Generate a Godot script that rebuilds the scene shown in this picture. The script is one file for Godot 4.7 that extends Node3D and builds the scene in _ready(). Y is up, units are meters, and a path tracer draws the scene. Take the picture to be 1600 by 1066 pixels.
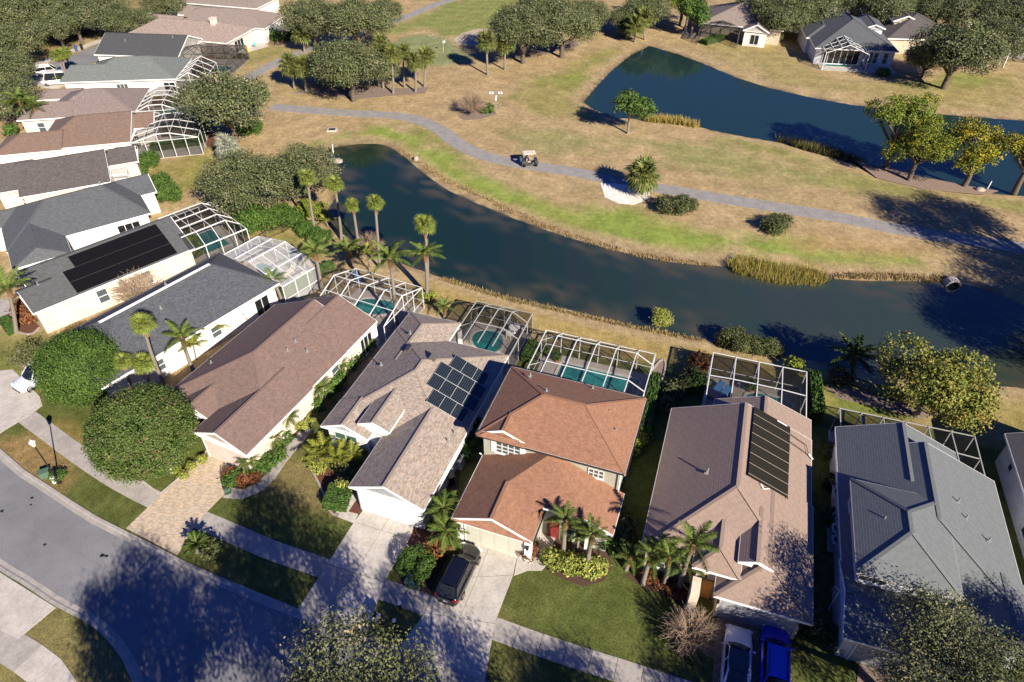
extends Node3D
# An aerial view of a golf-course neighbourhood: houses with screened pools along a pond. Units are metres, y is up.

const EYE := Vector3(0, 43, 0)      # the drone
const PITCH := deg_to_rad(40.3)
const LENS := 1067.0                # focal length in photo pixels (1600 x 1066)
const WATER := -0.45

var rng := RandomNumberGenerator.new()
var noise := FastNoiseLite.new()
var M := {}                         # materials
var S := {}                         # shared meshes
var proto := {}                     # things that are copied
var pond_a := PackedVector2Array()
var pond_b := PackedVector2Array()

# ---------------------------------------------------------------- geometry collector
class MB:
	var v := PackedVector3Array()
	var n := PackedVector3Array()
	var t := PackedVector2Array()
	var c := PackedColorArray()
	var i := PackedInt32Array()
	var tint := Color.WHITE
	func put(p: Vector3, nn: Vector3, uv := Vector2.ZERO) -> int:
		v.append(p); n.append(nn); t.append(uv); c.append(tint)
		return v.size() - 1
	func tri(a: Vector3, b: Vector3, d: Vector3, ua := Vector2.ZERO, ub := Vector2.ZERO, ud := Vector2.ZERO) -> void:
		var nn := (b - a).cross(d - a).normalized()
		var k := put(a, nn, ua); put(b, nn, ub); put(d, nn, ud)
		i.append_array([k, k + 2, k + 1])
	func quad(a: Vector3, b: Vector3, d: Vector3, e: Vector3, u := Rect2(0, 0, 1, 1)) -> void:
		var nn := (d - a).cross(e - b).normalized()
		var k := put(a, nn, u.position); put(b, nn, Vector2(u.end.x, u.position.y)); put(d, nn, u.end); put(e, nn, Vector2(u.position.x, u.end.y))
		i.append_array([k, k + 2, k + 1, k, k + 3, k + 2])
	func box(at: Vector3, s: Vector3, b := Basis()) -> void:
		var x := b.x * s.x / 2; var y := b.y * s.y / 2; var z := b.z * s.z / 2
		quad(at - x - y + z, at + x - y + z, at + x + y + z, at - x + y + z)
		quad(at + x - y - z, at - x - y - z, at - x + y - z, at + x + y - z)
		quad(at + x - y + z, at + x - y - z, at + x + y - z, at + x + y + z)
		quad(at - x - y - z, at - x - y + z, at - x + y + z, at - x + y - z)
		quad(at - x + y + z, at + x + y + z, at + x + y - z, at - x + y - z)
		quad(at - x - y - z, at + x - y - z, at + x - y + z, at - x - y + z)
	func bar(a: Vector3, b: Vector3, w: float, h := -1.0) -> void:
		var d := b - a
		if d.length() < 0.001: return
		var z := d.normalized()
		var x := Vector3.UP.cross(z)
		x = Vector3.RIGHT if x.length() < 0.01 else x.normalized()
		box((a + b) / 2, Vector3(w, h if h > 0 else w, d.length()), Basis(x, z.cross(x), z))
	func tube(p: Array, r: Array, seg := 7, capped := true) -> void:
		var first := v.size()
		for k in p.size():
			var d: Vector3 = (p[mini(k + 1, p.size() - 1)] - p[maxi(k - 1, 0)]).normalized()
			var x := d.cross(Vector3(0.31, 0.2, 0.93)).normalized()
			var y := d.cross(x)
			for s in seg:
				var a := TAU * s / seg
				var o := x * cos(a) + y * sin(a)
				put(p[k] + o * r[k], o)
		for k in p.size() - 1:
			for s in seg:
				var a := first + k * seg + s
				var b := first + k * seg + (s + 1) % seg
				i.append_array([a, a + seg, b, b, a + seg, b + seg])
		if capped:
			var last: int = first + (p.size() - 1) * seg
			for s in range(1, seg - 1):
				i.append_array([last, last + s + 1, last + s])
	func lathe(at: Vector3, prof: Array, seg := 14) -> void:   # prof: [radius, y] from the bottom up
		var first := v.size()
		for k in prof.size():
			var p0: Array = prof[maxi(k - 1, 0)]; var p1: Array = prof[mini(k + 1, prof.size() - 1)]
			var d := Vector2(p1[0] - p0[0], p1[1] - p0[1]).normalized()
			for s in seg:
				var a := TAU * s / seg
				put(at + Vector3(cos(a) * prof[k][0], prof[k][1], sin(a) * prof[k][0]), Vector3(cos(a) * d.y, -d.x, sin(a) * d.y))
		for k in prof.size() - 1:
			for s in seg:
				var a := first + k * seg + s
				var b := first + k * seg + (s + 1) % seg
				i.append_array([a, b, a + seg, b, b + seg, a + seg])
	func sheet(p: PackedVector2Array, y: float) -> void:      # a flat polygon (x, z)
		var tr := Geometry2D.triangulate_polygon(p)
		var first := v.size()
		for q in p: put(Vector3(q.x, y, q.y), Vector3.UP, q)
		for k in range(0, tr.size(), 3):
			var a := p[tr[k]]; var b := p[tr[k + 1]]; var d := p[tr[k + 2]]
			var flip := (b - a).cross(d - a) < 0
			i.append_array([first + tr[k], first + tr[k + 2 if flip else k + 1], first + tr[k + 1 if flip else k + 2]])
	func slab(p: PackedVector2Array, y0: float, y1: float) -> void:
		sheet(p, y1)
		var cw := Geometry2D.is_polygon_clockwise(p)
		for k in p.size():
			var a := p[k]; var b := p[(k + 1) % p.size()]
			if cw: var s := a; a = b; b = s
			quad(Vector3(b.x, y0, b.y), Vector3(a.x, y0, a.y), Vector3(a.x, y1, a.y), Vector3(b.x, y1, b.y))
	func mesh() -> ArrayMesh:
		var m := ArrayMesh.new()
		if v.is_empty(): return m
		var a := []
		a.resize(Mesh.ARRAY_MAX)
		a[Mesh.ARRAY_VERTEX] = v; a[Mesh.ARRAY_NORMAL] = n; a[Mesh.ARRAY_TEX_UV] = t; a[Mesh.ARRAY_COLOR] = c; a[Mesh.ARRAY_INDEX] = i
		m.add_surface_from_arrays(Mesh.PRIMITIVE_TRIANGLES, a)
		return m

# ---------------------------------------------------------------- naming
func obj(called: String, shape, material: Material, parent: Node3D = self, at := Transform3D()) -> MeshInstance3D:
	var o := MeshInstance3D.new()
	o.name = called
	o.mesh = shape.mesh() if shape is MB else shape
	o.material_override = material
	o.transform = at
	parent.add_child(o, true)
	return o
func tag(o: Node, label: String, category: String, group := "") -> Node:
	o.set_meta("label", label); o.set_meta("category", category)
	if group: o.set_meta("group", group)
	return o
func thing(called: String, label: String, category: String, at := Vector3.ZERO, turn := 0.0, group := "") -> Node3D:
	var o := Node3D.new()
	o.name = called; o.position = at; o.rotation.y = turn
	add_child(o, true)
	tag(o, label, category, group)
	return o
func ground_piece(called: String, shape, material: Material) -> MeshInstance3D:
	var o := obj(called, shape, material)
	o.set_meta("kind", "structure")
	return o
func copy(of: String, at: Vector3, size, turn: float, label: String, category: String, group := "", called := "") -> Node3D:
	var o: Node3D = proto[of].duplicate()
	o.name = called if called else "oak_tree" if of.begins_with("tall_oak") else of.trim_suffix("_a").trim_suffix("_b").trim_suffix("_c")
	o.position = at; o.rotation.y = turn
	o.scale = size if size is Vector3 else Vector3.ONE * size
	add_child(o, true)
	tag(o, label, category, group)
	return o

# ---------------------------------------------------------------- survey: where on the ground a point of the photograph lies
func ray(x: float, y: float) -> Vector3:
	var dx := (x - 800.0) / LENS; var dy := (y - 533.0) / LENS
	return Vector3(dx, -(sin(PITCH) + dy * cos(PITCH)), -(cos(PITCH) - dy * sin(PITCH)))
func G(x: float, y: float, h := 0.0) -> Vector3:
	var r := ray(x, y)
	return EYE + r * ((h - EYE.y) / r.y)
func above(base: Vector3, x: float, y: float) -> Vector3:      # the point over BASE (same depth) that is seen at x, y
	var r := ray(x, y)
	return EYE + r * (base.z / r.z)
func outline(p: Array, h := 0.0) -> PackedVector2Array:
	var o := PackedVector2Array()
	for k in range(0, p.size(), 2):
		var g := G(p[k], p[k + 1], h)
		o.append(Vector2(g.x, g.z))
	return o
func line(p: Array, step := 1.0) -> PackedVector2Array:        # a smooth line through surveyed points
	var c := Curve2D.new()
	var q := outline(p)
	for k in q.size():
		var d := (q[mini(k + 1, q.size() - 1)] - q[maxi(k - 1, 0)]) / 6.0
		c.add_point(q[k], -d, d)
	c.bake_interval = step
	var o := PackedVector2Array()
	var count := maxi(2, roundi(c.get_baked_length() / step) + 1)
	for k in count: o.append(c.sample_baked(c.get_baked_length() * k / (count - 1)))
	return o
func ribbon(mb: MB, q: PackedVector2Array, w: float, y: float, shift := 0.0) -> void:
	for k in q.size() - 1:
		var n0 := side(q, k); var n1 := side(q, k + 1)
		var a := q[k] + n0 * (shift - w / 2); var b := q[k] + n0 * (shift + w / 2)
		var d := q[k + 1] + n1 * (shift + w / 2); var e := q[k + 1] + n1 * (shift - w / 2)
		mb.quad(Vector3(a.x, y, a.y), Vector3(b.x, y, b.y), Vector3(d.x, y, d.y), Vector3(e.x, y, e.y))
func side(q: PackedVector2Array, k: int) -> Vector2:
	var d := (q[mini(k + 1, q.size() - 1)] - q[maxi(k - 1, 0)]).normalized()
	return Vector2(-d.y, d.x)
func away(q: PackedVector2Array, p: Vector2) -> float:         # distance to an outline, negative inside
	var best := 1e9
	for k in q.size():
		var a := q[k]; var b := q[(k + 1) % q.size()]
		var ab := b - a
		var s := clampf((p - a).dot(ab) / maxf(ab.length_squared(), 1e-6), 0, 1)
		best = minf(best, (a + ab * s).distance_squared_to(p))
	return sqrt(best) * (-1.0 if Geometry2D.is_point_in_polygon(p, q) else 1.0)

# ---------------------------------------------------------------- materials
func lin(r: float, g: float, b: float) -> Color: return Color(r, g, b).linear_to_srgb()
func mat(key: String, c: Color, rough := 0.8, tex: Texture2D = null, scale := 1.0) -> StandardMaterial3D:
	var m := StandardMaterial3D.new()
	m.resource_name = key
	m.albedo_color = c; m.roughness = rough
	if tex:
		m.albedo_texture = tex
		if scale > 0:
			m.uv1_triplanar = true; m.uv1_world_triplanar = true; m.uv1_scale = Vector3.ONE * scale
	M[key] = m
	return m
func leafy(key: String, shine := 0.55, through := 0.18) -> StandardMaterial3D:
	var m := mat(key, Color.WHITE, shine)
	m.vertex_color_use_as_albedo = true
	m.metallic_specular = 0.3
	m.backlight_enabled = true
	m.backlight = Color(through, through, through)
	return m
func grain(size: int, low: float, high: float, scales: Array, seed_ := 1) -> ImageTexture:   # layered noise as a grey picture that tiles
	var sum := PackedFloat32Array(); sum.resize(size * size)
	var whole := 0.0
	for s in scales:
		var f := FastNoiseLite.new()
		f.seed = seed_ + int(s[0] * 7); f.frequency = s[0]; f.noise_type = FastNoiseLite.TYPE_SIMPLEX_SMOOTH; f.fractal_octaves = 2
		var im := f.get_seamless_image(size, size)
		var d := im.get_data()
		for k in size * size: sum[k] += d[k] / 255.0 * s[1]
		whole += s[1]
	var out := PackedByteArray(); out.resize(size * size)
	for k in size * size: out[k] = clampi(int(255.0 * lerpf(low, high, clampf((sum[k] / whole - 0.5) * 1.7 + 0.5, 0, 1))), 0, 255)
	return ImageTexture.create_from_image(Image.create_from_data(size, size, false, Image.FORMAT_L8, out))
func shingle_picture(spread: float, dark: float, seed_: int, warm := 0.0) -> ImageTexture:    # 12 m square of asphalt shingle tabs
	var im := Image.create(1024, 1024, false, Image.FORMAT_RGB8)
	var r := RandomNumberGenerator.new(); r.seed = seed_
	var f := FastNoiseLite.new(); f.seed = seed_; f.frequency = 0.012
	for row in 85:
		var y := row * 1024 / 85; var y1 := (row + 1) * 1024 / 85
		var off := r.randi_range(0, 25)
		for k in 41:
			var w := 25
			var b := 0.84 + r.randf_range(-spread, spread) + f.get_noise_2d(k * 25, y) * 0.07
			var q := r.randf_range(-warm, warm)
			var c := Color(clampf(b + q, 0, 1), clampf(b, 0, 1), clampf(b - q, 0, 1))
			im.fill_rect(Rect2i((k * w + off) % 1024, y, w, y1 - y), c)
			if (k * w + off) % 1024 > 1024 - w: im.fill_rect(Rect2i(0, y, (k * w + off) % 1024 + w - 1024, y1 - y), c)
		for x in range(0, 1024, 4): im.fill_rect(Rect2i(x, y, 4, 2), im.get_pixel(x, y + 4) * Color(dark, dark, dark))
	return ImageTexture.create_from_image(im)
func tile_pictures() -> Array:                                  # 2.4 m square of concrete roof tiles: colour, relief
	var n := 384
	var im := Image.create(n, n, false, Image.FORMAT_RGB8)
	var hi := Image.create(n, n, false, Image.FORMAT_L8)
	var r := RandomNumberGenerator.new(); r.seed = 5
	var tone := []
	for k in 64: tone.append(r.randf_range(0.93, 1.0))
	for y in n:
		for x in n:
			var u := x * 8.0 / n; var w := y * 7.0 / n
			var fu := fposmod(u, 1.0); var fw := fposmod(w, 1.0)
			var h := (0.12 if fu < 0.06 else 0.22) + 0.78 * (1.0 - fw)
			var t: float = tone[(int(u) + int(w) * 8) % 64]
			im.set_pixel(x, y, Color(t, t * 0.985, t * 0.97))
			hi.set_pixel(x, y, Color(h, h, h))
	return [ImageTexture.create_from_image(im), ImageTexture.create_from_image(hi)]
func paver_picture(kind: int) -> ImageTexture:
	var im := Image.create(512, 512, false, Image.FORMAT_RGB8)  # 3.2 m square, pavers 0.2 x 0.1
	var r := RandomNumberGenerator.new(); r.seed = 11 + kind
	im.fill(Color(0.70, 0.65, 0.6))
	for row in 32:
		for k in range(-1, 17):
			var x := k * 32 + (16 if row % 2 else 0)
			var b := r.randf_range(0.82, 1.0)
			var warm := r.randf_range(-0.03, 0.035)
			var c := Color(clampf(b + warm, 0, 1), b * 0.97, clampf(b * 0.93 - warm, 0, 1))
			for dx in [0, 512, -512]: im.fill_rect(Rect2i(x + dx, row * 16, 31, 15), c)
	return ImageTexture.create_from_image(im)
func cell_picture() -> ImageTexture:                            # print of one photovoltaic panel
	var im := Image.create(96, 160, false, Image.FORMAT_RGB8)
	im.fill(Color(0.30, 0.33, 0.36))
	for x in 6:
		for y in 10: im.fill_rect(Rect2i(x * 16 + 1, y * 16 + 1, 14, 14), Color(0.055, 0.075, 0.10))
	for x in range(4, 96, 8): im.fill_rect(Rect2i(x, 0, 1, 160), Color(0.16, 0.19, 0.22))
	return ImageTexture.create_from_image(im)

func make_materials() -> void:
	var speck := grain(512, 0.50, 1.0, [[0.01, 0.5], [0.06, 1.0], [0.22, 1.8]], 3)
	var fine := grain(512, 0.80, 1.0, [[0.006, 0.8], [0.03, 0.8], [0.25, 1.0]], 8)
	var soft := grain(512, 0.86, 1.0, [[0.004, 1.0], [0.02, 1.0], [0.3, 0.5]], 21)
	var g := mat("grass", Color.WHITE, 0.95, speck, 0.16)
	g.vertex_color_use_as_albedo = true; g.metallic_specular = 0.1
	g.detail_enabled = true; g.detail_albedo = grain(512, 0.80, 1.0, [[0.012, 1.0], [0.06, 1.0], [0.25, 0.8]], 33); g.detail_blend_mode = BaseMaterial3D.BLEND_MODE_MUL
	g.detail_uv_layer = BaseMaterial3D.DETAIL_UV_2
	g.uv2_triplanar = true; g.uv2_world_triplanar = true; g.uv2_scale = Vector3.ONE * 0.043
	var ash := mat("asphalt", lin(0.29, 0.29, 0.308), 0.9, grain(512, 0.72, 1.0, [[0.05, 0.5], [0.3, 1.6]], 61), 0.3)
	ash.detail_enabled = true; ash.detail_albedo = grain(512, 0.86, 1.0, [[0.008, 1.2], [0.03, 0.7], [0.1, 0.4]], 62); ash.detail_blend_mode = BaseMaterial3D.BLEND_MODE_MUL
	ash.detail_uv_layer = BaseMaterial3D.DETAIL_UV_2; ash.uv2_triplanar = true; ash.uv2_world_triplanar = true; ash.uv2_scale = Vector3.ONE * 0.031
	mat("tar", lin(0.15, 0.15, 0.16), 0.8)
	mat("concrete", lin(0.54, 0.50, 0.455), 0.9, fine, 0.2)
	mat("concrete_old", lin(0.42, 0.385, 0.355), 0.9, fine, 0.2)
	mat("concrete_worn", lin(0.385, 0.35, 0.325), 0.9, fine, 0.2)
	mat("concrete_pink", lin(0.40, 0.33, 0.29), 0.9, fine, 0.2)
	mat("curb", lin(0.40, 0.37, 0.345), 0.9, fine, 0.3)
	mat("cart_path", lin(0.30, 0.285, 0.275), 0.95, fine, 0.2)
	mat("pavers", lin(0.56, 0.485, 0.40), 0.9, paver_picture(0), 1 / 3.2)
	mat("pavers_rose", lin(0.26, 0.205, 0.19), 0.9, paver_picture(1), 1 / 3.2)
	mat("deck", lin(0.38, 0.33, 0.295), 0.85, soft, 0.3)
	mat("deck_pale", lin(0.50, 0.46, 0.42), 0.85, soft, 0.3)
	mat("mulch_red", lin(0.20, 0.075, 0.045), 1.0, speck, 1.1)
	mat("mulch_brown", lin(0.13, 0.075, 0.05), 1.0, speck, 1.1)
	mat("mulch_pale", lin(0.42, 0.30, 0.235), 1.0, speck, 1.1)
	mat("mulch_grey", lin(0.36, 0.27, 0.215), 1.0, speck, 1.1)
	mat("sand", lin(0.80, 0.74, 0.68), 1.0, soft, 0.5)
	mat("sand_tan", lin(0.44, 0.36, 0.28), 1.0, soft, 0.5)
	for k in [["wall_white", 0.78, 0.74, 0.70], ["wall_cream", 0.70, 0.60, 0.49], ["wall_pink", 0.70, 0.585, 0.52], ["wall_cool", 0.66, 0.68, 0.72], ["wall_sage", 0.42, 0.42, 0.345], ["wall_beige", 0.56, 0.47, 0.37], ["wall_grey", 0.36, 0.37, 0.39]]:
		mat(k[0], lin(k[1], k[2], k[3]), 0.85, soft, 0.25)
	mat("trim", lin(0.80, 0.79, 0.78), 0.55)
	mat("trim_dark", lin(0.03, 0.028, 0.026), 0.5)
	mat("door_white", lin(0.74, 0.73, 0.72), 0.5)
	mat("door_sage", lin(0.50, 0.50, 0.43), 0.5)
	mat("door_red", lin(0.22, 0.03, 0.03), 0.4)
	mat("frame_white", lin(0.62, 0.63, 0.64), 0.4)
	mat("frame_bronze", lin(0.10, 0.095, 0.09), 0.4)
	mat("frame_grey", lin(0.36, 0.36, 0.35), 0.4)
	mat("steel", lin(0.42, 0.43, 0.44), 0.35).metallic = 0.6
	mat("plastic_grey", lin(0.50, 0.50, 0.50), 0.5)
	mat("black", lin(0.012, 0.012, 0.013), 0.5)
	mat("rubber", lin(0.015, 0.015, 0.016), 0.8)
	mat("utility_green", lin(0.075, 0.13, 0.09), 0.5)
	mat("blue_plastic", lin(0.02, 0.09, 0.35), 0.5)
	mat("blue_cloth", lin(0.05, 0.19, 0.42), 0.8)
	mat("yellow_plastic", lin(0.65, 0.42, 0.08), 0.5)
	mat("teal_plastic", lin(0.03, 0.36, 0.40), 0.5)
	mat("terracotta", lin(0.36, 0.15, 0.08), 0.8)
	mat("wood_orange", lin(0.45, 0.20, 0.05), 0.6)
	mat("stone", lin(0.42, 0.36, 0.30), 0.9, fine, 1.0)
	mat("pipe", lin(0.25, 0.26, 0.26), 0.6)
	mat("red_lamp", lin(0.30, 0.01, 0.01), 0.25)
	mat("bark", lin(0.20, 0.155, 0.12), 0.95, speck, 0.9)
	mat("bark_pale", lin(0.38, 0.33, 0.28), 0.95, speck, 0.9)
	mat("bark_palm", lin(0.36, 0.31, 0.26), 0.95, speck, 1.6)
	mat("bark_boot", lin(0.36, 0.17, 0.08), 0.95, speck, 1.6)
	mat("twig", lin(0.33, 0.24, 0.175), 0.95)
	mat("skin", lin(0.45, 0.27, 0.19), 0.6)
	mat("shirt_white", lin(0.72, 0.72, 0.72), 0.9)
	mat("shirt_dark", lin(0.05, 0.06, 0.08), 0.9)
	leafy("leaf"); leafy("frond", 0.5, 0.22)
	leafy("reed", 0.8, 0.2)
	var glass := mat("glass_dark", lin(0.012, 0.014, 0.016), 0.06)
	glass.metallic_specular = 0.6
	mat("glass_pane", lin(0.07, 0.085, 0.09), 0.08)
	mat("glass_green", lin(0.06, 0.12, 0.085), 0.08)
	mat("pv", Color.WHITE, 0.15, cell_picture(), 0.0)
	mat("pv_frame", lin(0.5, 0.5, 0.5), 0.4)
	mat("collector", lin(0.007, 0.007, 0.009), 0.9).metallic_specular = 0.05
	mat("collector_brown", lin(0.020, 0.018, 0.015), 0.8).metallic_specular = 0.1
	for k in [["screen", 0.02, 0.02, 0.02, 0.22], ["screen_dark", 0.018, 0.018, 0.018, 0.42], ["screen_pale", 0.62, 0.64, 0.66, 0.28]]:
		var s := mat(k[0], Color(lin(k[1], k[2], k[3]), k[4]), 0.9)
		s.transparency = BaseMaterial3D.TRANSPARENCY_ALPHA; s.metallic_specular = 0.1
	var p := mat("pool_water", lin(0.028, 0.215, 0.215), 0.04, grain(256, 0.75, 1.0, [[0.01, 1.0], [0.05, 0.6]], 9), 0.12)
	p.metallic_specular = 0.5
	var w := mat("pond_water", Color.WHITE, 0.07)
	w.vertex_color_use_as_albedo = true
	w.normal_enabled = true
	var ripple := FastNoiseLite.new(); ripple.seed = 4; ripple.frequency = 0.03; ripple.fractal_octaves = 3
	var rim := ripple.get_seamless_image(512, 512)
	rim.convert(Image.FORMAT_RGBA8)
	rim.bump_map_to_normal_map(1.2)
	w.normal_texture = ImageTexture.create_from_image(rim)
	w.normal_scale = 0.22
	w.uv1_triplanar = true; w.uv1_world_triplanar = true; w.uv1_scale = Vector3.ONE * 0.10
	# roofs
	var sh := shingle_picture(0.055, 0.82, 41, 0.008)
	var sh2 := shingle_picture(0.10, 0.84, 42, 0.022)
	for k in [["roof_brown", 0.252, 0.168, 0.143, sh], ["roof_tan", 0.42, 0.345, 0.29, sh2], ["roof_orange", 0.385, 0.195, 0.12, sh], ["roof_slate", 0.098, 0.106, 0.127, sh2], ["roof_charcoal", 0.115, 0.12, 0.13, sh],
			["roof_greyblue", 0.120, 0.130, 0.145, sh], ["roof_coffee", 0.125, 0.11, 0.11, sh2], ["roof_umber", 0.245, 0.165, 0.13, sh], ["roof_mauve", 0.285, 0.225, 0.21, sh], ["roof_sage", 0.20, 0.225, 0.215, sh],
			["roof_black", 0.085, 0.09, 0.095, sh], ["roof_rose", 0.40, 0.315, 0.27, sh2], ["roof_dust", 0.33, 0.265, 0.235, sh]]:
		mat(k[0], lin(k[1], k[2], k[3]), 0.95, k[4], 0.0).uv1_scale = Vector3(1.6, 1.6, 1)
	var tiles := tile_pictures()
	for k in [["tile_brown", 0.285, 0.215, 0.18], ["tile_grey", 0.140, 0.160, 0.172], ["tile_dark", 0.14, 0.13, 0.13]]:
		var m := mat(k[0], lin(k[1], k[2], k[3]), 0.85, tiles[0], 0.0)
		m.uv1_scale = Vector3(10, 10, 1)
		m.heightmap_enabled = true; m.heightmap_texture = tiles[1]; m.heightmap_scale = 1.6

# ---------------------------------------------------------------- the setting
func make_view() -> void:
	var cam := Camera3D.new()
	cam.name = "camera"
	cam.position = EYE
	cam.rotation.x = -PITCH
	cam.fov = rad_to_deg(2.0 * atan(533.0 / LENS))
	cam.near = 0.5; cam.far = 4000
	add_child(cam)
	cam.current = true
	var sky := ProceduralSkyMaterial.new()
	sky.sky_top_color = lin(0.014, 0.055, 0.30)
	sky.sky_horizon_color = lin(0.13, 0.23, 0.50)
	sky.sky_curve = 0.12
	sky.ground_bottom_color = lin(0.10, 0.09, 0.06); sky.ground_horizon_color = lin(0.12, 0.14, 0.17)
	sky.sun_angle_max = 6.0
	var e := Environment.new()
	e.background_mode = Environment.BG_SKY
	e.sky = Sky.new(); e.sky.sky_material = sky
	e.background_energy_multiplier = 0.55
	e.tonemap_mode = Environment.TONE_MAPPER_LINEAR
	e.tonemap_exposure = 2.1
	e.sdfgi_enabled = true; e.ssao_enabled = true; e.ssil_enabled = true
	var w := WorldEnvironment.new()
	w.name = "environment"; w.environment = e
	add_child(w)
	var sun := DirectionalLight3D.new()
	sun.name = "sun"
	sun.light_energy = 1.55; sun.light_angular_distance = 0.53
	sun.light_color = Color(1.0, 0.955, 0.88)
	sun.shadow_enabled = true
	add_child(sun)
	var el := deg_to_rad(30.2)
	sun.look_at_from_position(Vector3.ZERO, Vector3(-0.538 * cos(el), -sin(el), -0.843 * cos(el)))

func bank(d: float) -> float:
	if d > 3.2: return 0.0
	if d > 0: return WATER * pow(1.0 - d / 3.2, 1.4)
	return WATER + maxf(d * 0.3, -1.3)
func pond_distance(p: Vector2) -> float:
	var d := 99.0
	for q in [[pond_a, S.box_a], [pond_b, S.box_b]]:
		if q[1].has_point(p): d = minf(d, away(q[0], p))
	return d
func make_ponds() -> void:
	pond_a = line_closed([505,238, 522,231, 560,225, 592,225, 614,232, 637,250, 660,270, 700,298, 740,316, 800,341, 850,359, 900,375, 950,389, 1000,401, 1060,412, 1120,416, 1180,424, 1240,430, 1300,436, 1370,440, 1440,440, 1495,441, 1545,455, 1600,478, 1760,540, 1760,660,
		1600,606, 1500,600, 1400,586, 1300,570, 1200,550, 1100,529, 1020,515, 960,501, 880,482, 800,466, 720,441, 675,429, 632,413, 600,403, 565,384, 538,367, 515,352, 503,337, 518,322, 530,300, 524,274, 510,257])
	pond_b = line_closed([1015,72, 985,87, 957,110, 930,138, 912,160, 928,171, 960,184, 1000,186, 1060,189, 1110,203, 1160,213, 1220,223, 1270,236, 1320,251, 1380,275, 1430,286, 1500,298, 1600,306, 1800,330, 1800,214, 1600,189, 1560,186, 1480,180, 1400,172, 1330,164, 1260,151, 1200,137, 1150,121, 1100,100, 1060,85])
	S.box_a = extent(pond_a).grow(5); S.box_b = extent(pond_b).grow(5)
	for k in 2:
		var q: PackedVector2Array = [pond_a, pond_b][k]
		var r := extent(q).grow(2)
		var mb := MB.new()
		var nx := int(r.size.x / 1.2) + 1; var nz := int(r.size.y / 1.2) + 1
		var at := {}
		for ix in nx + 1:
			for iz in nz + 1:
				var p := r.position + Vector2(ix, iz) * 1.2
				var d := away(q, p)
				if d > 2.4: continue
				var weed := clampf(1.0 - (-d - 1.0) / (3.2 + noise.get_noise_2d(p.x * 3, p.y * 3) * 4.0), 0, 1) if k == 0 else 0.0
				weed *= smoothstep(-0.25, 0.35, noise.get_noise_2d(p.x * 9, p.y * 14) + 0.25 * noise.get_noise_2d(p.x * 40, p.y * 40))
				var murk := lin(0.010, 0.024, 0.019) if k == 0 else lin(0.014, 0.032, 0.034)
				var east := smoothstep(-10, 35, p.x) if k == 0 else 0.0
				mb.tint = murk.srgb_to_linear().lerp(Color(0.034, 0.048, 0.042), east * 0.8).lerp(Color(0.070, 0.060, 0.038), weed * 0.9)
				at[Vector2i(ix, iz)] = mb.put(Vector3(p.x, WATER, p.y), Vector3.UP)
		for ix in nx:
			for iz in nz:
				var c := [Vector2i(ix, iz), Vector2i(ix + 1, iz), Vector2i(ix + 1, iz + 1), Vector2i(ix, iz + 1)]
				if c.all(func(j): return at.has(j)):
					mb.i.append_array([at[c[0]], at[c[1]], at[c[2]], at[c[0]], at[c[2]], at[c[3]]])
		var o := ground_piece("water", mb, M.pond_water)
		o.set_meta("label", ["long dark pond curving behind the back gardens", "blue pond on the far side of the fairway"][k])
func line_closed(p: Array) -> PackedVector2Array: return outline(p, WATER)
func extent(q: PackedVector2Array) -> Rect2:
	var r := Rect2(q[0], Vector2.ZERO)
	for p in q: r = r.expand(p)
	return r

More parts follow.
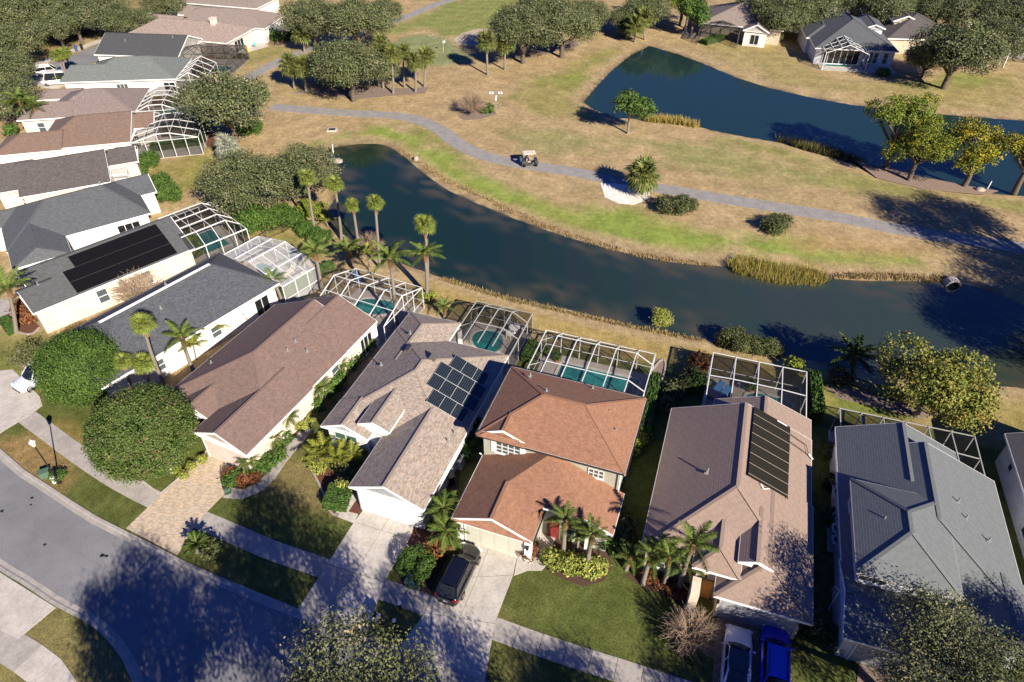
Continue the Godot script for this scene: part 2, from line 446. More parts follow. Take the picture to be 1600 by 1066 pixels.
func make_ground() -> void:
	var dry := Color(0.335, 0.25, 0.138)
	# [outline in the survey photograph, colour, softness, strength]
	var zones := []
	for z in [
		[[-400,420, 60,560, 300,640, 520,640, 660,560, 1000,520, 1300,640, 1800,720, 1900,1600, -500,1600], Color(0.085, 0.100, 0.030), 2.0, 1.0],
		[[-200,690, 60,665, 120,730, 100,770, 0,720], Color(0.25, 0.165, 0.075), 1.5, 0.9],
		[[20,660, 60,650, 150,690, 170,720, 120,712], Color(0.20, 0.15, 0.05), 1.5, 0.8],
		[[440,690, 490,720, 520,800, 470,790, 400,770], Color(0.20, 0.155, 0.07), 1.2, 0.8],
		[[-100,985, 90,955, 200,1040, 210,1120, -100,1120], Color(0.20, 0.165, 0.07), 1.0, 0.8],
		[[1000,900, 1070,960, 1060,1000, 980,960], Color(0.085, 0.115, 0.025), 2.0, 0.8],
		[[640,430, 720,455, 850,492, 1000,525, 1120,545, 1250,575, 1280,600, 1150,590, 1040,575, 960,560, 830,520, 740,500, 650,480], Color(0.30, 0.225, 0.085), 1.2, 1.0],
		[[1040,548, 1110,560, 1110,600, 1040,600], Color(0.24, 0.18, 0.07), 1.0, 0.8],
		[[1250,580, 1400,600, 1620,615, 1620,690, 1550,660, 1420,650, 1290,640], Color(0.26, 0.21, 0.075), 1.5, 0.9],
		[[1300,600, 1420,640, 1420,660, 1300,645], Color(0.14, 0.17, 0.04), 0.8, 0.9],
		[[230,260, 330,215, 430,330, 500,390, 460,420, 380,365, 290,300, 250,290], Color(0.25, 0.21, 0.075), 2.0, 0.9],
		[[300,235, 330,225, 345,260, 300,290], Color(0.19, 0.19, 0.05), 2.5, 0.8],
		[[380,340, 470,370, 520,400, 440,390], Color(0.17, 0.18, 0.05), 2.0, 0.8],
		[[0,520, 60,530, 60,640, 0,600], Color(0.17, 0.17, 0.05), 1.5, 0.8],
		[[480,225, 560,208, 600,200, 640,205, 700,245, 780,290, 860,318, 930,328, 1000,338, 1100,350, 1200,372, 1300,388, 1440,398, 1470,425, 1330,412, 1200,402, 1100,392, 1000,378, 920,364, 850,345, 760,312, 690,282, 650,248, 600,222, 540,220], Color(0.190, 0.245, 0.052), 2.0, 0.95],
		[[620,190, 680,205, 700,225, 660,215], Color(0.17, 0.19, 0.05), 2.0, 0.8],
		[[650,270, 760,325, 900,382, 1100,416, 1250,424, 1450,432, 1450,426, 1250,410, 1100,404, 900,368, 780,318, 690,278], Color(0.33, 0.235, 0.12), 1.0, 0.85],
		[[1240,385, 1330,375, 1440,385, 1450,400, 1330,395], Color(0.36, 0.235, 0.115), 2.0, 0.7],
		[[800,205, 880,200, 990,212, 1090,228, 1060,238, 960,232, 850,226], Color(0.235, 0.225, 0.095), 3.0, 0.85],
		[[1030,228, 1150,240, 1280,258, 1300,285, 1180,275, 1050,248], Color(0.22, 0.22, 0.085), 3.0, 0.85],
		[[1130,215, 1240,232, 1330,265, 1420,295, 1600,312, 1600,325, 1420,310, 1300,285, 1220,250], Color(0.20, 0.205, 0.065), 2.0, 0.8],
		[[810,150, 860,120, 900,95, 960,70, 990,80, 930,120, 900,160, 930,180, 860,185], Color(0.23, 0.21, 0.075), 3.0, 0.85],
		[[860,130, 900,110, 930,95, 920,125, 880,140], Color(0.18, 0.21, 0.055), 2.0, 0.8],
		[[905,165, 930,140, 960,105, 1000,75, 985,78, 940,112, 905,150], Color(0.37, 0.29, 0.17), 1.0, 0.9],
		[[590,60, 640,30, 700,5, 800,-20, 820,20, 770,55, 720,55, 660,48], Color(0.175, 0.205, 0.065), 3.5, 0.9],
		[[600,72, 625,58, 660,52, 700,60, 722,78, 740,92, 705,99, 670,103, 635,96], Color(0.19, 0.215, 0.105), 0.8, 1.0],
		[[345,90, 400,70, 460,75, 440,85, 380,105, 340,130], Color(0.21, 0.20, 0.07), 2.5, 0.8],
		[[1040,60, 1100,70, 1200,120, 1330,155, 1600,180, 1600,110, 1400,130, 1260,110, 1180,60], Color(0.27, 0.225, 0.095), 3.0, 0.85],
		[[1380,128, 1500,118, 1560,125, 1480,140], Color(0.19, 0.21, 0.06), 2.5, 0.8],
		[[-300,160, 40,110, 200,30, 330,-40, -400,-60], Color(0.22, 0.17, 0.075), 4.0, 0.9],
	]:
		var q := outline(z[0])
		zones.append([q, extent(q).grow(z[2] * 2 + 3), z[1], z[2], z[3]])
	var xs := []; var zs := []
	for x in [-1800, -900, -500, -330, -250, -200, -165, -145]: xs.append(float(x))
	var x := -130.0
	while x <= 130.0: xs.append(x); x += 0.8
	for q in [145, 165, 200, 250, 330, 500, 900, 1800]: xs.append(float(q))
	for q in [400, 200, 100, 50, 25, 10, 0, -6]: zs.append(float(q))
	var zz := -10.0
	while zz > -190: zs.append(zz); zz -= 0.6 if zz > -70 else 0.95
	for q in [-200, -215, -235, -260, -300, -380, -550, -900, -1800]: zs.append(float(q))
	var mb := MB.new()
	for b in zs.size():
		for a in xs.size():
			var p := Vector2(xs[a], zs[b])
			var inside: bool = absf(p.x) < 131 and p.y < -9 and p.y > -195
			var h := 0.0
			var c := dry
			if inside:
				var wob := noise.get_noise_2d(p.x * 2.2, p.y * 2.2)
				var fine := noise.get_noise_2d(p.x * 9 + 500, p.y * 9)
				var d := pond_distance(p)
				h = bank(d)
				c = c * (1.0 + 0.10 * wob)
				c = c.lerp(Color(0.26, 0.22, 0.10), smoothstep(0.15, 0.55, noise.get_noise_2d(p.x * 0.9 + 90, p.y * 1.3)) * 0.3)
				for zone in zones:
					if zone[1].has_point(p):
						var k: float = smoothstep(zone[3], -zone[3], away(zone[0], p) + wob * zone[3] * 1.6 + fine * zone[3] * 0.8) * zone[4]
						c = c.lerp(zone[2], k)
				var patch := smoothstep(0.1, 0.5, noise.get_noise_2d(p.x * 3.1 + 300, p.y * 3.1) + 0.3 * fine)
				c = c.lerp(Color(0.28, 0.20, 0.09), patch * 0.18)
				c = c * (1.0 + 0.09 * fine)
				if p.y < -62:                                    # mown bands round the pond
					var far := away(pond_a, p)
					if far > 3: c = c * (1.0 + 0.05 * sin(far * 1.9 + wob * 2.0))
				if d < 2.6:
					var straw := Color(0.34, 0.255, 0.145).lerp(Color(0.17, 0.12, 0.075), clampf(0.5 + fine * 1.5, 0, 1) * smoothstep(1.4, 0.1, d))
					c = c.lerp(straw, smoothstep(2.6, 1.0, d + wob * 1.5) * 0.9)
				if d < -0.1: c = Color(0.05, 0.045, 0.03)
			c.a = 1
			mb.tint = Color(c.r * 2.4, c.g * 2.4, c.b * 2.4)
			var n := Vector3.UP
			mb.put(Vector3(p.x, h, p.y), n)
	var w := xs.size()
	for b in zs.size() - 1:
		for a in w - 1:
			var k := b * w + a
			mb.i.append_array([k, k + w, k + 1, k + 1, k + w, k + w + 1])
	ground_piece("ground", mb, M.grass)

func slabs(called: String, q: PackedVector2Array, w: float, y: float, materials: Array, parent: Node3D, gap := 0.03) -> void:
	for k in q.size() - 1:
		var n0 := side(q, k); var n1 := side(q, k + 1)
		var t := (q[k + 1] - q[k]).normalized() * gap / 2
		var p := PackedVector2Array([q[k] - n0 * w / 2 + t, q[k] + n0 * w / 2 + t, q[k + 1] + n1 * w / 2 - t, q[k + 1] - n1 * w / 2 - t])
		var mb := MB.new()
		mb.slab(p, y - 0.05, y + rng.randf_range(-0.004, 0.004))
		obj(called, mb, materials[rng.randi() % materials.size()], parent)
func quad_slabs(corners: Array, nu: int, nv: int, y: float, materials: Array, parent: Node3D, gap := 0.035) -> void:
	var q := outline(corners)                                    # four corners: along the first edge nu, along the second nv
	for a in nu:
		for b in nv:
			var p := PackedVector2Array()
			for s in [[0, 0], [1, 0], [1, 1], [0, 1]]:
				var u: float = (a + s[0]) / float(nu); var v: float = (b + s[1]) / float(nv)
				p.append(q[0].lerp(q[1], u).lerp(q[3].lerp(q[2], u), v))
			var c := (p[0] + p[1] + p[2] + p[3]) / 4
			for k in 4: p[k] += (c - p[k]).normalized() * gap * 0.7
			var mb := MB.new()
			mb.slab(p, y - 0.06, y + rng.randf_range(-0.004, 0.004))
			obj("slab", mb, materials[rng.randi() % materials.size()], parent)
func structure(called: String, label := "") -> Node3D:
	var o := Node3D.new(); o.name = called
	add_child(o, true); o.set_meta("kind", "structure")
	if label: o.set_meta("label", label)
	return o
func pad(called: String, p: Array, y: float, material: Material, label := "") -> MeshInstance3D:   # a paved or mulched patch
	var mb := MB.new()
	mb.slab(outline(p), -0.05, y)
	var o := ground_piece(called, mb, material)
	if label: o.set_meta("label", label)
	return o

func make_roads() -> void:
	var north := line([-160,590, -60,652, 0,700, 36,733, 85,764, 145,804, 181,822, 217,840, 253,858, 290,878, 340,900, 384,918, 434,938, 474,955, 514,970, 570,988, 626,1010, 665,1030, 723,1050, 790,1076, 880,1112, 1000,1160], 3.0)
	var south := line([-160,790, -60,850, 0,893, 36,914, 87,949, 134,972, 165,998, 188,1027, 203,1056, 212,1090, 216,1140], 1.6)
	var road := PackedVector2Array(north)
	var back := PackedVector2Array(south); back.reverse()
	road.append(Vector2(30, -2)); road.append(Vector2(-18, 8))
	road.append_array(back)
	var mb := MB.new(); mb.sheet(road, 0.008)
	ground_piece("road", mb, M.asphalt).set_meta("label", "grey asphalt residential street sweeping past the front lawns")
	var kerb := structure("curb", "pale concrete curb along the house side of the street")
	for k in north.size() - 1: kerb_piece(north, k, kerb, 1.0)
	kerb = structure("curb", "pale concrete curb round the corner lawn")
	for k in south.size() - 1: kerb_piece(south, k, kerb, -1.0)
	# the oil spots and tar on the road
	mb = MB.new()
	for s in [[160,868,.16], [166,869,.13], [50,778,.12], [48,789,.1], [70,851,.12], [3,799,.14]]:
		var g := G(s[0], s[1])
		var p := PackedVector2Array()
		for a in 9: p.append(Vector2(g.x, g.z) + Vector2.from_angle(TAU * a / 9) * s[2] * rng.randf_range(0.7, 1.2))
		mb.sheet(p, 0.013)
	var spots := ground_piece("road_oil_stain", mb, M.black); spots.set_meta("kind", "stuff")
	mb = MB.new()                                               # sealed cracks
	for c in [[30,720, 60,770, 84,800, 100,850], [150,812, 178,850, 190,886, 215,940], [260,872, 290,930, 300,975], [0,800, 60,838, 130,870, 200,915, 260,960, 330,1010, 420,1066], [340,905, 372,950, 380,990], [10,905, 0,860]]:
		var q := line(c, 0.7)
		for k in q.size(): q[k] += Vector2(rng.randfn(), rng.randfn()) * 0.07
		ribbon(mb, q, 0.028, 0.012)
	var cracks := ground_piece("road_crack", mb, M.tar); cracks.set_meta("kind", "stuff")
	# sidewalks
	var grey := [M.concrete_old, M.concrete_old, M.concrete_old, M.concrete_worn]
	var walk := structure("sidewalk", "concrete sidewalk of square slabs along the front lawns")
	slabs("slab", line([36,647, 79,679, 127,714, 185,752, 243,782], 1.7), 1.5, 0.03, grey, walk)
	slabs("slab", line([310,811, 364,834, 419,858, 470,876, 508,889], 1.7), 1.5, 0.03, grey, walk)
	slabs("slab", line([594,920, 632,933, 670,947], 1.7), 1.5, 0.03, grey, walk)
	slabs("slab", line([770,981, 824,1001, 900,1027, 980,1052, 1060,1079, 1130,1100], 1.7), 1.5, 0.03, grey, walk)
	walk = structure("sidewalk", "curved concrete sidewalk on the corner lawn")
	slabs("slab", line([-20,995, 14,1010, 50,1033, 78,1056, 95,1085, 105,1120], 1.7), 1.9, 0.03, [M.concrete, M.concrete_old], walk)
	# driveways
	var d := structure("driveway", "tan paver driveway of the brown roofed house")
	var one := MB.new()
	one.slab(outline([253,771, 311,722, 326,697, 384,712, 357,766, 320,803, 306,819, 277,868, 197,826, 230,794]), -0.05, 0.042)
	obj("paving", one, M.pavers, d)
	one = MB.new()
	ribbon(one, line([250,773, 282,746, 312,719], 1.0), 0.22, 0.052)
	ribbon(one, line([250,773, 235,762, 222,752], 1.0), 0.16, 0.05)
	obj("border", one, M.concrete, d)
	d = structure("driveway", "concrete driveway of the white garage house")
	quad_slabs([577,785, 653,808, 640,843, 553,816], 2, 1, 0.04, [M.concrete], d)
	quad_slabs([553,816, 640,843, 600,910, 511,882], 2, 1, 0.04, [M.concrete], d)
	quad_slabs([511,882, 600,910, 572,996, 465,953], 2, 1, 0.04, [M.concrete, M.concrete_old], d)
	d = structure("driveway", "pale concrete driveway under the black car")
	quad_slabs([726,834, 812,853, 802,899, 690,905], 2, 1, 0.04, [M.concrete], d)
	quad_slabs([690,905, 802,899, 773,975, 664,958], 2, 1, 0.04, [M.concrete], d)
	quad_slabs([664,958, 773,975, 757,1072, 622,1013], 2, 1, 0.04, [M.concrete], d)
	pad("walkway", [812,853, 832,835, 846,806, 868,806, 870,832, 858,880, 846,892, 824,892, 803,900], 0.036, M.concrete, "concrete walk curving to the porch of the orange roofed house")
	d = structure("driveway", "rose paver driveway under the white and blue cars")
	one = MB.new(); one.slab(outline([1104,905, 1150,940, 1236,972, 1238,1130, 1110,1130, 1119,960]), -0.05, 0.042)
	obj("paving", one, M.pavers_rose, d)
	pad("driveway", [1346,1010, 1480,1040, 1500,1130, 1330,1130], 0.042, M.pavers_rose, "rose paver driveway under the large corner tree")
	pad("driveway", [-60,585, 20,578, 62,620, 66,634, 45,650, 8,672, -60,720], 0.042, M.concrete, "concrete driveway under the white hatchback")
	pad("driveway", [-80,860, 0,895, 87,950, 28,999, -20,975, -80,940], 0.04, M.concrete, "concrete driveway at the street corner")
	pad("walkway", [-30,462, 14,470, 22,506, 2,510, -30,490], 0.036, M.concrete_old, "pale concrete walk beside the solar roof house")
	pad("walkway", [522,806, 548,758, 570,780, 553,818], 0.036, M.concrete, "concrete walk beside the white garage")
	pad("door_mat_paving", [545,800, 556,783, 569,790, 560,804], 0.05, M.mulch_red, "brick paving by the white garage")
	# garden paths
	var path := structure("garden_path", "concrete garden path curving beside the brown roofed house")
	slabs("slab", line([352,770, 380,773, 400,766, 420,748, 436,724, 450,706, 470,684, 482,668], 1.4), 0.95, 0.03, [M.concrete_old], path)
	one = MB.new()
	var pl := line([482,668, 492,650, 502,628, 512,612, 538,594, 550,570, 566,556, 590,540, 614,520], 0.6)
	ribbon(one, pl, 0.22, 0.11); for k in pl.size() - 1: one.bar(Vector3(pl[k].x, 0.06, pl[k].y), Vector3(pl[k + 1].x, 0.06, pl[k + 1].y), 0.2, 0.1)
	ground_piece("garden_edging", one, M.curb).set_meta("label", "thin grey concrete edging winding between two houses")
	# cart path
	path = structure("cart_path", "grey concrete golf cart path beside the pond")
	slabs("slab", line([424,167, 470,171, 520,175, 570,178, 620,181, 655,188, 685,201, 712,222, 745,240, 790,252, 850,262, 905,270, 960,283, 1010,291, 1040,296, 1100,306, 1150,314, 1230,327, 1300,338, 1370,352, 1440,365, 1530,378, 1620,391, 1760,412], 2.6), 2.6, 0.03, [M.cart_path], path, 0.012)
	path = structure("cart_path", "grey cart path winding up past the putting green")
	slabs("slab", line([350,150, 385,124, 405,112, 440,94, 480,78, 520,66, 560,56, 592,43, 640,24, 690,4, 740,-8], 2.6), 2.4, 0.03, [M.cart_path], path, 0.012)
	# far streets
	mb = MB.new(); ribbon(mb, line([-160,190, -60,158, 40,124, 130,92, 190,67, 250,44, 300,24, 350,0, 420,-30], 4.0), 7.5, 0.012)
	ground_piece("road", mb, M.asphalt).set_meta("label", "far street behind the left row of houses")
	path = structure("sidewalk", "far pale sidewalk under the street trees")
	slabs("slab", line([-60,142, 20,116, 90,88, 150,66, 200,46, 240,28, 290,8], 2.5), 1.7, 0.03, [M.concrete], path)
	mb = MB.new(); ribbon(mb, line([1290,46, 1318,26, 1330,6, 1330,-20], 4.0), 9.0, 0.012)
	ground_piece("road", mb, M.asphalt).set_meta("label", "short grey street beyond the far lawn")
	pad("driveway", [150,98, 185,82, 225,92, 190,102], 0.03, M.concrete, "far driveway by the black roofed house")
	pad("driveway", [30,132, 70,122, 112,125, 90,140], 0.03, M.concrete, "far driveway with the white vehicles")
	pad("patio", [352,78, 384,66, 412,66, 420,72, 380,84], 0.05, M.concrete, "small patio with toys behind a far house")
	# sand and mulch
	pad("sand_bunker", [938,286, 960,287, 1000,292, 1016,300, 1013,312, 990,320, 966,318, 945,308], 0.03, M.sand, "white sand bunker round the palm by the cart path")
	pad("sand_bunker", [708,62, 722,52, 748,45, 775,46, 785,58, 760,68, 735,72, 716,70], 0.02, M.sand_tan, "tan sand bunker beside the putting green")
	for k in [[[450,146, 480,140, 520,140, 575,136, 625,138, 670,136, 664,146, 610,150, 560,155, 500,146], M.mulch_grey], [[715,182, 730,174, 770,172, 778,178, 752,186, 725,188], M.mulch_grey],
			[[1335,250, 1385,262, 1440,276, 1520,292, 1560,298, 1540,304, 1440,295, 1370,278], M.mulch_pale], [[320,206, 338,208, 344,222, 336,232, 324,230, 318,218], M.mulch_red], [[800,75, 840,70, 900,62, 905,72, 850,84], M.mulch_grey]]:
		pad("mulch_bed", k[0], 0.02, k[1])
	for k in [[[484,729, 500,727, 512,732, 530,744, 534,774, 548,782, 530,806, 516,802, 508,778, 496,752], M.mulch_red], [[650,814, 672,824, 672,840, 661,856, 632,851], M.mulch_red], [[632,852, 661,857, 673,836, 700,842, 698,872, 668,932, 620,912], M.mulch_brown],
			[[851,888, 856,858, 870,836, 902,836, 950,860, 958,884, 944,908, 912,917, 880,906], M.mulch_brown], [[812,856, 848,850, 843,868, 832,877, 814,872], M.mulch_brown], [[976,900, 1004,890, 1060,912, 1086,936, 1075,944, 1010,922], M.mulch_brown],
			[[362,764, 380,740, 396,715, 430,700, 470,664, 480,668, 446,706, 430,726, 414,748, 396,762, 376,768], M.mulch_brown], [[20,506, 48,498, 64,512, 48,524, 30,520], M.mulch_red], [[1026,560, 1040,566, 1030,600, 1022,604, 1020,580], M.mulch_grey],
			[[1290,606, 1320,606, 1400,624, 1460,650, 1440,654, 1380,640, 1310,622], M.mulch_grey], [[700,722, 722,716, 716,762, 690,808, 684,796], M.mulch_brown], [[276,742, 312,722, 290,770], M.mulch_brown]]:
		pad("mulch_bed", k[0], 0.024, k[1])
	for k in [[484,729, 496,752, 508,778, 516,802, 530,806], [632,851, 640,856, 652,858, 661,856, 670,842], [20,506, 30,520, 40,522, 50,523, 62,512], [1020,578, 1034,562, 1040,568, 1036,590, 1028,604]]:
		one = MB.new()
		var e := line(k, 0.5)
		for j in e.size() - 1: one.bar(Vector3(e[j].x, 0.05, e[j].y), Vector3(e[j + 1].x, 0.05, e[j + 1].y), 0.16, 0.12)
		ground_piece("bed_edging", one, M.concrete_pink)
func kerb_piece(q: PackedVector2Array, k: int, parent: Node3D, shift: float) -> void:
	var n0 := side(q, k); var n1 := side(q, k + 1)
	var t := (q[k + 1] - q[k]).normalized() * 0.012
	var mb := MB.new()
	var s := signf(shift)
	var prof := [[0.02, 0.0], [0.02, 0.075], [0.22, 0.07], [0.34, 0.022], [0.62, 0.018], [0.62, 0.0]]
	for j in prof.size() - 1:
		var a: Vector2 = q[k] - n0 * s * -prof[j][0] + t; var b: Vector2 = q[k + 1] - n1 * s * -prof[j][0] - t
		var d: Vector2 = q[k + 1] - n1 * s * -prof[j + 1][0] - t; var e: Vector2 = q[k] - n0 * s * -prof[j + 1][0] + t
		mb.quad(Vector3(a.x, prof[j][1], a.y), Vector3(b.x, prof[j][1], b.y), Vector3(d.x, prof[j + 1][1], d.y), Vector3(e.x, prof[j + 1][1], e.y))
	obj("curb_stone", mb, M.curb, parent)

# ---------------------------------------------------------------- houses
# In a house's own axes x runs across its front and u = -z runs from the street to the back garden.
func house(label: String, ox: float, oz: float, deg: float) -> Node3D:
	return thing("house", label, "house", Vector3(ox, 0, oz), -deg_to_rad(deg), "houses round the pond")
func P(ax: String, s: float, y: float, t: float) -> Vector3: return Vector3(s, y, -t) if ax == "u" else Vector3(t, y, -s)
func roof_face(mb: MB, p: Array, along: Vector3) -> void:        # a flat polygon with shingle courses running ALONG
	var nn: Vector3 = (p[1] - p[0]).cross(p[2] - p[0]).normalized()
	if nn.y < 0: nn = -nn
	var up := nn.cross(along).normalized()
	var k := mb.v.size()
	for q in p: mb.put(q, nn, Vector2(q.dot(along), q.dot(up)) / 12.0)
	for j in range(1, p.size() - 1):
		var a: Vector3 = p[0]; var b: Vector3 = p[j]; var d: Vector3 = p[j + 1]
		if (b - a).cross(d - a).dot(nn) > 0: mb.i.append_array([k, k + j + 1, k + j])
		else: mb.i.append_array([k, k + j, k + j + 1])
# R: s0, s1 across the ridge, t0, t1 along it, he eave height, ax ridge axis, p pitch, e0 and e1 ends ("hip", "gable", "open"), roof, wall materials
func wing(n: Node3D, R: Dictionary) -> void:
	var ax: String = R.get("ax", "u"); var p: float = R.get("p", 0.44); var he: float = R.get("he", 2.9)
	var s0: float = R.s0; var s1: float = R.s1; var t0: float = R.t0; var t1: float = R.t1
	var sc := (s0 + s1) / 2; var half := (s1 - s0) / 2; var top := he + half * p
	var e0: String = R.get("e0", "gable"); var e1: String = R.get("e1", "gable")
	var in0: float = half * R.get("k0", 1.0) if e0 == "hip" else 0.0
	var in1: float = half * R.get("k1", 1.0) if e1 == "hip" else 0.0
	if in0 + in1 > t1 - t0 - 0.05:
		var f := (t1 - t0 - 0.05) / (in0 + in1)
		in0 *= f; in1 *= f
	var ra := P(ax, sc, top, t0 + in0); var rb := P(ax, sc, top, t1 - in1)
	var a := P(ax, s0, he, t0); var b := P(ax, s1, he, t0); var c := P(ax, s1, he, t1); var d := P(ax, s0, he, t1)
	var al := (d - a).normalized(); var ac := (b - a).normalized()
	var mb := MB.new()
	roof_face(mb, [a, ra, rb, d], al)
	roof_face(mb, [b, ra, rb, c], al)
	if e0 == "hip": roof_face(mb, [a, b, ra], ac)
	if e1 == "hip": roof_face(mb, [d, c, rb], ac)
	var roof := obj("roof", mb, R.roof, n)
	# ridge and hip caps
	mb = MB.new()
	var caps := [[ra, rb]]
	if e0 == "hip": caps.append_array([[a, ra], [b, ra]])
	if e1 == "hip": caps.append_array([[d, rb], [c, rb]])
	var cw: float = R.get("cap", 0.22); var ch: float = R.get("cap_h", 0.03)
	for q in caps: mb.bar(q[0] + Vector3(0, ch * 0.3, 0), q[1] + Vector3(0, ch * 0.3, 0), cw, ch)
	obj("ridge_cap", mb, R.roof, roof)
	# fascia, soffit, rakes
	mb = MB.new()
	var lo := Vector3(0, -0.2, 0); var dr := Vector3(0, -0.012, 0)
	var edges := [[a, d], [b, c]]
	if e0 != "open" and e0 == "hip": edges.append([a, b])
	if e1 == "hip": edges.append([d, c])
	for q in edges: mb.bar(q[0] + lo * 0.5, q[1] + lo * 0.5, 0.05, 0.19)
	mb.quad(a + lo, d + lo, c + lo, b + lo)
	for g in [[e0, a, b, ra, 1.0], [e1, d, c, rb, -1.0]]:
		if g[0] == "gable" and (g[4] < 0 or R.get("rake0", true)):
			for q in [g[1], g[2]]: mb.bar(q + Vector3(0, -0.11, 0), g[3] + Vector3(0, -0.11, 0), 0.06, 0.2)
	obj("fascia", mb, R.get("trim", M.trim), n)
	if R.get("gutter", false):
		for q in edges:
			mb = MB.new()
			var out: Vector3 = ((q[0] + q[1]) / 2 - (a + c) / 2); out.y = 0
			var dirn: Vector3 = (q[1] - q[0]).normalized()
			out = (out - dirn * out.dot(dirn)).normalized() * 0.07
			mb.bar(q[0] + out + Vector3(0, -0.05, 0), q[1] + out + Vector3(0, -0.05, 0), 0.1, 0.1)
			obj("gutter", mb, M.trim_dark, n)
	# walls
	if R.has("wall"):
		var o: float = R.get("over", 0.4)
		var o0 := 0.3 if e0 == "gable" else o; var o1 := 0.3 if e1 == "gable" else o
		if e0 == "open": o0 = 0.0
		if e1 == "open": o1 = 0.0
		var y1 := he - 0.19
		mb = MB.new()
		var w0 := P(ax, s0 + o, 0, t0 + o0); var w1 := P(ax, s1 - o, 0, t0 + o0); var w2 := P(ax, s1 - o, 0, t1 - o1); var w3 := P(ax, s0 + o, 0, t1 - o1)
		var up := Vector3(0, y1, 0)
		for q in [[w0, w1], [w1, w2], [w2, w3], [w3, w0]]: mb.quad(q[0], q[1], q[1] + up, q[0] + up)
		for g in [[e0, w0, w1, t0 + o0], [e1, w3, w2, t1 - o1]]:
			if g[0] == "gable":
				mb.tri(g[1] + up, g[2] + up, P(ax, sc, y1 + (half - o) * p, g[3]))
				mb.quad(g[1] + up, g[2] + up, g[2] + Vector3(0, he - 0.06 + o * p * 0.2, 0), g[1] + Vector3(0, he - 0.06 + o * p * 0.2, 0)) if false else null
				var apex := P(ax, sc, top - 0.1, g[3])
				mb.quad(g[1] + up, g[2] + up, P(ax, s1 - o, he + o * p - 0.1, g[3]), P(ax, s0 + o, he + o * p - 0.1, g[3]))
				mb.tri(P(ax, s0 + o, he + o * p - 0.1, g[3]), P(ax, s1 - o, he + o * p - 0.1, g[3]), apex)
		obj("wall", mb, R.wall, n)

# a window on a wall: AT the middle of its sill, FACE the way it looks, panes in a grid
func window(n: Node3D, at: Vector3, face: Vector3, w: float, h: float, cols := 2, rows := 2, glass := "glass_pane", frame := "frame_white") -> void:
	var x := Vector3.UP.cross(face).normalized()
	var b := Basis(x, Vector3.UP, face)
	var mb := MB.new()
	var f := 0.07
	for k in cols + 1: mb.box(Vector3(-w / 2 + w * k / cols, h / 2, 0.03), Vector3(f, h + f, 0.06))
	for k in rows + 1: mb.box(Vector3(0, h * k / rows, 0.028), Vector3(w, f, 0.05))
	mb.box(Vector3(0, -0.07, 0.06), Vector3(w + 0.2, 0.06, 0.12))
	var o := obj("window", mb, M[frame], n, Transform3D(b, at))
	for c in cols:
		for r in rows:
			var q := MB.new()
			q.box(Vector3(-w / 2 + w * (c + 0.5) / cols, h * (r + 0.5) / rows, 0.012), Vector3(w / cols - f, h / rows - f, 0.014))
			obj("pane", q, M[glass], o)
func garage_door(n: Node3D, at: Vector3, face: Vector3, w: float, h: float, m: Material, trim: Material) -> void:
	var x := Vector3.UP.cross(face).normalized()
	var mb := MB.new()
	for s in [-1, 1]: mb.box(Vector3(s * (w / 2 + 0.06), h / 2, 0.03), Vector3(0.12, h, 0.06))
	mb.box(Vector3(0, h + 0.06, 0.03), Vector3(w + 0.24, 0.12, 0.06))
	var o := obj("garage_door", mb, trim, n, Transform3D(Basis(x, Vector3.UP, face), at))
	for r in 4:
		for c in 4:
			var q := MB.new()
			q.box(Vector3(w * (c + 0.5) / 4 - w / 2, h * (r + 0.5) / 4, 0.015), Vector3(w / 4 - 0.015, h / 4 - 0.015, 0.03))
			q.box(Vector3(w * (c + 0.5) / 4 - w / 2, h * (r + 0.5) / 4, 0.034), Vector3(w / 4 - 0.25, h / 4 - 0.16, 0.012))
			obj("door_panel", q, m, o)
func door(n: Node3D, at: Vector3, face: Vector3, m: Material) -> void:
	var mb := MB.new()
	mb.box(Vector3(0, 1.02, 0.03), Vector3(0.92, 2.04, 0.06))
	var o := obj("door", mb, m, n, Transform3D(Basis(Vector3.UP.cross(face).normalized(), Vector3.UP, face), at))
	mb = MB.new(); mb.box(Vector3(0.36, 1.0, 0.08), Vector3(0.05, 0.12, 0.05))
	obj("handle", mb, M.steel, o)
func vents(n: Node3D, spots: Array) -> void:                    # [x, y, u] plumbing stacks standing through the roof
	for s in spots:
		var mb := MB.new()
		mb.tube([Vector3(s[0], s[1] - 0.2, -s[2]), Vector3(s[0], s[1] + 0.38, -s[2])], [0.05, 0.05], 8)
		mb.box(Vector3(s[0], s[1] + 0.02, -s[2]), Vector3(0.26, 0.03, 0.26))
		obj("vent_pipe", mb, M.pipe, n)
func downspout(n: Node3D, x: float, u: float, y: float, m: Material) -> void:
	var mb := MB.new()
	mb.tube([Vector3(x - 0.32, y - 0.02, -u), Vector3(x, y - 0.25, -u), Vector3(x, y - 0.6, -u), Vector3(x, 0.1, -u)], [0.05, 0.05, 0.05, 0.05], 6)
	obj("downspout", mb, m, n)
func slab_on_roof(mb: MB, o: Vector3, ex: Vector3, ez: Vector3, lift: float, thick: float) -> void:
	var nn := ez.cross(ex).normalized()
	if nn.y < 0: nn = -nn
	var b := Basis(ex.normalized(), nn, ez.normalized())
	mb.box(o + ex / 2 + ez / 2 + nn * (lift + thick / 2), Vector3(ex.length(), thick, ez.length()), b)

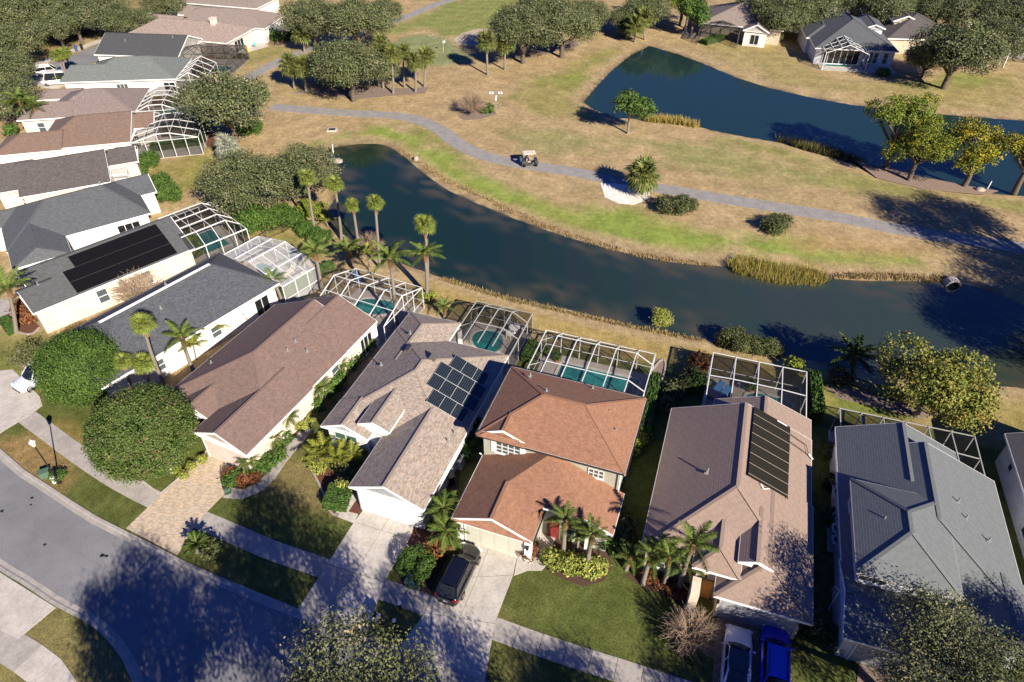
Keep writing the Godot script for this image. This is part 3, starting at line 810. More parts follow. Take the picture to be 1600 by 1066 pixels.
# ---------------------------------------------------------------- pools and their screen cages
# kind: "flat", "mansard" (sides lean in to a flat top) or "gable" (ridge along u at the middle, or along x)
func cage(label: String, n0: Node3D, x0: float, x1: float, u0: float, u1: float, h: float, kind: String, frame: Material, screen: Material, nx: int, nu: int, rise := 0.9, beam := 0.075, rail := true) -> Node3D:
	var o := thing("pool_cage", label, "pool cage", n0.position, n0.rotation.y, "screened pool cages behind the houses")
	var top := func(x: float, u: float) -> float:
		var dx := minf(x - x0, x1 - x); var du := u1 - u
		if kind == "mansard": return h + rise * clampf(minf(dx, du) / 1.5, 0, 1)
		if kind == "gable": return h + rise * clampf(dx / ((x1 - x0) / 2), 0, 1)
		if kind == "gable_x": return h + rise * (1.0 - absf(u - (u0 + u1) / 2) / ((u1 - u0) / 2))
		return h + 0.12 * clampf(minf(dx, du), 0, 1)
	var xs := []; var us := []
	for k in nx + 1: xs.append(lerpf(x0, x1, float(k) / nx))
	for k in nu + 1: us.append(lerpf(u0, u1, float(k) / nu))
	if kind == "mansard":
		xs[1] = x0 + 1.5; xs[nx - 1] = x1 - 1.5
		for k in range(2, nx - 1): xs[k] = lerpf(xs[1], xs[nx - 1], float(k - 1) / (nx - 2))
		us[nu - 1] = u1 - 1.5
		for k in range(1, nu - 1): us[k] = lerpf(u0, us[nu - 1], float(k) / (nu - 1))
	var pt := func(x: float, u: float) -> Vector3: return Vector3(x, top.call(x, u), -u)
	var bar := func(a: Vector3, b: Vector3, w: float, d: float) -> void:
		var mb := MB.new(); mb.bar(a, b, w, d); obj("beam", mb, frame, o)
	# roof beams
	for k in nx + 1:
		for j in nu: bar.call(pt.call(xs[k], us[j]), pt.call(xs[k], us[j + 1]), beam, beam * 1.6)
	for j in nu + 1:
		if j == 0 and kind != "gable": continue
		for k in nx: bar.call(pt.call(xs[k], us[j]), pt.call(xs[k + 1], us[j]), beam * 0.8, beam)
	# posts and chair rails
	var post := func(x: float, u: float) -> void:
		var mb := MB.new(); var t: Vector3 = pt.call(x, u)
		mb.bar(Vector3(x, 0.05, -u), t, beam, beam); obj("post", mb, frame, o)
	for x in xs: post.call(x, u1)
	for j in range(0, nu):
		post.call(x0, us[j]); post.call(x1, us[j])
	if rail:
		bar.call(Vector3(x0, 0.95, -u1), Vector3(x1, 0.95, -u1), beam * 0.7, beam * 0.7)
		for x in [x0, x1]: bar.call(Vector3(x, 0.95, -u0), Vector3(x, 0.95, -u1), beam * 0.7, beam * 0.7)
	if kind.begins_with("gable"):                               # the eave line across the gable ends
		if kind == "gable": bar.call(Vector3(x0, h, -u1), Vector3(x1, h, -u1), beam, beam)
		else:
			for x in [x0, x1]: bar.call(Vector3(x, h, -u0), Vector3(x, h, -u1), beam, beam)
	# screens, bay by bay
	for k in nx:
		for j in nu:
			var mb := MB.new()
			mb.quad(pt.call(xs[k], us[j]), pt.call(xs[k + 1], us[j]), pt.call(xs[k + 1], us[j + 1]), pt.call(xs[k], us[j + 1]))
			obj("screen_panel", mb, screen, o)
	for k in nx:
		var mb := MB.new()
		mb.quad(Vector3(xs[k], 0.1, -u1), Vector3(xs[k + 1], 0.1, -u1), pt.call(xs[k + 1], u1), pt.call(xs[k], u1))
		obj("screen_panel", mb, screen, o)
	for j in nu:
		for x in [x0, x1]:
			var mb := MB.new()
			mb.quad(Vector3(x, 0.1, -us[j]), Vector3(x, 0.1, -us[j + 1]), pt.call(x, us[j + 1]), pt.call(x, us[j]))
			obj("screen_panel", mb, screen, o)
	return o
func pool(label: String, n0: Node3D, deck_area: Array, shape: PackedVector2Array, deck: Material = null) -> void:   # deck: x0, x1, u0, u1; shape in x, u
	var f := Transform3D(Basis(Vector3.UP, n0.rotation.y), n0.position)
	var mb := MB.new()
	var dk := PackedVector2Array([Vector2(deck_area[0], -deck_area[2]), Vector2(deck_area[1], -deck_area[2]), Vector2(deck_area[1], -deck_area[3]), Vector2(deck_area[0], -deck_area[3])])
	mb.slab(dk, -0.05, 0.05)
	var d := obj("pool_deck", mb, deck if deck else M.deck, self, f); d.set_meta("kind", "structure")
	var q := PackedVector2Array()
	for p in shape: q.append(Vector2(p.x, -p.y))
	var o := thing("swimming_pool", label, "swimming pool", n0.position, n0.rotation.y, "swimming pools in the cages")
	mb = MB.new()
	var rim := Geometry2D.offset_polygon(q, 0.28, Geometry2D.JOIN_ROUND)[0]
	mb.sheet(q, 0.062)
	obj("water", mb, M.pool_water, o)
	mb = MB.new()
	for k in q.size():
		var a := q[k]; var b := q[(k + 1) % q.size()]
		mb.bar(Vector3(a.x, 0.075, a.y), Vector3(b.x, 0.075, b.y), 0.28, 0.07)
	obj("coping", mb, M.deck_pale, o)
func oval(x: float, u: float, rx: float, ru: float, bump := 0.0, turn := 0.0) -> PackedVector2Array:
	var o := PackedVector2Array()
	for k in 28:
		var a := TAU * k / 28
		var s := 1.0 + bump * cos(2 * a + 0.6) + bump * 0.5 * sin(3 * a)
		o.append(Vector2(x, u) + Vector2(cos(a) * rx * s, sin(a) * ru * s).rotated(turn))
	return o
func rect(x0: float, x1: float, u0: float, u1: float) -> PackedVector2Array:
	return PackedVector2Array([Vector2(x0, u0), Vector2(x1, u0), Vector2(x1, u1), Vector2(x0, u1)])

const FRONT := Vector3(0, 0, 1)
const BACK := Vector3(0, 0, -1)
const LEFT := Vector3(-1, 0, 0)
const RIGHT := Vector3(1, 0, 0)

func make_houses() -> void:
	var n: Node3D
	var mb: MB
	var w: Material
	# --- the two-storey house with the orange roof
	n = house("two storey sage green house with an orange shingled roof and black car in front", -2.62, -33.66, 19.35)
	w = M.wall_sage
	var r := {"roof": M.roof_orange, "wall": w, "gutter": true}
	wing(n, r.merged({"ax": "x", "s0": 0.0, "s1": 7.8, "t0": 0.0, "t1": 11.05, "he": 5.5, "e0": "hip", "e1": "hip"}))
	wing(n, {"roof": M.roof_orange, "s0": 0.05, "s1": 3.9, "t0": 0.28, "t1": 2.15, "he": 5.52, "e1": "open"})
	wing(n, r.merged({"s0": 0.3, "s1": 6.2, "t0": -5.6, "t1": -2.3, "he": 2.9, "e1": "open"}))
	mb = MB.new()
	roof_face(mb, [Vector3(.3, 2.9, 2.4), Vector3(.3, 2.9, -.4), Vector3(5.7, 5.3, -.4), Vector3(3.25, 4.2, 2.4)], Vector3(0, 0, 1))
	roof_face(mb, [Vector3(3.25, 4.2, 2.4), Vector3(5.7, 5.3, -.35), Vector3(9.25, 3.76, 3.3), Vector3(6.2, 3.76, 3.3), Vector3(5.1, 3.36, 4.3)], Vector3(1, 0, 0))
	roof_face(mb, [Vector3(5.7, 5.3, -.35), Vector3(11.2, 2.9, -.4), Vector3(11.2, 2.9, 3.3), Vector3(9.25, 3.76, 3.3)], Vector3(0, 0, 1))
	obj("roof", mb, M.roof_orange, n)
	mb = MB.new()
	mb = null
	for q in [[Vector3(11.2, 2.8, -.4), Vector3(11.2, 2.8, 3.3)], [Vector3(.3, 2.8, 2.4), Vector3(.3, 2.8, -.4)], [Vector3(6.2, 3.66, 3.3), Vector3(9.25, 3.66, 3.3)], [Vector3(9.25, 3.66, 3.3), Vector3(11.2, 2.8, 3.3)], [Vector3(7.3, 2.8, 3.3), Vector3(9.25, 3.66, 3.32)]]:
		mb = MB.new(); mb.bar(q[0], q[1], 0.06, 0.2); obj("fascia", mb, M.trim, n)
	mb = MB.new()
	mb.box(Vector3(5.7, 1.4, 1.2), Vector3(10.2, 2.8, 3.2))
	mb.tri(Vector3(6.4, 2.8, 2.82), Vector3(10.8, 2.8, 2.82), Vector3(9.25, 3.7, 2.82))
	obj("wall", mb, w, n)
	mb = MB.new()                                               # the shingled skirts under the two front gables
	roof_face(mb, [Vector3(.3, 2.86, 5.75), Vector3(6.2, 2.86, 5.75), Vector3(5.3, 3.28, 5.2), Vector3(1.2, 3.28, 5.2)], Vector3(1, 0, 0))
	obj("gable_skirt", mb, M.roof_orange, n); mb = MB.new()
	roof_face(mb, [Vector3(.1, 5.5, .1), Vector3(3.85, 5.5, .1), Vector3(3.2, 5.85, -.2), Vector3(.75, 5.85, -.2)], Vector3(1, 0, 0))
	obj("gable_skirt", mb, M.roof_orange, n)
	garage_door(n, Vector3(3.3, 0, 5.3), FRONT, 4.2, 2.15, M.door_sage, M.trim)
	mb = MB.new(); mb.box(Vector3(5.85, 1.3, 5.35), Vector3(0.5, 2.6, 0.3)); obj("pilaster", mb, M.trim, n)
	mb = MB.new(); mb.box(Vector3(0.75, 1.3, 5.35), Vector3(0.4, 2.6, 0.2))
	obj("pilaster", mb, M.trim, n)
	for x in [0.78, 5.85]:
		mb = MB.new(); mb.box(Vector3(x, 1.95, 5.58), Vector3(0.16, 0.3, 0.16)); mb.box(Vector3(x, 2.13, 5.56), Vector3(0.22, 0.05, 0.22))
		obj("wall_lamp", mb, M.black, n)
	window(n, Vector3(2.35, 3.75, -.38), FRONT, 1.9, 1.15, 4, 3)
	for x in [1.2, 3.5]:
		mb = MB.new(); mb.box(Vector3(x, 4.3, -.36), Vector3(0.34, 1.2, 0.06)); obj("shutter", mb, M.trim, n)
	window(n, Vector3(9.0, 3.9, -.38), FRONT, 1.1, 0.8, 3, 2)
	door(n, Vector3(6.9, 0, 2.85), FRONT, M.door_red)
	mb = MB.new(); mb.box(Vector3(9.5, 1.3, 2.95), Vector3(0.36, 2.6, 0.36)); obj("porch_column", mb, M.trim, n)
	window(n, Vector3(8.5, 0.9, 2.82), FRONT, 1.4, 1.3, 2, 2)
	window(n, Vector3(10.66, 3.6, -4.0), RIGHT, 1.0, 1.2); window(n, Vector3(.38, 3.6, -4.5), LEFT, 1.0, 1.2)
	vents(n, [[2.1, 6.5, 6.2], [6.9, 5.75, 7.2], [8.8, 6.2, 4.6], [9.6, 5.95, 3.2], [3.9, 6.9, 4.6]])
	downspout(n, 10.75, 0.2, 5.4, M.trim); downspout(n, .3, 0.5, 2.9, M.trim)
	cage("white framed pool cage with lean-in sides behind the orange roofed house", n, .35, 10.55, 7.9, 16.6, 2.6, "mansard", M.frame_white, M.screen, 6, 3, 0.9, 0.07)
	pool("turquoise pool behind the orange roofed house", n, [0.4, 10.5, 7.3, 16.5], rect(2.2, 9.8, 11.2, 15.6))

	# --- the tan house with the rooftop photovoltaic panels
	n = house("white walled house with a mottled tan roof and many photovoltaic panels", -15.13, -36.86, 20.0)
	r = {"roof": M.roof_tan, "wall": M.wall_cool}
	wing(n, r.merged({"s0": 0.0, "s1": 11.05, "t0": 0.7, "t1": 13.0, "e0": "hip", "e1": "hip"}))
	wing(n, r.merged({"s0": 0.03, "s1": 5.25, "t0": 8.0, "t1": 15.75, "he": 2.91, "e0": "open", "e1": "hip"}))
	wing(n, r.merged({"s0": -0.03, "s1": 4.2, "t0": 0.0, "t1": 3.2, "he": 2.93, "e1": "open"}))
	wing(n, r.merged({"s0": 3.2, "s1": 5.95, "t0": 0.45, "t1": 4.6, "he": 3.95, "e1": "open"}))
	wing(n, r.merged({"s0": 5.1, "s1": 11.12, "t0": -4.45, "t1": 4.0, "he": 2.94, "e1": "open"}))
	garage_door(n, Vector3(8.1, 0, 4.15), FRONT, 4.7, 2.2, M.door_white, M.trim)
	window(n, Vector3(1.95, 0.9, -.3), FRONT, 2.0, 1.5, 2, 2, "glass_green")
	door(n, Vector3(4.6, 0, -.75), FRONT, M.door_white)
	for k in [[0.2, 2.6, 8.4, 4, 8.1], [0, 1.3, 4.5, 2, 4.2]]: pass
	for strip in [[8.3, 7.45, 3, 9.75], [6.83, 6.8, 4, 8.28], [5.36, 6.8, 4, 6.81], [3.89, 7.45, 3, 5.34]]:
		for k in strip[2]:
			var xa: float = strip[1] + k * 1.0
			var ya := 2.9 + (11.05 - xa) * 0.44
			var ex := Vector3(0.985, -0.985 * 0.44, 0); var ez := Vector3(0, 0, -(strip[3] - strip[0]))
			mb = MB.new()
			slab_on_roof(mb, Vector3(xa, ya, -strip[0]), ex, ez, 0.09, 0.04)
			var pan := obj("solar_panel", mb, M.pv_frame, n)
			mb = MB.new()
			var nn := Vector3(0.44, 1, 0).normalized() * 0.133
			var a := Vector3(xa, ya, -strip[0]) + nn + ex * 0.012 + ez * 0.01
			mb.quad(a, a + ex * 0.976, a + ex * 0.976 + ez * 0.98, a + ez * 0.98)
			obj("solar_cell_face", mb, M.pv, pan)
	vents(n, [[1.6, 3.75, 7.2], [10.4, 3.25, 2.6], [10.3, 3.3, 1.6], [2.2, 4.0, 11.6]])
	for q in [[3.2, 4.35, 9.3, 0.6], [6.1, 5.05, 8.3, 0.55]]:
		mb = MB.new(); mb.box(Vector3(q[0], q[1] + 0.1, -q[2]), Vector3(0.55, 0.14, 0.75), Basis(Vector3(0, 0, 1), 0.41 if q[0] < 5 else -0.41)); obj("roof_vent", mb, M.roof_coffee, n)
	window(n, Vector3(10.66, 0.9, -6), RIGHT, 1.2, 1.3); window(n, Vector3(.39, 0.9, -6), LEFT, 1.2, 1.3)
	mb = MB.new(); mb.box(Vector3(5.35, 1.3, -15.2), Vector3(0.3, 2.6, 0.3)); obj("porch_column", mb, M.trim, n)
	cage("bronze framed pool cage behind the tan photovoltaic roof", n, 5.2, 11.0, 13.1, 19.8, 2.6, "mansard", M.frame_grey, M.screen_dark, 4, 3, 0.9, 0.07)
	pool("kidney shaped pool in the bronze framed cage", n, [4.4, 11.0, 12.4, 19.8], oval(7.3, 17.3, 1.5, 2.0, 0.09, 0.5))

	# --- the brown roofed house with the paver driveway
	n = house("cream walled house with a long plain brown roof and a tan paver driveway", -28.01, -42.13, 25.34)
	r = {"roof": M.roof_brown, "wall": M.wall_pink}
	wing(n, r.merged({"s0": 0.0, "s1": 10.45, "t0": -1.5, "t1": 11.75, "e0": "hip"}))
	wing(n, r.merged({"s0": 2.3, "s1": 10.4, "t0": 9.0, "t1": 13.8, "he": 2.93, "e0": "open"}))
	wing(n, r.merged({"s0": 5.14, "s1": 10.66, "t0": -4.1, "t1": 4.0, "he": 2.92, "e1": "open"}))
	wing(n, r.merged({"s0": 1.7, "s1": 5.3, "t0": -2.5, "t1": 3.0, "he": 2.92, "e1": "open"}))
	garage_door(n, Vector3(7.9, 0, 3.8), FRONT, 4.3, 2.2, M.wall_pink, M.trim)
	window(n, Vector3(3.5, 0.9, 2.2), FRONT, 1.3, 1.3)
	window(n, Vector3(10.06, 0.9, -1.5), RIGHT, 1.0, 1.3, 1, 2); window(n, Vector3(10.06, 0.9, -7.5), RIGHT, 1.0, 1.3, 1, 2)
	window(n, Vector3(10.02, 0.15, -12.2), RIGHT, 1.8, 2.0, 3, 1, "glass_dark")
	vents(n, [[1.2, 3.4, 2.3], [6.9, 4.45, 6.8], [8.2, 3.95, 6.6], [7.0, 4.4, 5.6]])
	mb = MB.new(); mb.box(Vector3(10.1, 1.4, -13.6), Vector3(0.35, 2.8, 0.35)); obj("porch_column", mb, M.trim, n)
	cage("white gabled pool cage behind the plain brown roof", n, 3.2, 11.2, 13.7, 20.6, 2.6, "gable_x", M.frame_white, M.screen, 4, 4, 1.3, 0.065)
	pool("green pool in the white gabled cage", n, [2.9, 11.3, 13.2, 20.6], oval(6.5, 18.6, 2.2, 1.5, 0.08, 0.3))

	# --- the house with the slate roof and the round trees in front
	n = house("white walled house with a long slate grey roof behind two round trees", -29.41, -48.0, 35.8)
	r = {"roof": M.roof_slate, "wall": M.wall_white}
	wing(n, r.merged({"s0": -9.7, "s1": -0.1, "t0": -8.5, "t1": 10.2, "p": 0.52, "e0": "hip", "e1": "hip", "k1": 0.8, "cap": 0.2}))
	mb = MB.new(); mb.bar(Vector3(-4.9, 5.44, 5.0), Vector3(-4.9, 5.44, -6.3), 0.3, 0.06); obj("ridge_vent", mb, M.trim, n)
	window(n, Vector3(-.49, 0.9, -2.6), RIGHT, 1.0, 1.2, 1, 2); window(n, Vector3(-.49, 0.3, -8.0), RIGHT, 1.6, 1.9, 2, 1, "glass_dark")
	window(n, Vector3(-.49, 0.9, 3.4), RIGHT, 1.0, 1.2, 1, 2)
	vents(n, [[-3.4, 4.65, -0.2], [-6.3, 4.75, 2.2]])
	cage("pool cage with pale milky screens behind the slate roof", n, -9.5, 0.3, 10.2, 15.0, 2.6, "gable", M.frame_white, M.screen_pale, 4, 3, 1.1)
	pool("teal pool under pale milky screens", n, [-9.6, 0.4, 9.8, 15.0], oval(-6.6, 13.3, 2.0, 1.0, 0.1))

	# --- left row
	n = house("cream walled house with a charcoal roof nearly covered by black solar collectors", -45.57, -51.46, 44.5)
	r = {"roof": M.roof_charcoal, "wall": M.wall_cream}
	wing(n, r.merged({"s0": -8.8, "s1": 0.0, "t0": 2.9, "t1": 16.0, "p": 0.48, "rake0": false}))
	wing(n, r.merged({"s0": -5.3, "s1": -0.02, "t0": -0.2, "t1": 4.5, "he": 2.88, "p": 0.46, "e1": "open"}))
	wing(n, r.merged({"s0": -9.0, "s1": -4.6, "t0": 0.8, "t1": 4.0, "he": 2.86, "p": 0.46, "e1": "open"}))
	for strip in [[-4.1, 5.2, 14.2], [-2.78, 4.0, 14.2], [-1.46, 4.0, 14.2]]:
		for k in 4:
			var ua := lerpf(strip[1], strip[2], k / 4.0); var ub := lerpf(strip[1], strip[2], (k + 1) / 4.0) - 0.005
			mb = MB.new()
			slab_on_roof(mb, Vector3(strip[0], 2.9 - strip[0] * 0.48, -ua), Vector3(1.28, -1.28 * 0.48, 0), Vector3(0, 0, -(ub - ua)), 0.05, 0.03)
			obj("solar_collector", mb, M.collector, n)
	window(n, Vector3(-.4, 0.8, -6.0), RIGHT, 1.0, 1.5, 1, 2); window(n, Vector3(-.4, 0.8, -10.0), RIGHT, 2.0, 1.5, 2, 2)
	vents(n, [[-2.6, 4.05, 1.6]])
	cage("tall pool cage with white frame and dark screens beside the solar collector roof", n, -8.4, 0.2, 15.4, 22.0, 2.8, "mansard", M.frame_white, M.screen_dark, 5, 4, 1.1)
	pool("dark teal pool in the tall white framed cage", n, [-8.4, 0.2, 15.0, 22.0], rect(-7.5, -2.6, 17.6, 20.9), M.deck_pale)

	n = house("white walled house with a grey blue hipped roof and a garage wing", -49.69, -65.17, 55.28)
	r = {"roof": M.roof_greyblue, "wall": M.wall_white}
	wing(n, r.merged({"s0": -10.4, "s1": 0.0, "t0": -5.5, "t1": 9.2, "p": 0.46, "e0": "hip", "e1": "hip", "k1": 0.7}))
	wing(n, r.merged({"s0": -10.2, "s1": -5.0, "t0": 4.0, "t1": 11.0, "he": 2.93, "p": 0.5, "e0": "open", "e1": "gable"}))
	wing(n, r.merged({"ax": "x", "s0": -5.4, "s1": 0.2, "t0": -4.0, "t1": 4.1, "he": 2.92, "p": 0.44, "e0": "open", "e1": "hip", "k1": 0.3}))
	wing(n, r.merged({"s0": -10.3, "s1": -6.0, "t0": -7.0, "t1": 0.0, "he": 2.94, "p": 0.44, "e1": "open"}))
	window(n, Vector3(-.4, 0.3, -6.5), RIGHT, 2.4, 1.9, 3, 1, "glass_dark")
	vents(n, [[2.3, 3.6, -2.2], [-6.5, 4.9, 5.6]])
	for q in [[-6.2, 4.75, 3.2, 1.4], [-7.0, 4.5, 6.0, 0.6], [-8.3, 3.95, 9.5, 0.6]]:
		mb = MB.new(); mb.box(Vector3(q[0], q[1], -q[2]), Vector3(0.5, 0.12, q[3]), Basis(Vector3(0, 0, 1), 0.43)); obj("roof_vent", mb, M.roof_black, n)

	n = house("cream house with a mottled dark coffee roof and a small rear wing", -59.25, -74.18, 66.04)
	r = {"roof": M.roof_coffee, "wall": M.wall_cream}
	wing(n, r.merged({"s0": -10.0, "s1": 0.0, "t0": -0.3, "t1": 9.8, "p": 0.44, "rake0": false}))
	wing(n, r.merged({"s0": -9.9, "s1": -2.2, "t0": -3.2, "t1": 1.5, "he": 2.93, "p": 0.5, "e1": "open"}))
	wing(n, r.merged({"s0": -9.8, "s1": -4.8, "t0": 9.0, "t1": 13.1, "he": 2.92, "p": 0.46, "e0": "open"}))
	window(n, Vector3(-.4, 0.8, -8.0), RIGHT, 2.2, 1.4, 4, 1)
	cage("small flat roofed lanai cage beside the coffee coloured roof", n, -4.7, -0.3, 9.7, 11.6, 2.5, "flat", M.frame_white, M.screen_pale, 2, 1)

	n = house("white house with an umber brown hipped roof beside the open sided pool cage", -64.13, -87.24, 76.5)
	r = {"roof": M.roof_umber, "wall": M.wall_white}
	wing(n, r.merged({"s0": -10.8, "s1": 0.0, "t0": -0.5, "t1": 11.6, "p": 0.42, "e0": "hip", "k0": 0.9}))
	wing(n, r.merged({"s0": -9.9, "s1": -4.6, "t0": 10.0, "t1": 14.0, "he": 2.92, "p": 0.46, "e0": "open"}))
	wing(n, r.merged({"s0": -5.9, "s1": 0.65, "t0": -5.6, "t1": 3.0, "he": 2.93, "p": 0.44, "e0": "hip", "e1": "open"}))
	window(n, Vector3(-.4, 0.8, -2.5), RIGHT, 1.0, 1.4, 1, 2); window(n, Vector3(-3.0, 0.2, -11.32), BACK, 4.0, 2.2, 4, 1, "glass_dark"); window(n, Vector3(-.4, 0.3, -10.2), RIGHT, 2.0, 1.9, 3, 1, "glass_dark")
	vents(n, [[-7.6, 4.35, 3.6], [-6.8, 4.7, 5.2]])
	cage("long gabled pool cage with white frame beside the umber roof", n, -7.6, -0.2, 11.5, 20.4, 2.6, "gable_x", M.frame_white, M.screen_dark, 3, 5, 1.2, 0.075, false)
	pool("blue pool in the long gabled cage", n, [-7.6, -0.2, 11.2, 20.4], oval(-5.8, 16.2, 1.4, 2.7, 0.08), M.deck_pale)

	n = house("pale pink house with a smooth mauve hipped roof", -69.21, -98.19, 80.17)
	r = {"roof": M.roof_mauve, "wall": M.wall_pink}
	wing(n, r.merged({"s0": -10.2, "s1": 0.0, "t0": 0.0, "t1": 12.7, "p": 0.42, "e0": "hip", "e1": "hip"}))
	wing(n, r.merged({"s0": -11.3, "s1": -7.6, "t0": -6.0, "t1": 3.0, "he": 2.93, "p": 0.46, "e1": "open"}))
	wing(n, r.merged({"s0": -5.6, "s1": 0.3, "t0": -3.6, "t1": 4.0, "he": 2.92, "p": 0.44, "e0": "hip", "e1": "open"}))
	window(n, Vector3(-.1, 0.8, 0.8), RIGHT, 1.0, 1.4, 1, 2)
	vents(n, [[-3.4, 4.3, 3.8], [-3.2, 4.3, 5.2], [-3.2, 4.2, -0.6]])
	cage("gabled pool cage with white frame beside the mauve roof", n, -9.0, -1.0, 12.6, 18.5, 2.6, "gable_x", M.frame_white, M.screen_dark, 4, 3, 1.3, 0.075, false)
	pool("teal pool in the cage beside the mauve roof", n, [-9.0, -1.0, 12.3, 18.5], rect(-8.4, -5.0, 13.2, 16.4), M.deck_pale)

	n = house("white house with a pale sage green hipped roof", -71.84, -113.15, 84.64)
	r = {"roof": M.roof_sage, "wall": M.wall_white}
	wing(n, r.merged({"s0": -10.4, "s1": 0.0, "t0": 0.3, "t1": 16.0, "p": 0.42, "e0": "hip", "e1": "hip"}))
	wing(n, r.merged({"s0": -7.0, "s1": 0.05, "t0": -2.4, "t1": 5.0, "he": 2.92, "p": 0.44, "e0": "hip", "k0": 0.3, "e1": "open"}))
	window(n, Vector3(-.4, 0.8, -7.0), RIGHT, 1.8, 1.4, 3, 2); window(n, Vector3(-.4, 0.3, -14.6), RIGHT, 1.8, 1.9, 2, 1, "glass_dark")
	cage("arched pool cage with white frame beside the sage green roof", n, -8.4, -0.1, 15.9, 20.6, 2.6, "gable_x", M.frame_white, M.screen_dark, 4, 2, 1.2, 0.075, false)
	pool("pool half hidden behind the oak and the sage roofed house", n, [-8.4, -0.1, 15.6, 20.6], oval(-4, 18.2, 2.0, 1.3, 0.1))

	n = house("pale house with a black streaked roof above a dark pool cage", -71.65, -126.64, 95.75)
	r = {"roof": M.roof_black, "wall": M.wall_white}
	wing(n, r.merged({"s0": -10.6, "s1": 0.0, "t0": -3.6, "t1": 12.2, "p": 0.42}))
	vents(n, [[-3.4, 4.3, 1.0], [-4.6, 4.85, 9.6]])
	cage("large dark pool cage with bronze frame behind the black roof", n, -8.6, 1.2, 12.1, 21.2, 2.6, "gable", M.frame_bronze, M.screen_dark, 4, 4, 1.0)
	pool("pool in the large dark cage", n, [-8.6, 1.2, 11.8, 21.2], rect(-4.6, -0.4, 16.5, 20.0))

	n = house("house with a mottled rose brown roof and a short chimney", -71.7, -138.56, 104.78)
	r = {"roof": M.roof_rose, "wall": M.wall_pink}
	wing(n, r.merged({"s0": -9.6, "s1": 0.3, "t0": -3.0, "t1": 19.0, "p": 0.42, "e0": "hip", "e1": "hip", "k1": 1.0}))
	wing(n, r.merged({"s0": -12.0, "s1": -6.0, "t0": -6.0, "t1": 4.0, "he": 2.93, "p": 0.4, "e1": "open"}))
	mb = MB.new(); mb.box(Vector3(-4.2, 5.0, -14.0), Vector3(1.0, 1.6, 0.9)); mb.box(Vector3(-4.2, 5.85, -14.0), Vector3(1.2, 0.14, 1.1)); obj("chimney", mb, M.wall_pink, n)
	window(n, Vector3(-4.0, 0.2, -18.6), BACK, 3.0, 2.1, 3, 1, "glass_dark")

	n = house("white house with a dusty brown roof beside the far palm clump", -55.24, -143.64, 98.34)
	r = {"roof": M.roof_dust, "wall": M.wall_white}
	wing(n, r.merged({"s0": -10.0, "s1": 0.0, "t0": -14.0, "t1": 6.6, "p": 0.42, "e0": "hip", "e1": "hip"}))
	wing(n, r.merged({"s0": -11.5, "s1": -6.5, "t0": -15.5, "t1": -5.0, "he": 2.93, "p": 0.44, "e1": "open"}))
	window(n, Vector3(-3, 0.6, -6.2), BACK, 2.0, 1.6, 3, 1, "glass_dark")
	n = house("house with a wide dusty roof at the top edge behind the oaks", -58.41, -157.99, 105.0)
	wing(n, {"roof": M.roof_dust, "wall": M.wall_white, "s0": -10.0, "s1": 0.0, "t0": -18.0, "t1": 4.0, "p": 0.42, "e0": "hip", "e1": "hip"})
	n = house("beige house glimpsed between the street trees", -92.0, -152.0, 10.0)
	wing(n, {"roof": M.roof_dust, "wall": M.wall_beige, "s0": -8.0, "s1": 6.0, "t0": 0.0, "t1": 10.0, "he": 4.4, "e0": "hip", "e1": "hip"})
	make_right_houses()
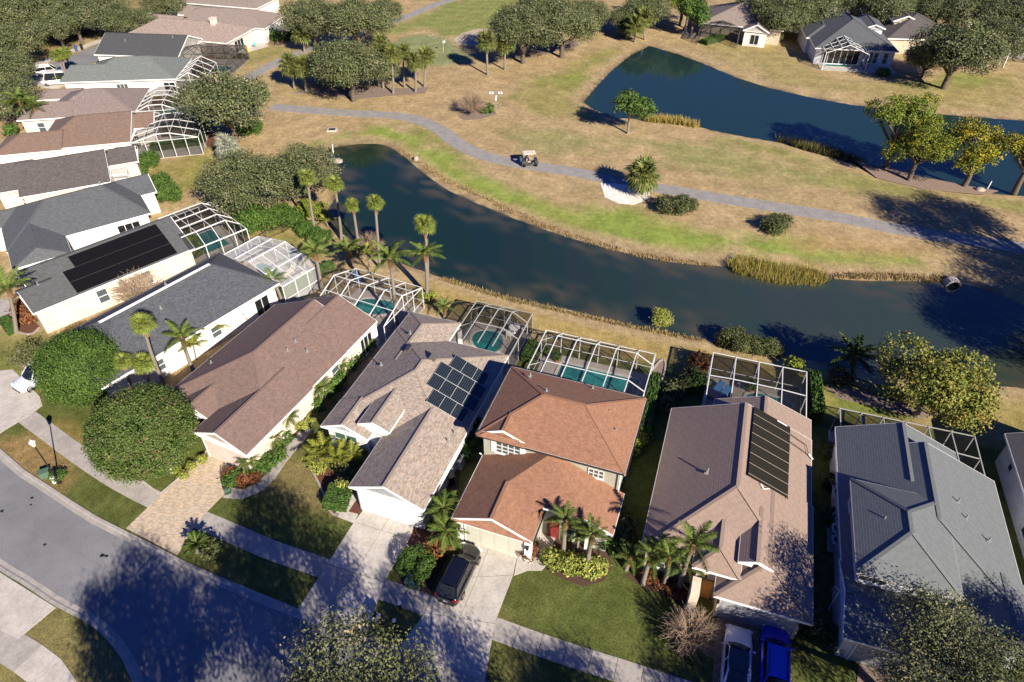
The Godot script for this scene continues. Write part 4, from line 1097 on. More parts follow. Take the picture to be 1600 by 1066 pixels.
func make_right_houses() -> void:
	var n: Node3D
	var mb: MB
	var r: Dictionary
	# --- the brown tiled house with the solar thermal collectors
	n = house("brown tiled house with a dark solar collector field on its right roof slope", 9.02, -27.08, 18.68)
	r = {"roof": M.tile_brown, "wall": M.wall_beige, "cap": 0.24, "cap_h": 0.07, "trim": M.trim}
	wing(n, r.merged({"s0": 0.0, "s1": 10.8, "t0": -1.4, "t1": 12.4, "e0": "hip"}))
	wing(n, r.merged({"s0": 3.2, "s1": 10.75, "t0": 9.0, "t1": 14.6, "he": 2.92, "p": 0.40, "e0": "open"}))
	wing(n, r.merged({"s0": 3.4, "s1": 6.4, "t0": -2.0, "t1": 4.0, "he": 3.55, "p": 0.46, "e0": "hip", "e1": "open"}))
	wing(n, r.merged({"s0": 5.0, "s1": 10.9, "t0": -3.2, "t1": 6.0, "he": 2.93, "p": 0.42, "e0": "hip", "e1": "open", "k0": 0.9}))
	wing(n, r.merged({"s0": 6.1, "s1": 8.3, "t0": -1.0, "t1": 3.4, "he": 4.0, "p": 0.46, "e1": "open", "wall": M.wall_white}))
	garage_door(n, Vector3(7.9, 0, 2.8), FRONT, 4.7, 2.2, M.wall_grey, M.wall_cream)
	for x in [5.42, 10.4]:
		mb = MB.new(); mb.box(Vector3(x, 1.95, 2.92), Vector3(0.16, 0.3, 0.16)); obj("wall_lamp", mb, M.black, n)
	mb = MB.new(); mb.box(Vector3(3.9, 1.25, 2.6), Vector3(0.55, 2.5, 1.3)); obj("porch_column", mb, M.wall_cream, n)
	door(n, Vector3(4.6, 0, 1.65), FRONT, M.wood_orange)
	window(n, Vector3(1.8, 0.9, 1.02), FRONT, 1.6, 1.3); window(n, Vector3(.39, 0.9, -6.0), LEFT, 1.2, 1.3)
	for k in 7:
		var ua := 5.3 + k * 1.0
		mb = MB.new()
		slab_on_roof(mb, Vector3(5.95, 2.9 + 4.85 * 0.44, -ua), Vector3(2.95, -2.95 * 0.44, 0), Vector3(0, 0, -0.985), 0.13, 0.04)
		var co := obj("solar_collector", mb, M.collector_brown, n)
		for j in 3:
			mb = MB.new()
			slab_on_roof(mb, Vector3(5.95, 2.9 + 4.85 * 0.44, -ua - 0.18 - j * 0.32), Vector3(2.95, -2.95 * 0.44, 0), Vector3(0, 0, -0.025), 0.17, 0.02)
			obj("collector_rib", mb, M.stone if j == 0 else M.trim_dark, co)
	mb = MB.new()
	var sl := func(x: float, u: float) -> Vector3: return Vector3(x, 2.9 + (10.8 - x) * 0.44 + 0.16, -u)
	mb.tube([sl.call(8.95, 5.2), sl.call(8.95, 12.0)], [0.04, 0.04], 6); mb.tube([sl.call(8.95, 11.6), sl.call(10.3, 11.4), sl.call(10.5, 10.6)], [0.03, 0.03, 0.03], 6); mb.tube([sl.call(8.95, 10.8), sl.call(10.6, 10.5)], [0.03, 0.03], 6)
	obj("collector_pipe", mb, M.trim_dark, n)
	mb = MB.new(); mb.tube([sl.call(7.9, 12.2), sl.call(8.7, 12.2)], [0.06, 0.06], 6); mb.tube([sl.call(7.6, 5.2), sl.call(7.2, 4.9), sl.call(7.0, 5.2)], [0.04, 0.04, 0.04], 6); mb.tube([sl.call(10.5, 10.6), sl.call(10.85, 10.3)], [0.07, 0.07], 6)
	obj("collector_valve", mb, M.trim, n)
	vents(n, [[3.3, 4.45, 5.2]])
	mb = MB.new(); mb.tube([Vector3(3.35, 4.5, -5.2), Vector3(3.35, 5.0, -5.2)], [0.06, 0.06], 8); obj("vent_pipe", mb, M.pipe, n)
	cage("white framed flat topped pool cage behind the brown tiled roof", n, 2.5, 10.4, 14.4, 20.6, 2.8, "flat", M.frame_white, M.screen_dark, 4, 2)
	pool("small shaded pool behind the brown tiled house", n, [2.4, 10.4, 13.0, 20.6], oval(8.0, 18.7, 1.9, 1.2, 0.1), M.deck)
	var f := Transform3D(Basis(Vector3.UP, n.rotation.y), n.position)
	for k in [[3.4, 18.6], [4.0, 18.2]]:
		var t := thing("sun_lounger", ["blue pool lounger nearer the cage corner behind the tiled house", "second blue pool lounger beside the planter behind the tiled house"][0 if k[0] < 3.7 else 1], "sun lounger", f * Vector3(k[0], 0.05, -k[1]), n.rotation.y - 0.5, "blue loungers in the pool cage")
		mb = MB.new(); mb.box(Vector3(0, 0.3, 0.2), Vector3(0.6, 0.08, 1.3)); obj("seat", mb, M.blue_cloth, t)
		mb = MB.new(); mb.box(Vector3(0, 0.5, -0.68), Vector3(0.6, 0.08, 0.65), Basis(Vector3.RIGHT, 0.7)); obj("backrest", mb, M.blue_cloth, t)
		for sx in [-0.25, 0.25]:
			for sz in [-0.4, 0.75]: mb = MB.new(); mb.box(Vector3(sx, 0.13, sz), Vector3(0.05, 0.26, 0.05)); obj("leg", mb, M.frame_white, t)
	# --- the grey tiled house under the corner tree
	n = house("grey tiled house with several hips half hidden by the corner tree", 20.98, -22.69, 17.86)
	r = {"roof": M.tile_grey, "wall": M.wall_cool, "cap": 0.24, "cap_h": 0.06}
	wing(n, r.merged({"s0": 0.0, "s1": 10.9, "t0": 0.9, "t1": 12.7, "e0": "hip", "k0": 0.9}))
	wing(n, r.merged({"s0": 0.05, "s1": 8.65, "t0": 9.0, "t1": 14.8, "he": 2.93, "e0": "open"}))
	wing(n, r.merged({"s0": 0.22, "s1": 6.2, "t0": 0.3, "t1": 7.9, "he": 4.88, "p": 0.45, "e0": "hip", "e1": "hip", "trim": M.frame_grey}))
	wing(n, r.merged({"ax": "x", "s0": -3.1, "s1": 2.4, "t0": -0.1, "t1": 6.8, "he": 2.85, "p": 0.3, "e0": "gable", "e1": "hip"}))
	wing(n, r.merged({"s0": 8.0, "s1": 11.0, "t0": -0.6, "t1": 4.0, "he": 2.95, "p": 0.42, "e1": "open"}))
	window(n, Vector3(1.4, 3.75, -.68), FRONT, 1.6, 0.9, 2, 1); window(n, Vector3(4.6, 3.75, -.68), FRONT, 1.5, 0.9, 2, 1)
	garage_door(n, Vector3(3.3, 0, 2.72), FRONT, 4.6, 2.1, M.wall_grey, M.wall_white)
	window(n, Vector3(.6, 3.4, -6.6), LEFT, 0.9, 1.1, 1, 2); window(n, Vector3(.4, 0.9, -10), LEFT, 1.2, 1.2)
	vents(n, [[1.9, 5.5, 4.4], [7.2, 4.55, 8.3], [7.6, 4.3, 7.2], [9.0, 3.8, 6.2]])
	downspout(n, .25, 7.7, 2.9, M.trim); downspout(n, -0.1, 0.3, 2.85, M.trim)
	cage("flat screened lanai with grey frame wrapping behind the grey tiled house", n, 0.5, 10.4, 12.4, 17.2, 2.8, "flat", M.frame_grey, M.screen, 6, 2, 0.9, 0.07, false)
	var d := MB.new(); d.slab(PackedVector2Array([Vector2(.4, -11.5), Vector2(10.5, -11.5), Vector2(10.5, -17.3), Vector2(.4, -17.3)]), -0.05, 0.05)
	var dk := obj("patio", d, M.deck_pale, self, Transform3D(Basis(Vector3.UP, n.rotation.y), n.position)); dk.set_meta("kind", "structure")
	# --- the house cut by the right edge
	n = house("pale grey house with a dark tiled roof cut by the right edge", 35.75, -26.7, 16.95)
	r = {"roof": M.tile_dark, "wall": M.wall_cool, "cap": 0.24, "cap_h": 0.06}
	wing(n, r.merged({"s0": 0.0, "s1": 10.0, "t0": -6.0, "t1": 9.8, "he": 2.9, "e0": "hip", "e1": "gable"}))
	window(n, Vector3(.38, 1.4, -7.4), LEFT, 0.6, 0.6, 1, 1, "glass_dark"); window(n, Vector3(.38, 0.7, -1.6), LEFT, 1.4, 1.3, 1, 1, "glass_dark")
	# --- beyond the second pond
	n = house("grey house with a tall white pool cage beyond the far pond", 64.62, -127.35, 8.69)
	r = {"roof": M.roof_greyblue, "wall": M.wall_cool}
	wing(n, r.merged({"s0": -9.2, "s1": 5.4, "t0": 2.0, "t1": 19.0, "he": 2.9, "e0": "hip", "e1": "hip", "p": 0.46}))
	wing(n, r.merged({"s0": 0.6, "s1": 4.4, "t0": 9.5, "t1": 16.0, "he": 4.7, "p": 0.35}))
	wing(n, r.merged({"s0": -9.8, "s1": -3.0, "t0": 8.0, "t1": 17.0, "he": 2.95, "p": 0.46, "e0": "hip", "e1": "hip"}))
	window(n, Vector3(-4.3, 0.15, -2.39), FRONT, 6.6, 2.4, 6, 1, "glass_dark")
	for x in [0.9, 1.9, 3.6]: window(n, Vector3(x, 0.5, -2.39), FRONT, 0.8, 1.9, 1, 2, "glass_green")
	cage("tall white gabled pool cage beyond the far pond", n, -7.8, -0.4, -1.0, 4.5, 3.0, "gable", M.frame_white, M.screen_dark, 6, 3, 1.5, 0.10)
	pool("pool inside the tall white cage beyond the far pond", n, [-8.0, 5.0, -1.2, 2.6], rect(-6.8, -2.4, 0.9, 3.2), M.deck_pale)
	n = house("brown roofed house with a white gable at the top edge beyond the far pond", 40.0, -146.0, 20.0)
	wing(n, {"roof": M.roof_dust, "wall": M.wall_beige, "s0": -2.0, "s1": 14.0, "t0": 0.0, "t1": 13.0, "he": 2.9, "p": 0.42, "e0": "hip", "e1": "hip"})
	wing(n, {"roof": M.roof_dust, "wall": M.wall_white, "s0": 6.5, "s1": 11.5, "t0": -2.5, "t1": 5.0, "he": 2.95, "p": 0.5, "e1": "open"})
	window(n, Vector3(9.0, 0.4, 2.2), FRONT, 1.6, 1.8, 2, 1, "glass_dark")
	cage("dark bronze pool cage beside the brown roof beyond the far pond", n, -1.6, 6.0, -4.6, 0.3, 2.7, "gable", M.frame_bronze, M.screen_dark, 4, 2, 0.9)
	n = house("pale house half hidden by trees at the top edge right of the brown roof", 58.0, -149.5, 12.0)
	wing(n, {"roof": M.roof_dust, "wall": M.wall_white, "s0": -3.0, "s1": 7.0, "t0": 0.0, "t1": 10.0, "he": 2.9, "p": 0.42, "e0": "hip", "e1": "hip"})
	n = house("dark roofed house with a raised gable behind the big oak beyond the far pond", 75.5, -136.0, 6.0)
	r = {"roof": M.roof_coffee, "wall": M.wall_beige}
	wing(n, r.merged({"s0": -4.0, "s1": 9.0, "t0": 0.0, "t1": 14.0, "e0": "hip", "e1": "hip", "he": 2.9}))
	wing(n, r.merged({"s0": -2.0, "s1": 3.0, "t0": 5.0, "t1": 12.0, "he": 4.7, "p": 0.4}))
	n = house("pale house beside the white pool cage at the right edge beyond the far pond", 97.0, -131.0, 10.0)
	wing(n, {"roof": M.roof_greyblue, "wall": M.wall_white, "s0": -6.0, "s1": 8.0, "t0": 2.0, "t1": 14.0, "he": 2.9, "e0": "hip", "e1": "hip"})
	cage("white pool cage at the right edge beyond the far pond", n, -6.0, 3.0, -3.6, 2.4, 3.0, "gable", M.frame_white, M.screen_dark, 6, 3, 1.1, 0.11)
	n = house("dark roofed house in the far top right corner", 104.0, -160.0, 0.0)
	wing(n, {"roof": M.roof_black, "wall": M.wall_beige, "s0": -8.0, "s1": 8.0, "t0": 0.0, "t1": 10.0, "he": 3.0, "e0": "hip", "e1": "hip"})

# ---------------------------------------------------------------- plants
# one leaf: a small folded rhomb. LOBES: [centre, radii]; leaves lie in clumps near each lobe's skin
func crown_mesh(lobes: Array, clumps: int, per: int, clump_r: float, leaf: float, dark: Color, light: Color, odd := Color(0, 0, 0, 0), inner := 0.62) -> ArrayMesh:
	var mb := MB.new()
	var vol := []; var sum := 0.0
	for l in lobes:
		var s: float = pow(l[1].x * l[1].y * l[1].z, 0.667); sum += s; vol.append(sum)
	for k in clumps:
		var pick := rng.randf() * sum
		var li := 0
		while vol[li] < pick: li += 1
		var dirn := Vector3(rng.randfn(), rng.randfn() + 0.25, rng.randfn()).normalized()
		var rad := lerpf(inner, 1.0, pow(rng.randf(), 0.55))
		var c: Vector3 = lobes[li][0] + dirn * lobes[li][1] * rad
		var tone := clampf(rng.randfn(0.5, 0.26), 0, 1)
		var cc := dark.lerp(light, tone)
		if odd.a > 0 and rng.randf() < odd.a: cc = Color(odd.r, odd.g, odd.b)
		for j in per:
			var p := c + Vector3(rng.randfn(), rng.randfn() * 0.75, rng.randfn()) * clump_r * 0.55
			var nn := (dirn * 0.9 + Vector3(rng.randfn(), rng.randfn() + 0.55, rng.randfn()) * 0.75).normalized()
			var x := nn.cross(Vector3(rng.randfn(), rng.randfn(), rng.randfn())).normalized()
			var y := nn.cross(x)
			var s := leaf * rng.randf_range(0.65, 1.35)
			var v := rng.randf_range(0.8, 1.2)
			mb.tint = Color(cc.r * v, cc.g * v, cc.b * v * rng.randf_range(0.85, 1.1))
			var a := mb.put(p - x * s, nn); mb.put(p + y * s * 0.55 + nn * s * 0.12, (nn + y * 0.4).normalized()); mb.put(p + x * s, nn); mb.put(p - y * s * 0.55 + nn * s * 0.12, (nn - y * 0.4).normalized())
			mb.i.append_array([a, a + 1, a + 2, a, a + 2, a + 3])
	return mb.mesh()
func limb(mb: MB, a: Vector3, b: Vector3, r0: float, r1: float, sag := 0.12) -> void:
	var p := []; var r := []
	var bend := Vector3(rng.randfn(), rng.randf() * 0.6, rng.randfn()) * a.distance_to(b) * sag
	for k in 5:
		var t := k / 4.0
		p.append(a.lerp(b, t) + bend * sin(PI * t)); r.append(lerpf(r0, r1, t))
	mb.tube(p, r, 6)
func tree_proto(key: String, lobes: Array, trunk_r: float, fork: float, bark: Material, crown: ArrayMesh, extra := 2) -> void:
	var o := Node3D.new(); o.name = key
	var mb := MB.new()
	limb(mb, Vector3(0, -0.3, 0), Vector3(0, fork, 0), trunk_r * 1.25, trunk_r * 0.85, 0.04)
	for l in lobes:
		var c: Vector3 = l[0]
		limb(mb, Vector3(0, fork * 0.92, 0), c, trunk_r * 0.62, trunk_r * 0.2)
		for k in extra:
			var e: Vector3 = c + Vector3(rng.randfn(), rng.randfn() * 0.5 + 0.3, rng.randfn()).normalized() * l[1] * 0.8
			limb(mb, c.lerp(Vector3(0, fork, 0), 0.25), e, trunk_r * 0.24, trunk_r * 0.07)
	obj("trunk", mb, bark, o)
	obj("crown", crown, M.leaf, o)
	proto[key] = o
func lobes_at(count: int, spread: float, y: float, yvar: float, r: float, flat := 0.8) -> Array:
	var out := []
	for k in count:
		var a := TAU * (k + rng.randf() * 0.6) / count
		var d := spread * (rng.randf_range(0.75, 1.05) if k > 0 else 0.1)
		var s := r * rng.randf_range(0.8, 1.15)
		out.append([Vector3(cos(a) * d, y + rng.randf_range(-yvar, yvar) + (yvar if k == 0 else 0.0), sin(a) * d), Vector3(s, s * flat, s)])
	return out
func twig_mesh(r: float, h: float, count: int) -> ArrayMesh:      # a leafless crown
	var mb := MB.new()
	for k in count:
		var a := rng.randf() * TAU; var up := rng.randf_range(0.25, 1.2)
		var d := Vector3(cos(a) * cos(up), sin(up), sin(a) * cos(up))
		var mid := d * r * 0.55 + Vector3(0, h * 0.25, 0)
		var tip := d * r * rng.randf_range(0.85, 1.1) + Vector3(0, h * 0.2, 0)
		mb.tube([Vector3(0, 0.1, 0), mid, tip], [0.045, 0.025, 0.008], 4, false)
		for j in 7:
			var s := (d * r * rng.randf_range(0.4, 0.95)) + Vector3(0, h * 0.22, 0)
			var e := s + (d + Vector3(rng.randfn(), rng.randfn(), rng.randfn()) * 0.6).normalized() * r * rng.randf_range(0.18, 0.4)
			mb.tube([s, e], [0.014, 0.005], 3, false)
	return mb.mesh()

func make_protos() -> void:
	rng.seed = 77
	var oak_d := Color(0.050, 0.066, 0.028); var oak_l := Color(0.150, 0.168, 0.078)
	for k in 3:
		var l := lobes_at(9, 3.1, 4.6, 0.8, 2.2)
		tree_proto("oak_tree_%s" % "abc"[k], l, 0.32, 1.7, M.bark, crown_mesh(l, 800, 26, 0.64, 0.115, oak_d, oak_l, Color(0.22, 0.205, 0.13, 0.05)))
	var l2 := [[Vector3(0, 3.5, 0), Vector3(3.9, 3.1, 3.9)]]
	tree_proto("round_tree_a", l2, 0.25, 1.4, M.bark, crown_mesh(l2, 1250, 32, 0.5, 0.10, Color(0.026, 0.058, 0.012), Color(0.092, 0.150, 0.032), Color(0, 0, 0, 0), 0.86), 6)
	l2 = [[Vector3(0, 3.2, 0), Vector3(4.4, 3.0, 4.4)]]
	tree_proto("round_tree_b", l2, 0.25, 1.2, M.bark, crown_mesh(l2, 1600, 30, 0.45, 0.085, Color(0.036, 0.064, 0.016), Color(0.11, 0.158, 0.042), Color(0.15, 0.12, 0.06, 0.08), 0.9), 6)
	l2 = lobes_at(5, 1.3, 3.4, 0.5, 1.3)
	tree_proto("small_tree", l2, 0.14, 1.6, M.bark_pale, crown_mesh(l2, 330, 14, 0.4, 0.14, Color(0.030, 0.065, 0.015), Color(0.10, 0.16, 0.035)))
	l2 = lobes_at(6, 1.1, 2.6, 0.5, 0.8)
	tree_proto("sparse_tree", l2, 0.08, 0.8, M.bark_pale, crown_mesh(l2, 90, 9, 0.4, 0.09, Color(0.05, 0.07, 0.025), Color(0.11, 0.13, 0.05)), 3)
	for k in 3:
		l2 = []
		var yellow: float = [0.15, 0.35, 0.7][k]
		for j in 13:
			var a := TAU * j / 13.0 * 2.2; var d := rng.randf_range(0.8, 4.0)
			l2.append([Vector3(cos(a) * d, rng.randf_range(4.2, 10.0) - d * 0.35, sin(a) * d), Vector3.ONE * rng.randf_range(1.2, 1.75) * Vector3(1.2, 0.75, 1.2)])
		tree_proto("pine_tree_%s" % "abc"[k], l2, 0.34, 3.0, M.bark, crown_mesh(l2, 560, 18, 0.5, 0.13, Color(0.055, 0.095, 0.016), Color(0.20, 0.25, 0.04).lerp(Color(0.30, 0.24, 0.02), yellow), Color(0.33, 0.27, 0.02, yellow * 0.3), 0.5), 1)
	l2 = lobes_at(8, 2.2, 4.0, 0.9, 1.75)
	tree_proto("golden_tree", l2, 0.22, 1.6, M.bark_pale, crown_mesh(l2, 900, 20, 0.5, 0.11, Color(0.075, 0.105, 0.02), Color(0.23, 0.235, 0.05), Color(0.28, 0.21, 0.055, 0.12), 0.7))
	for k in 2:
		l2 = lobes_at(9, 3.3, 7.0, 1.1, 2.1)
		tree_proto("tall_oak_%s" % "ab"[k], l2, 0.34, 3.2, M.bark_pale, crown_mesh(l2, 720, 60, 0.66, 0.072, Color(0.045, 0.056, 0.024), Color(0.15, 0.16, 0.078), Color(0.22, 0.20, 0.12, 0.06), 0.4), 3)
	# shrubs: unit radius about 0.6 m
	for q in [["shrub", 0.030, 0.070, 0.014, 0.10, 0.165, 0.035], ["olive_shrub", 0.045, 0.06, 0.022, 0.12, 0.13, 0.055], ["yellow_shrub", 0.12, 0.15, 0.025, 0.36, 0.37, 0.09], ["red_shrub", 0.09, 0.035, 0.02, 0.24, 0.10, 0.045], ["lime_shrub", 0.09, 0.13, 0.015, 0.21, 0.25, 0.04]]:
		l2 = [[Vector3(0, 0.42, 0), Vector3(0.55, 0.42, 0.55)]]
		var o := Node3D.new(); o.name = q[0]
		obj("foliage", crown_mesh(l2, 70, 12, 0.16, 0.075, Color(q[1], q[2], q[3]), Color(q[4], q[5], q[6]), Color(0, 0, 0, 0), 0.7), M.leaf, o)
		var mb := MB.new(); mb.tube([Vector3(0, -0.1, 0), Vector3(0.02, 0.5, 0)], [0.05, 0.03], 6); obj("stem", mb, M.bark, o)
		proto[q[0]] = o
		l2 = lobes_at(5, 0.85, 0.75, 0.15, 0.85, 0.85)
		o = Node3D.new(); o.name = q[0]
		obj("foliage", crown_mesh(l2, 330, 15, 0.3, 0.085, Color(q[1], q[2], q[3]), Color(q[4], q[5], q[6]), Color(0, 0, 0, 0), 0.75), M.leaf, o)
		mb = MB.new()
		for k in 5: limb(mb, Vector3(0, -0.15, 0), l2[k][0], 0.06, 0.025)
		obj("stem", mb, M.bark, o)
		proto["big_" + q[0]] = o
	# clipped hedge: 2 x 1 x 1 m
	for q in [["hedge", 0.026, 0.060, 0.012, 0.075, 0.13, 0.028], ["lime_hedge", 0.055, 0.10, 0.012, 0.16, 0.22, 0.03]]:
		var mb := MB.new()
		for k in 1500:
			var p := Vector3(rng.randf_range(-1, 1), rng.randf_range(0, 1), rng.randf_range(-0.5, 0.5))
			var face := rng.randi() % 5
			var nn := Vector3.UP
			match face:
				0, 1: p.y = 1.0 - absf(rng.randfn()) * 0.04
				2: p.x = -1 + absf(rng.randfn()) * 0.05; nn = Vector3.LEFT
				3: p.x = 1 - absf(rng.randfn()) * 0.05; nn = Vector3.RIGHT
				4: p.z = (0.5 - absf(rng.randfn()) * 0.04) * (1 if rng.randf() < 0.5 else -1); nn = Vector3(0, 0, signf(p.z))
			nn = (nn + Vector3(rng.randfn(), rng.randfn(), rng.randfn()) * 0.5).normalized()
			var x := nn.cross(Vector3(rng.randfn(), rng.randfn(), rng.randfn())).normalized(); var y := nn.cross(x)
			var cc := Color(q[1], q[2], q[3]).lerp(Color(q[4], q[5], q[6]), clampf(rng.randfn(0.5, 0.3), 0, 1))
			mb.tint = cc
			var s := 0.085
			mb.quad(p - x * s, p - y * s * 0.6, p + x * s, p + y * s * 0.6)
		var o := Node3D.new(); o.name = q[0]
		obj("foliage", mb, M.leaf, o)
		var core := MB.new(); core.box(Vector3(0, 0.46, 0), Vector3(1.9, 0.9, 0.9)); core.tint = Color.WHITE
		obj("stems", core, M.hedge_core, o)
		proto[q[0]] = o
	# bare shrub
	var o2 := Node3D.new(); o2.name = "bare_shrub"
	obj("twigs", twig_mesh(1.9, 2.2, 150), M.twig, o2)
	proto["bare_shrub"] = o2
	# palm leaves
	S.feather = feather(2.5, 38, 0.46, Color(0.050, 0.085, 0.018), Color(0.145, 0.19, 0.045), 0.55)
	S.feather_lime = feather(1.6, 28, 0.32, Color(0.10, 0.13, 0.02), Color(0.27, 0.28, 0.05), 0.5)
	S.feather_dark = feather(2.6, 38, 0.38, Color(0.02, 0.04, 0.014), Color(0.06, 0.10, 0.03), 0.35)
	S.feather_fine = feather(1.15, 28, 0.26, Color(0.05, 0.09, 0.018), Color(0.15, 0.21, 0.045), 0.6)
	S.cycad = feather(1.0, 26, 0.17, Color(0.025, 0.06, 0.012), Color(0.09, 0.14, 0.03), 0.3)
	S.fan = fan(0.95, Color(0.07, 0.10, 0.018), Color(0.20, 0.225, 0.05))
	S.fan_sabal = fan(1.05, Color(0.065, 0.085, 0.022), Color(0.19, 0.19, 0.06))
	S.fan_silver = fan(1.1, Color(0.16, 0.18, 0.14), Color(0.34, 0.35, 0.28))
	S.fan_dead = fan(0.8, Color(0.15, 0.09, 0.04), Color(0.28, 0.18, 0.09))
# a feather leaf grows along -z from the origin and arches down by DROOP
func feather(length: float, pairs: int, leaflet: float, dark: Color, light: Color, droop: float) -> ArrayMesh:
	var mb := MB.new()
	var sp := func(t: float) -> Vector3: return Vector3(0, length * (0.32 * t - droop * 1.15 * t * t), -length * (t - 0.16 * t * t))
	for k in 7:
		var a: Vector3 = sp.call(k / 7.0); var b: Vector3 = sp.call((k + 1) / 7.0)
		mb.tint = light.lerp(Color(0.25, 0.22, 0.08), 0.4)
		mb.bar(a, b, 0.05 * (1.0 - k / 8.0), 0.035)
	for k in pairs:
		var t := 0.12 + 0.88 * (k + 0.5) / pairs
		var a: Vector3 = sp.call(t)
		var ln := leaflet * sin(PI * (0.14 + 0.8 * t)) * rng.randf_range(0.85, 1.15) + 0.05
		for s in [-1, 1]:
			var tip: Vector3 = a + Vector3(s * ln * 0.86, -ln * rng.randf_range(0.1, 0.75), -ln * rng.randf_range(0.3, 0.65))
			var mid: Vector3 = a.lerp(tip, 0.5) + Vector3(0, ln * 0.10, 0)
			mb.tint = dark.lerp(light, rng.randf())
			var wv := Vector3(0, 0.01, -0.030 * (length / 2.0) - 0.008)
			mb.tri(a + wv, a - wv * 0.4, mid - wv * 0.6); mb.tri(a + wv, mid - wv * 0.6, mid + wv * 0.6); mb.tri(mid + wv * 0.6, mid - wv * 0.6, tip)
	return mb.mesh()
func fan(length: float, dark: Color, light: Color) -> ArrayMesh:   # stalk along -z, then a pleated half disc
	var mb := MB.new()
	mb.tint = light
	var hub := Vector3(0, length * 0.1, -length * 0.55)
	mb.bar(Vector3.ZERO, hub, 0.045, 0.03)
	for k in 15:
		var a := lerpf(-1.75, 1.75, k / 14.0)
		var d := Vector3(sin(a), 0, -cos(a))
		var ln := length * (0.78 + 0.12 * cos(a)) * rng.randf_range(0.9, 1.08)
		var x := Vector3(cos(a), 0, sin(a))
		mb.tint = dark.lerp(light, rng.randf())
		var mid := hub + d * ln * 0.6 + Vector3(0, 0.03, 0)
		var tip := hub + d * ln + Vector3(0, -ln * rng.randf_range(0.15, 0.4), 0)
		mb.tri(hub, mid + x * 0.065 * length, mid - x * 0.065 * length); mb.tri(mid - x * 0.065 * length, mid + x * 0.065 * length, tip)
	return mb.mesh()
# base and head as surveyed points of the photograph
func palm(kind: String, bx: float, by: float, tx: float, ty: float, label: String, size := 1.0, base_h := 0.0) -> void:
	var b := G(bx, by, base_h)
	var t := above(b, tx, ty)
	b.y = 0.0
	palm_at(kind, b, t, label, size)
func palm_at(kind: String, b: Vector3, t: Vector3, label: String, size := 1.0) -> void:
	var o := thing({"fan": "fan_palm", "queen": "queen_palm", "sabal": "cabbage_palm", "lime": "areca_palm", "fine": "pygmy_palm", "date": "date_palm", "silver": "silver_palm", "cycad": "sago_palm"}[kind], label, "palm tree", b, rng.randf() * TAU, "palms of the neighbourhood")
	var top := o.transform.affine_inverse() * t
	var h := top.y
	var wob := Vector3(rng.randf_range(-0.25, 0.25), 0, rng.randf_range(-0.25, 0.25)) * h * 0.08
	var r: float = {"fan": 0.17, "queen": 0.19, "sabal": 0.19, "lime": 0.07, "fine": 0.07, "date": 0.22, "silver": 0.25, "cycad": 0.18}[kind] * (0.8 + 0.2 * size)
	var mb := MB.new()
	var pts := []; var rad := []
	for k in 7:
		var s := k / 6.0
		pts.append(Vector3(0, -0.25, 0).lerp(top, s) + wob * sin(PI * s)); rad.append(r * lerpf(1.25 if k == 0 else 1.05, 0.8, s))
	mb.tube(pts, rad, 8)
	obj("trunk", mb, M.bark_palm, o)
	if kind in ["fan", "queen", "date"]:
		mb = MB.new()
		mb.tube([top - Vector3(0, h * 0.16 if kind == "fan" else 0.9, 0), top - Vector3(0, 0.25, 0), top + Vector3(0, 0.15, 0)], [r * 0.98, r * 1.25, r * 0.6], 8)
		obj("crown_shaft", mb, M.bark_boot, o)
	var leaf: ArrayMesh = S[{"fan": "fan", "queen": "feather", "sabal": "fan_sabal", "lime": "feather_lime", "fine": "feather_fine", "date": "feather_dark", "silver": "fan_silver", "cycad": "cycad"}[kind]]
	var count: int = {"fan": 24, "queen": 15, "sabal": 34, "lime": 11, "fine": 20, "date": 24, "silver": 26, "cycad": 24}[kind]
	for k in count:
		var f := (k + 0.5) / count
		var pitch := lerpf(1.35, -0.55, pow(f, 0.8))
		if kind == "queen": pitch = lerpf(1.2, -0.1, f)
		if kind in ["sabal", "silver"]: pitch = lerpf(1.4, -0.85, f)
		if kind == "cycad": pitch = lerpf(1.0, 0.05, f)
		if kind == "lime": pitch = lerpf(1.3, 0.25, f)
		var b2 := Basis(Vector3.UP, k * 2.39996 + rng.randf_range(-0.2, 0.2)) * Basis(Vector3.RIGHT, pitch + rng.randf_range(-0.12, 0.12))
		obj("frond", leaf, M.frond, o, Transform3D(b2.scaled(Vector3.ONE * size * rng.randf_range(0.85, 1.12)), top))
	if kind == "fan" and size > 0.7:
		for k in 5:
			var b3 := Basis(Vector3.UP, k * 1.3) * Basis(Vector3.RIGHT, -1.15)
			obj("dead_frond", S.fan_dead, M.frond, o, Transform3D(b3.scaled(Vector3.ONE * size * 0.8), top - Vector3(0, 0.15, 0)))

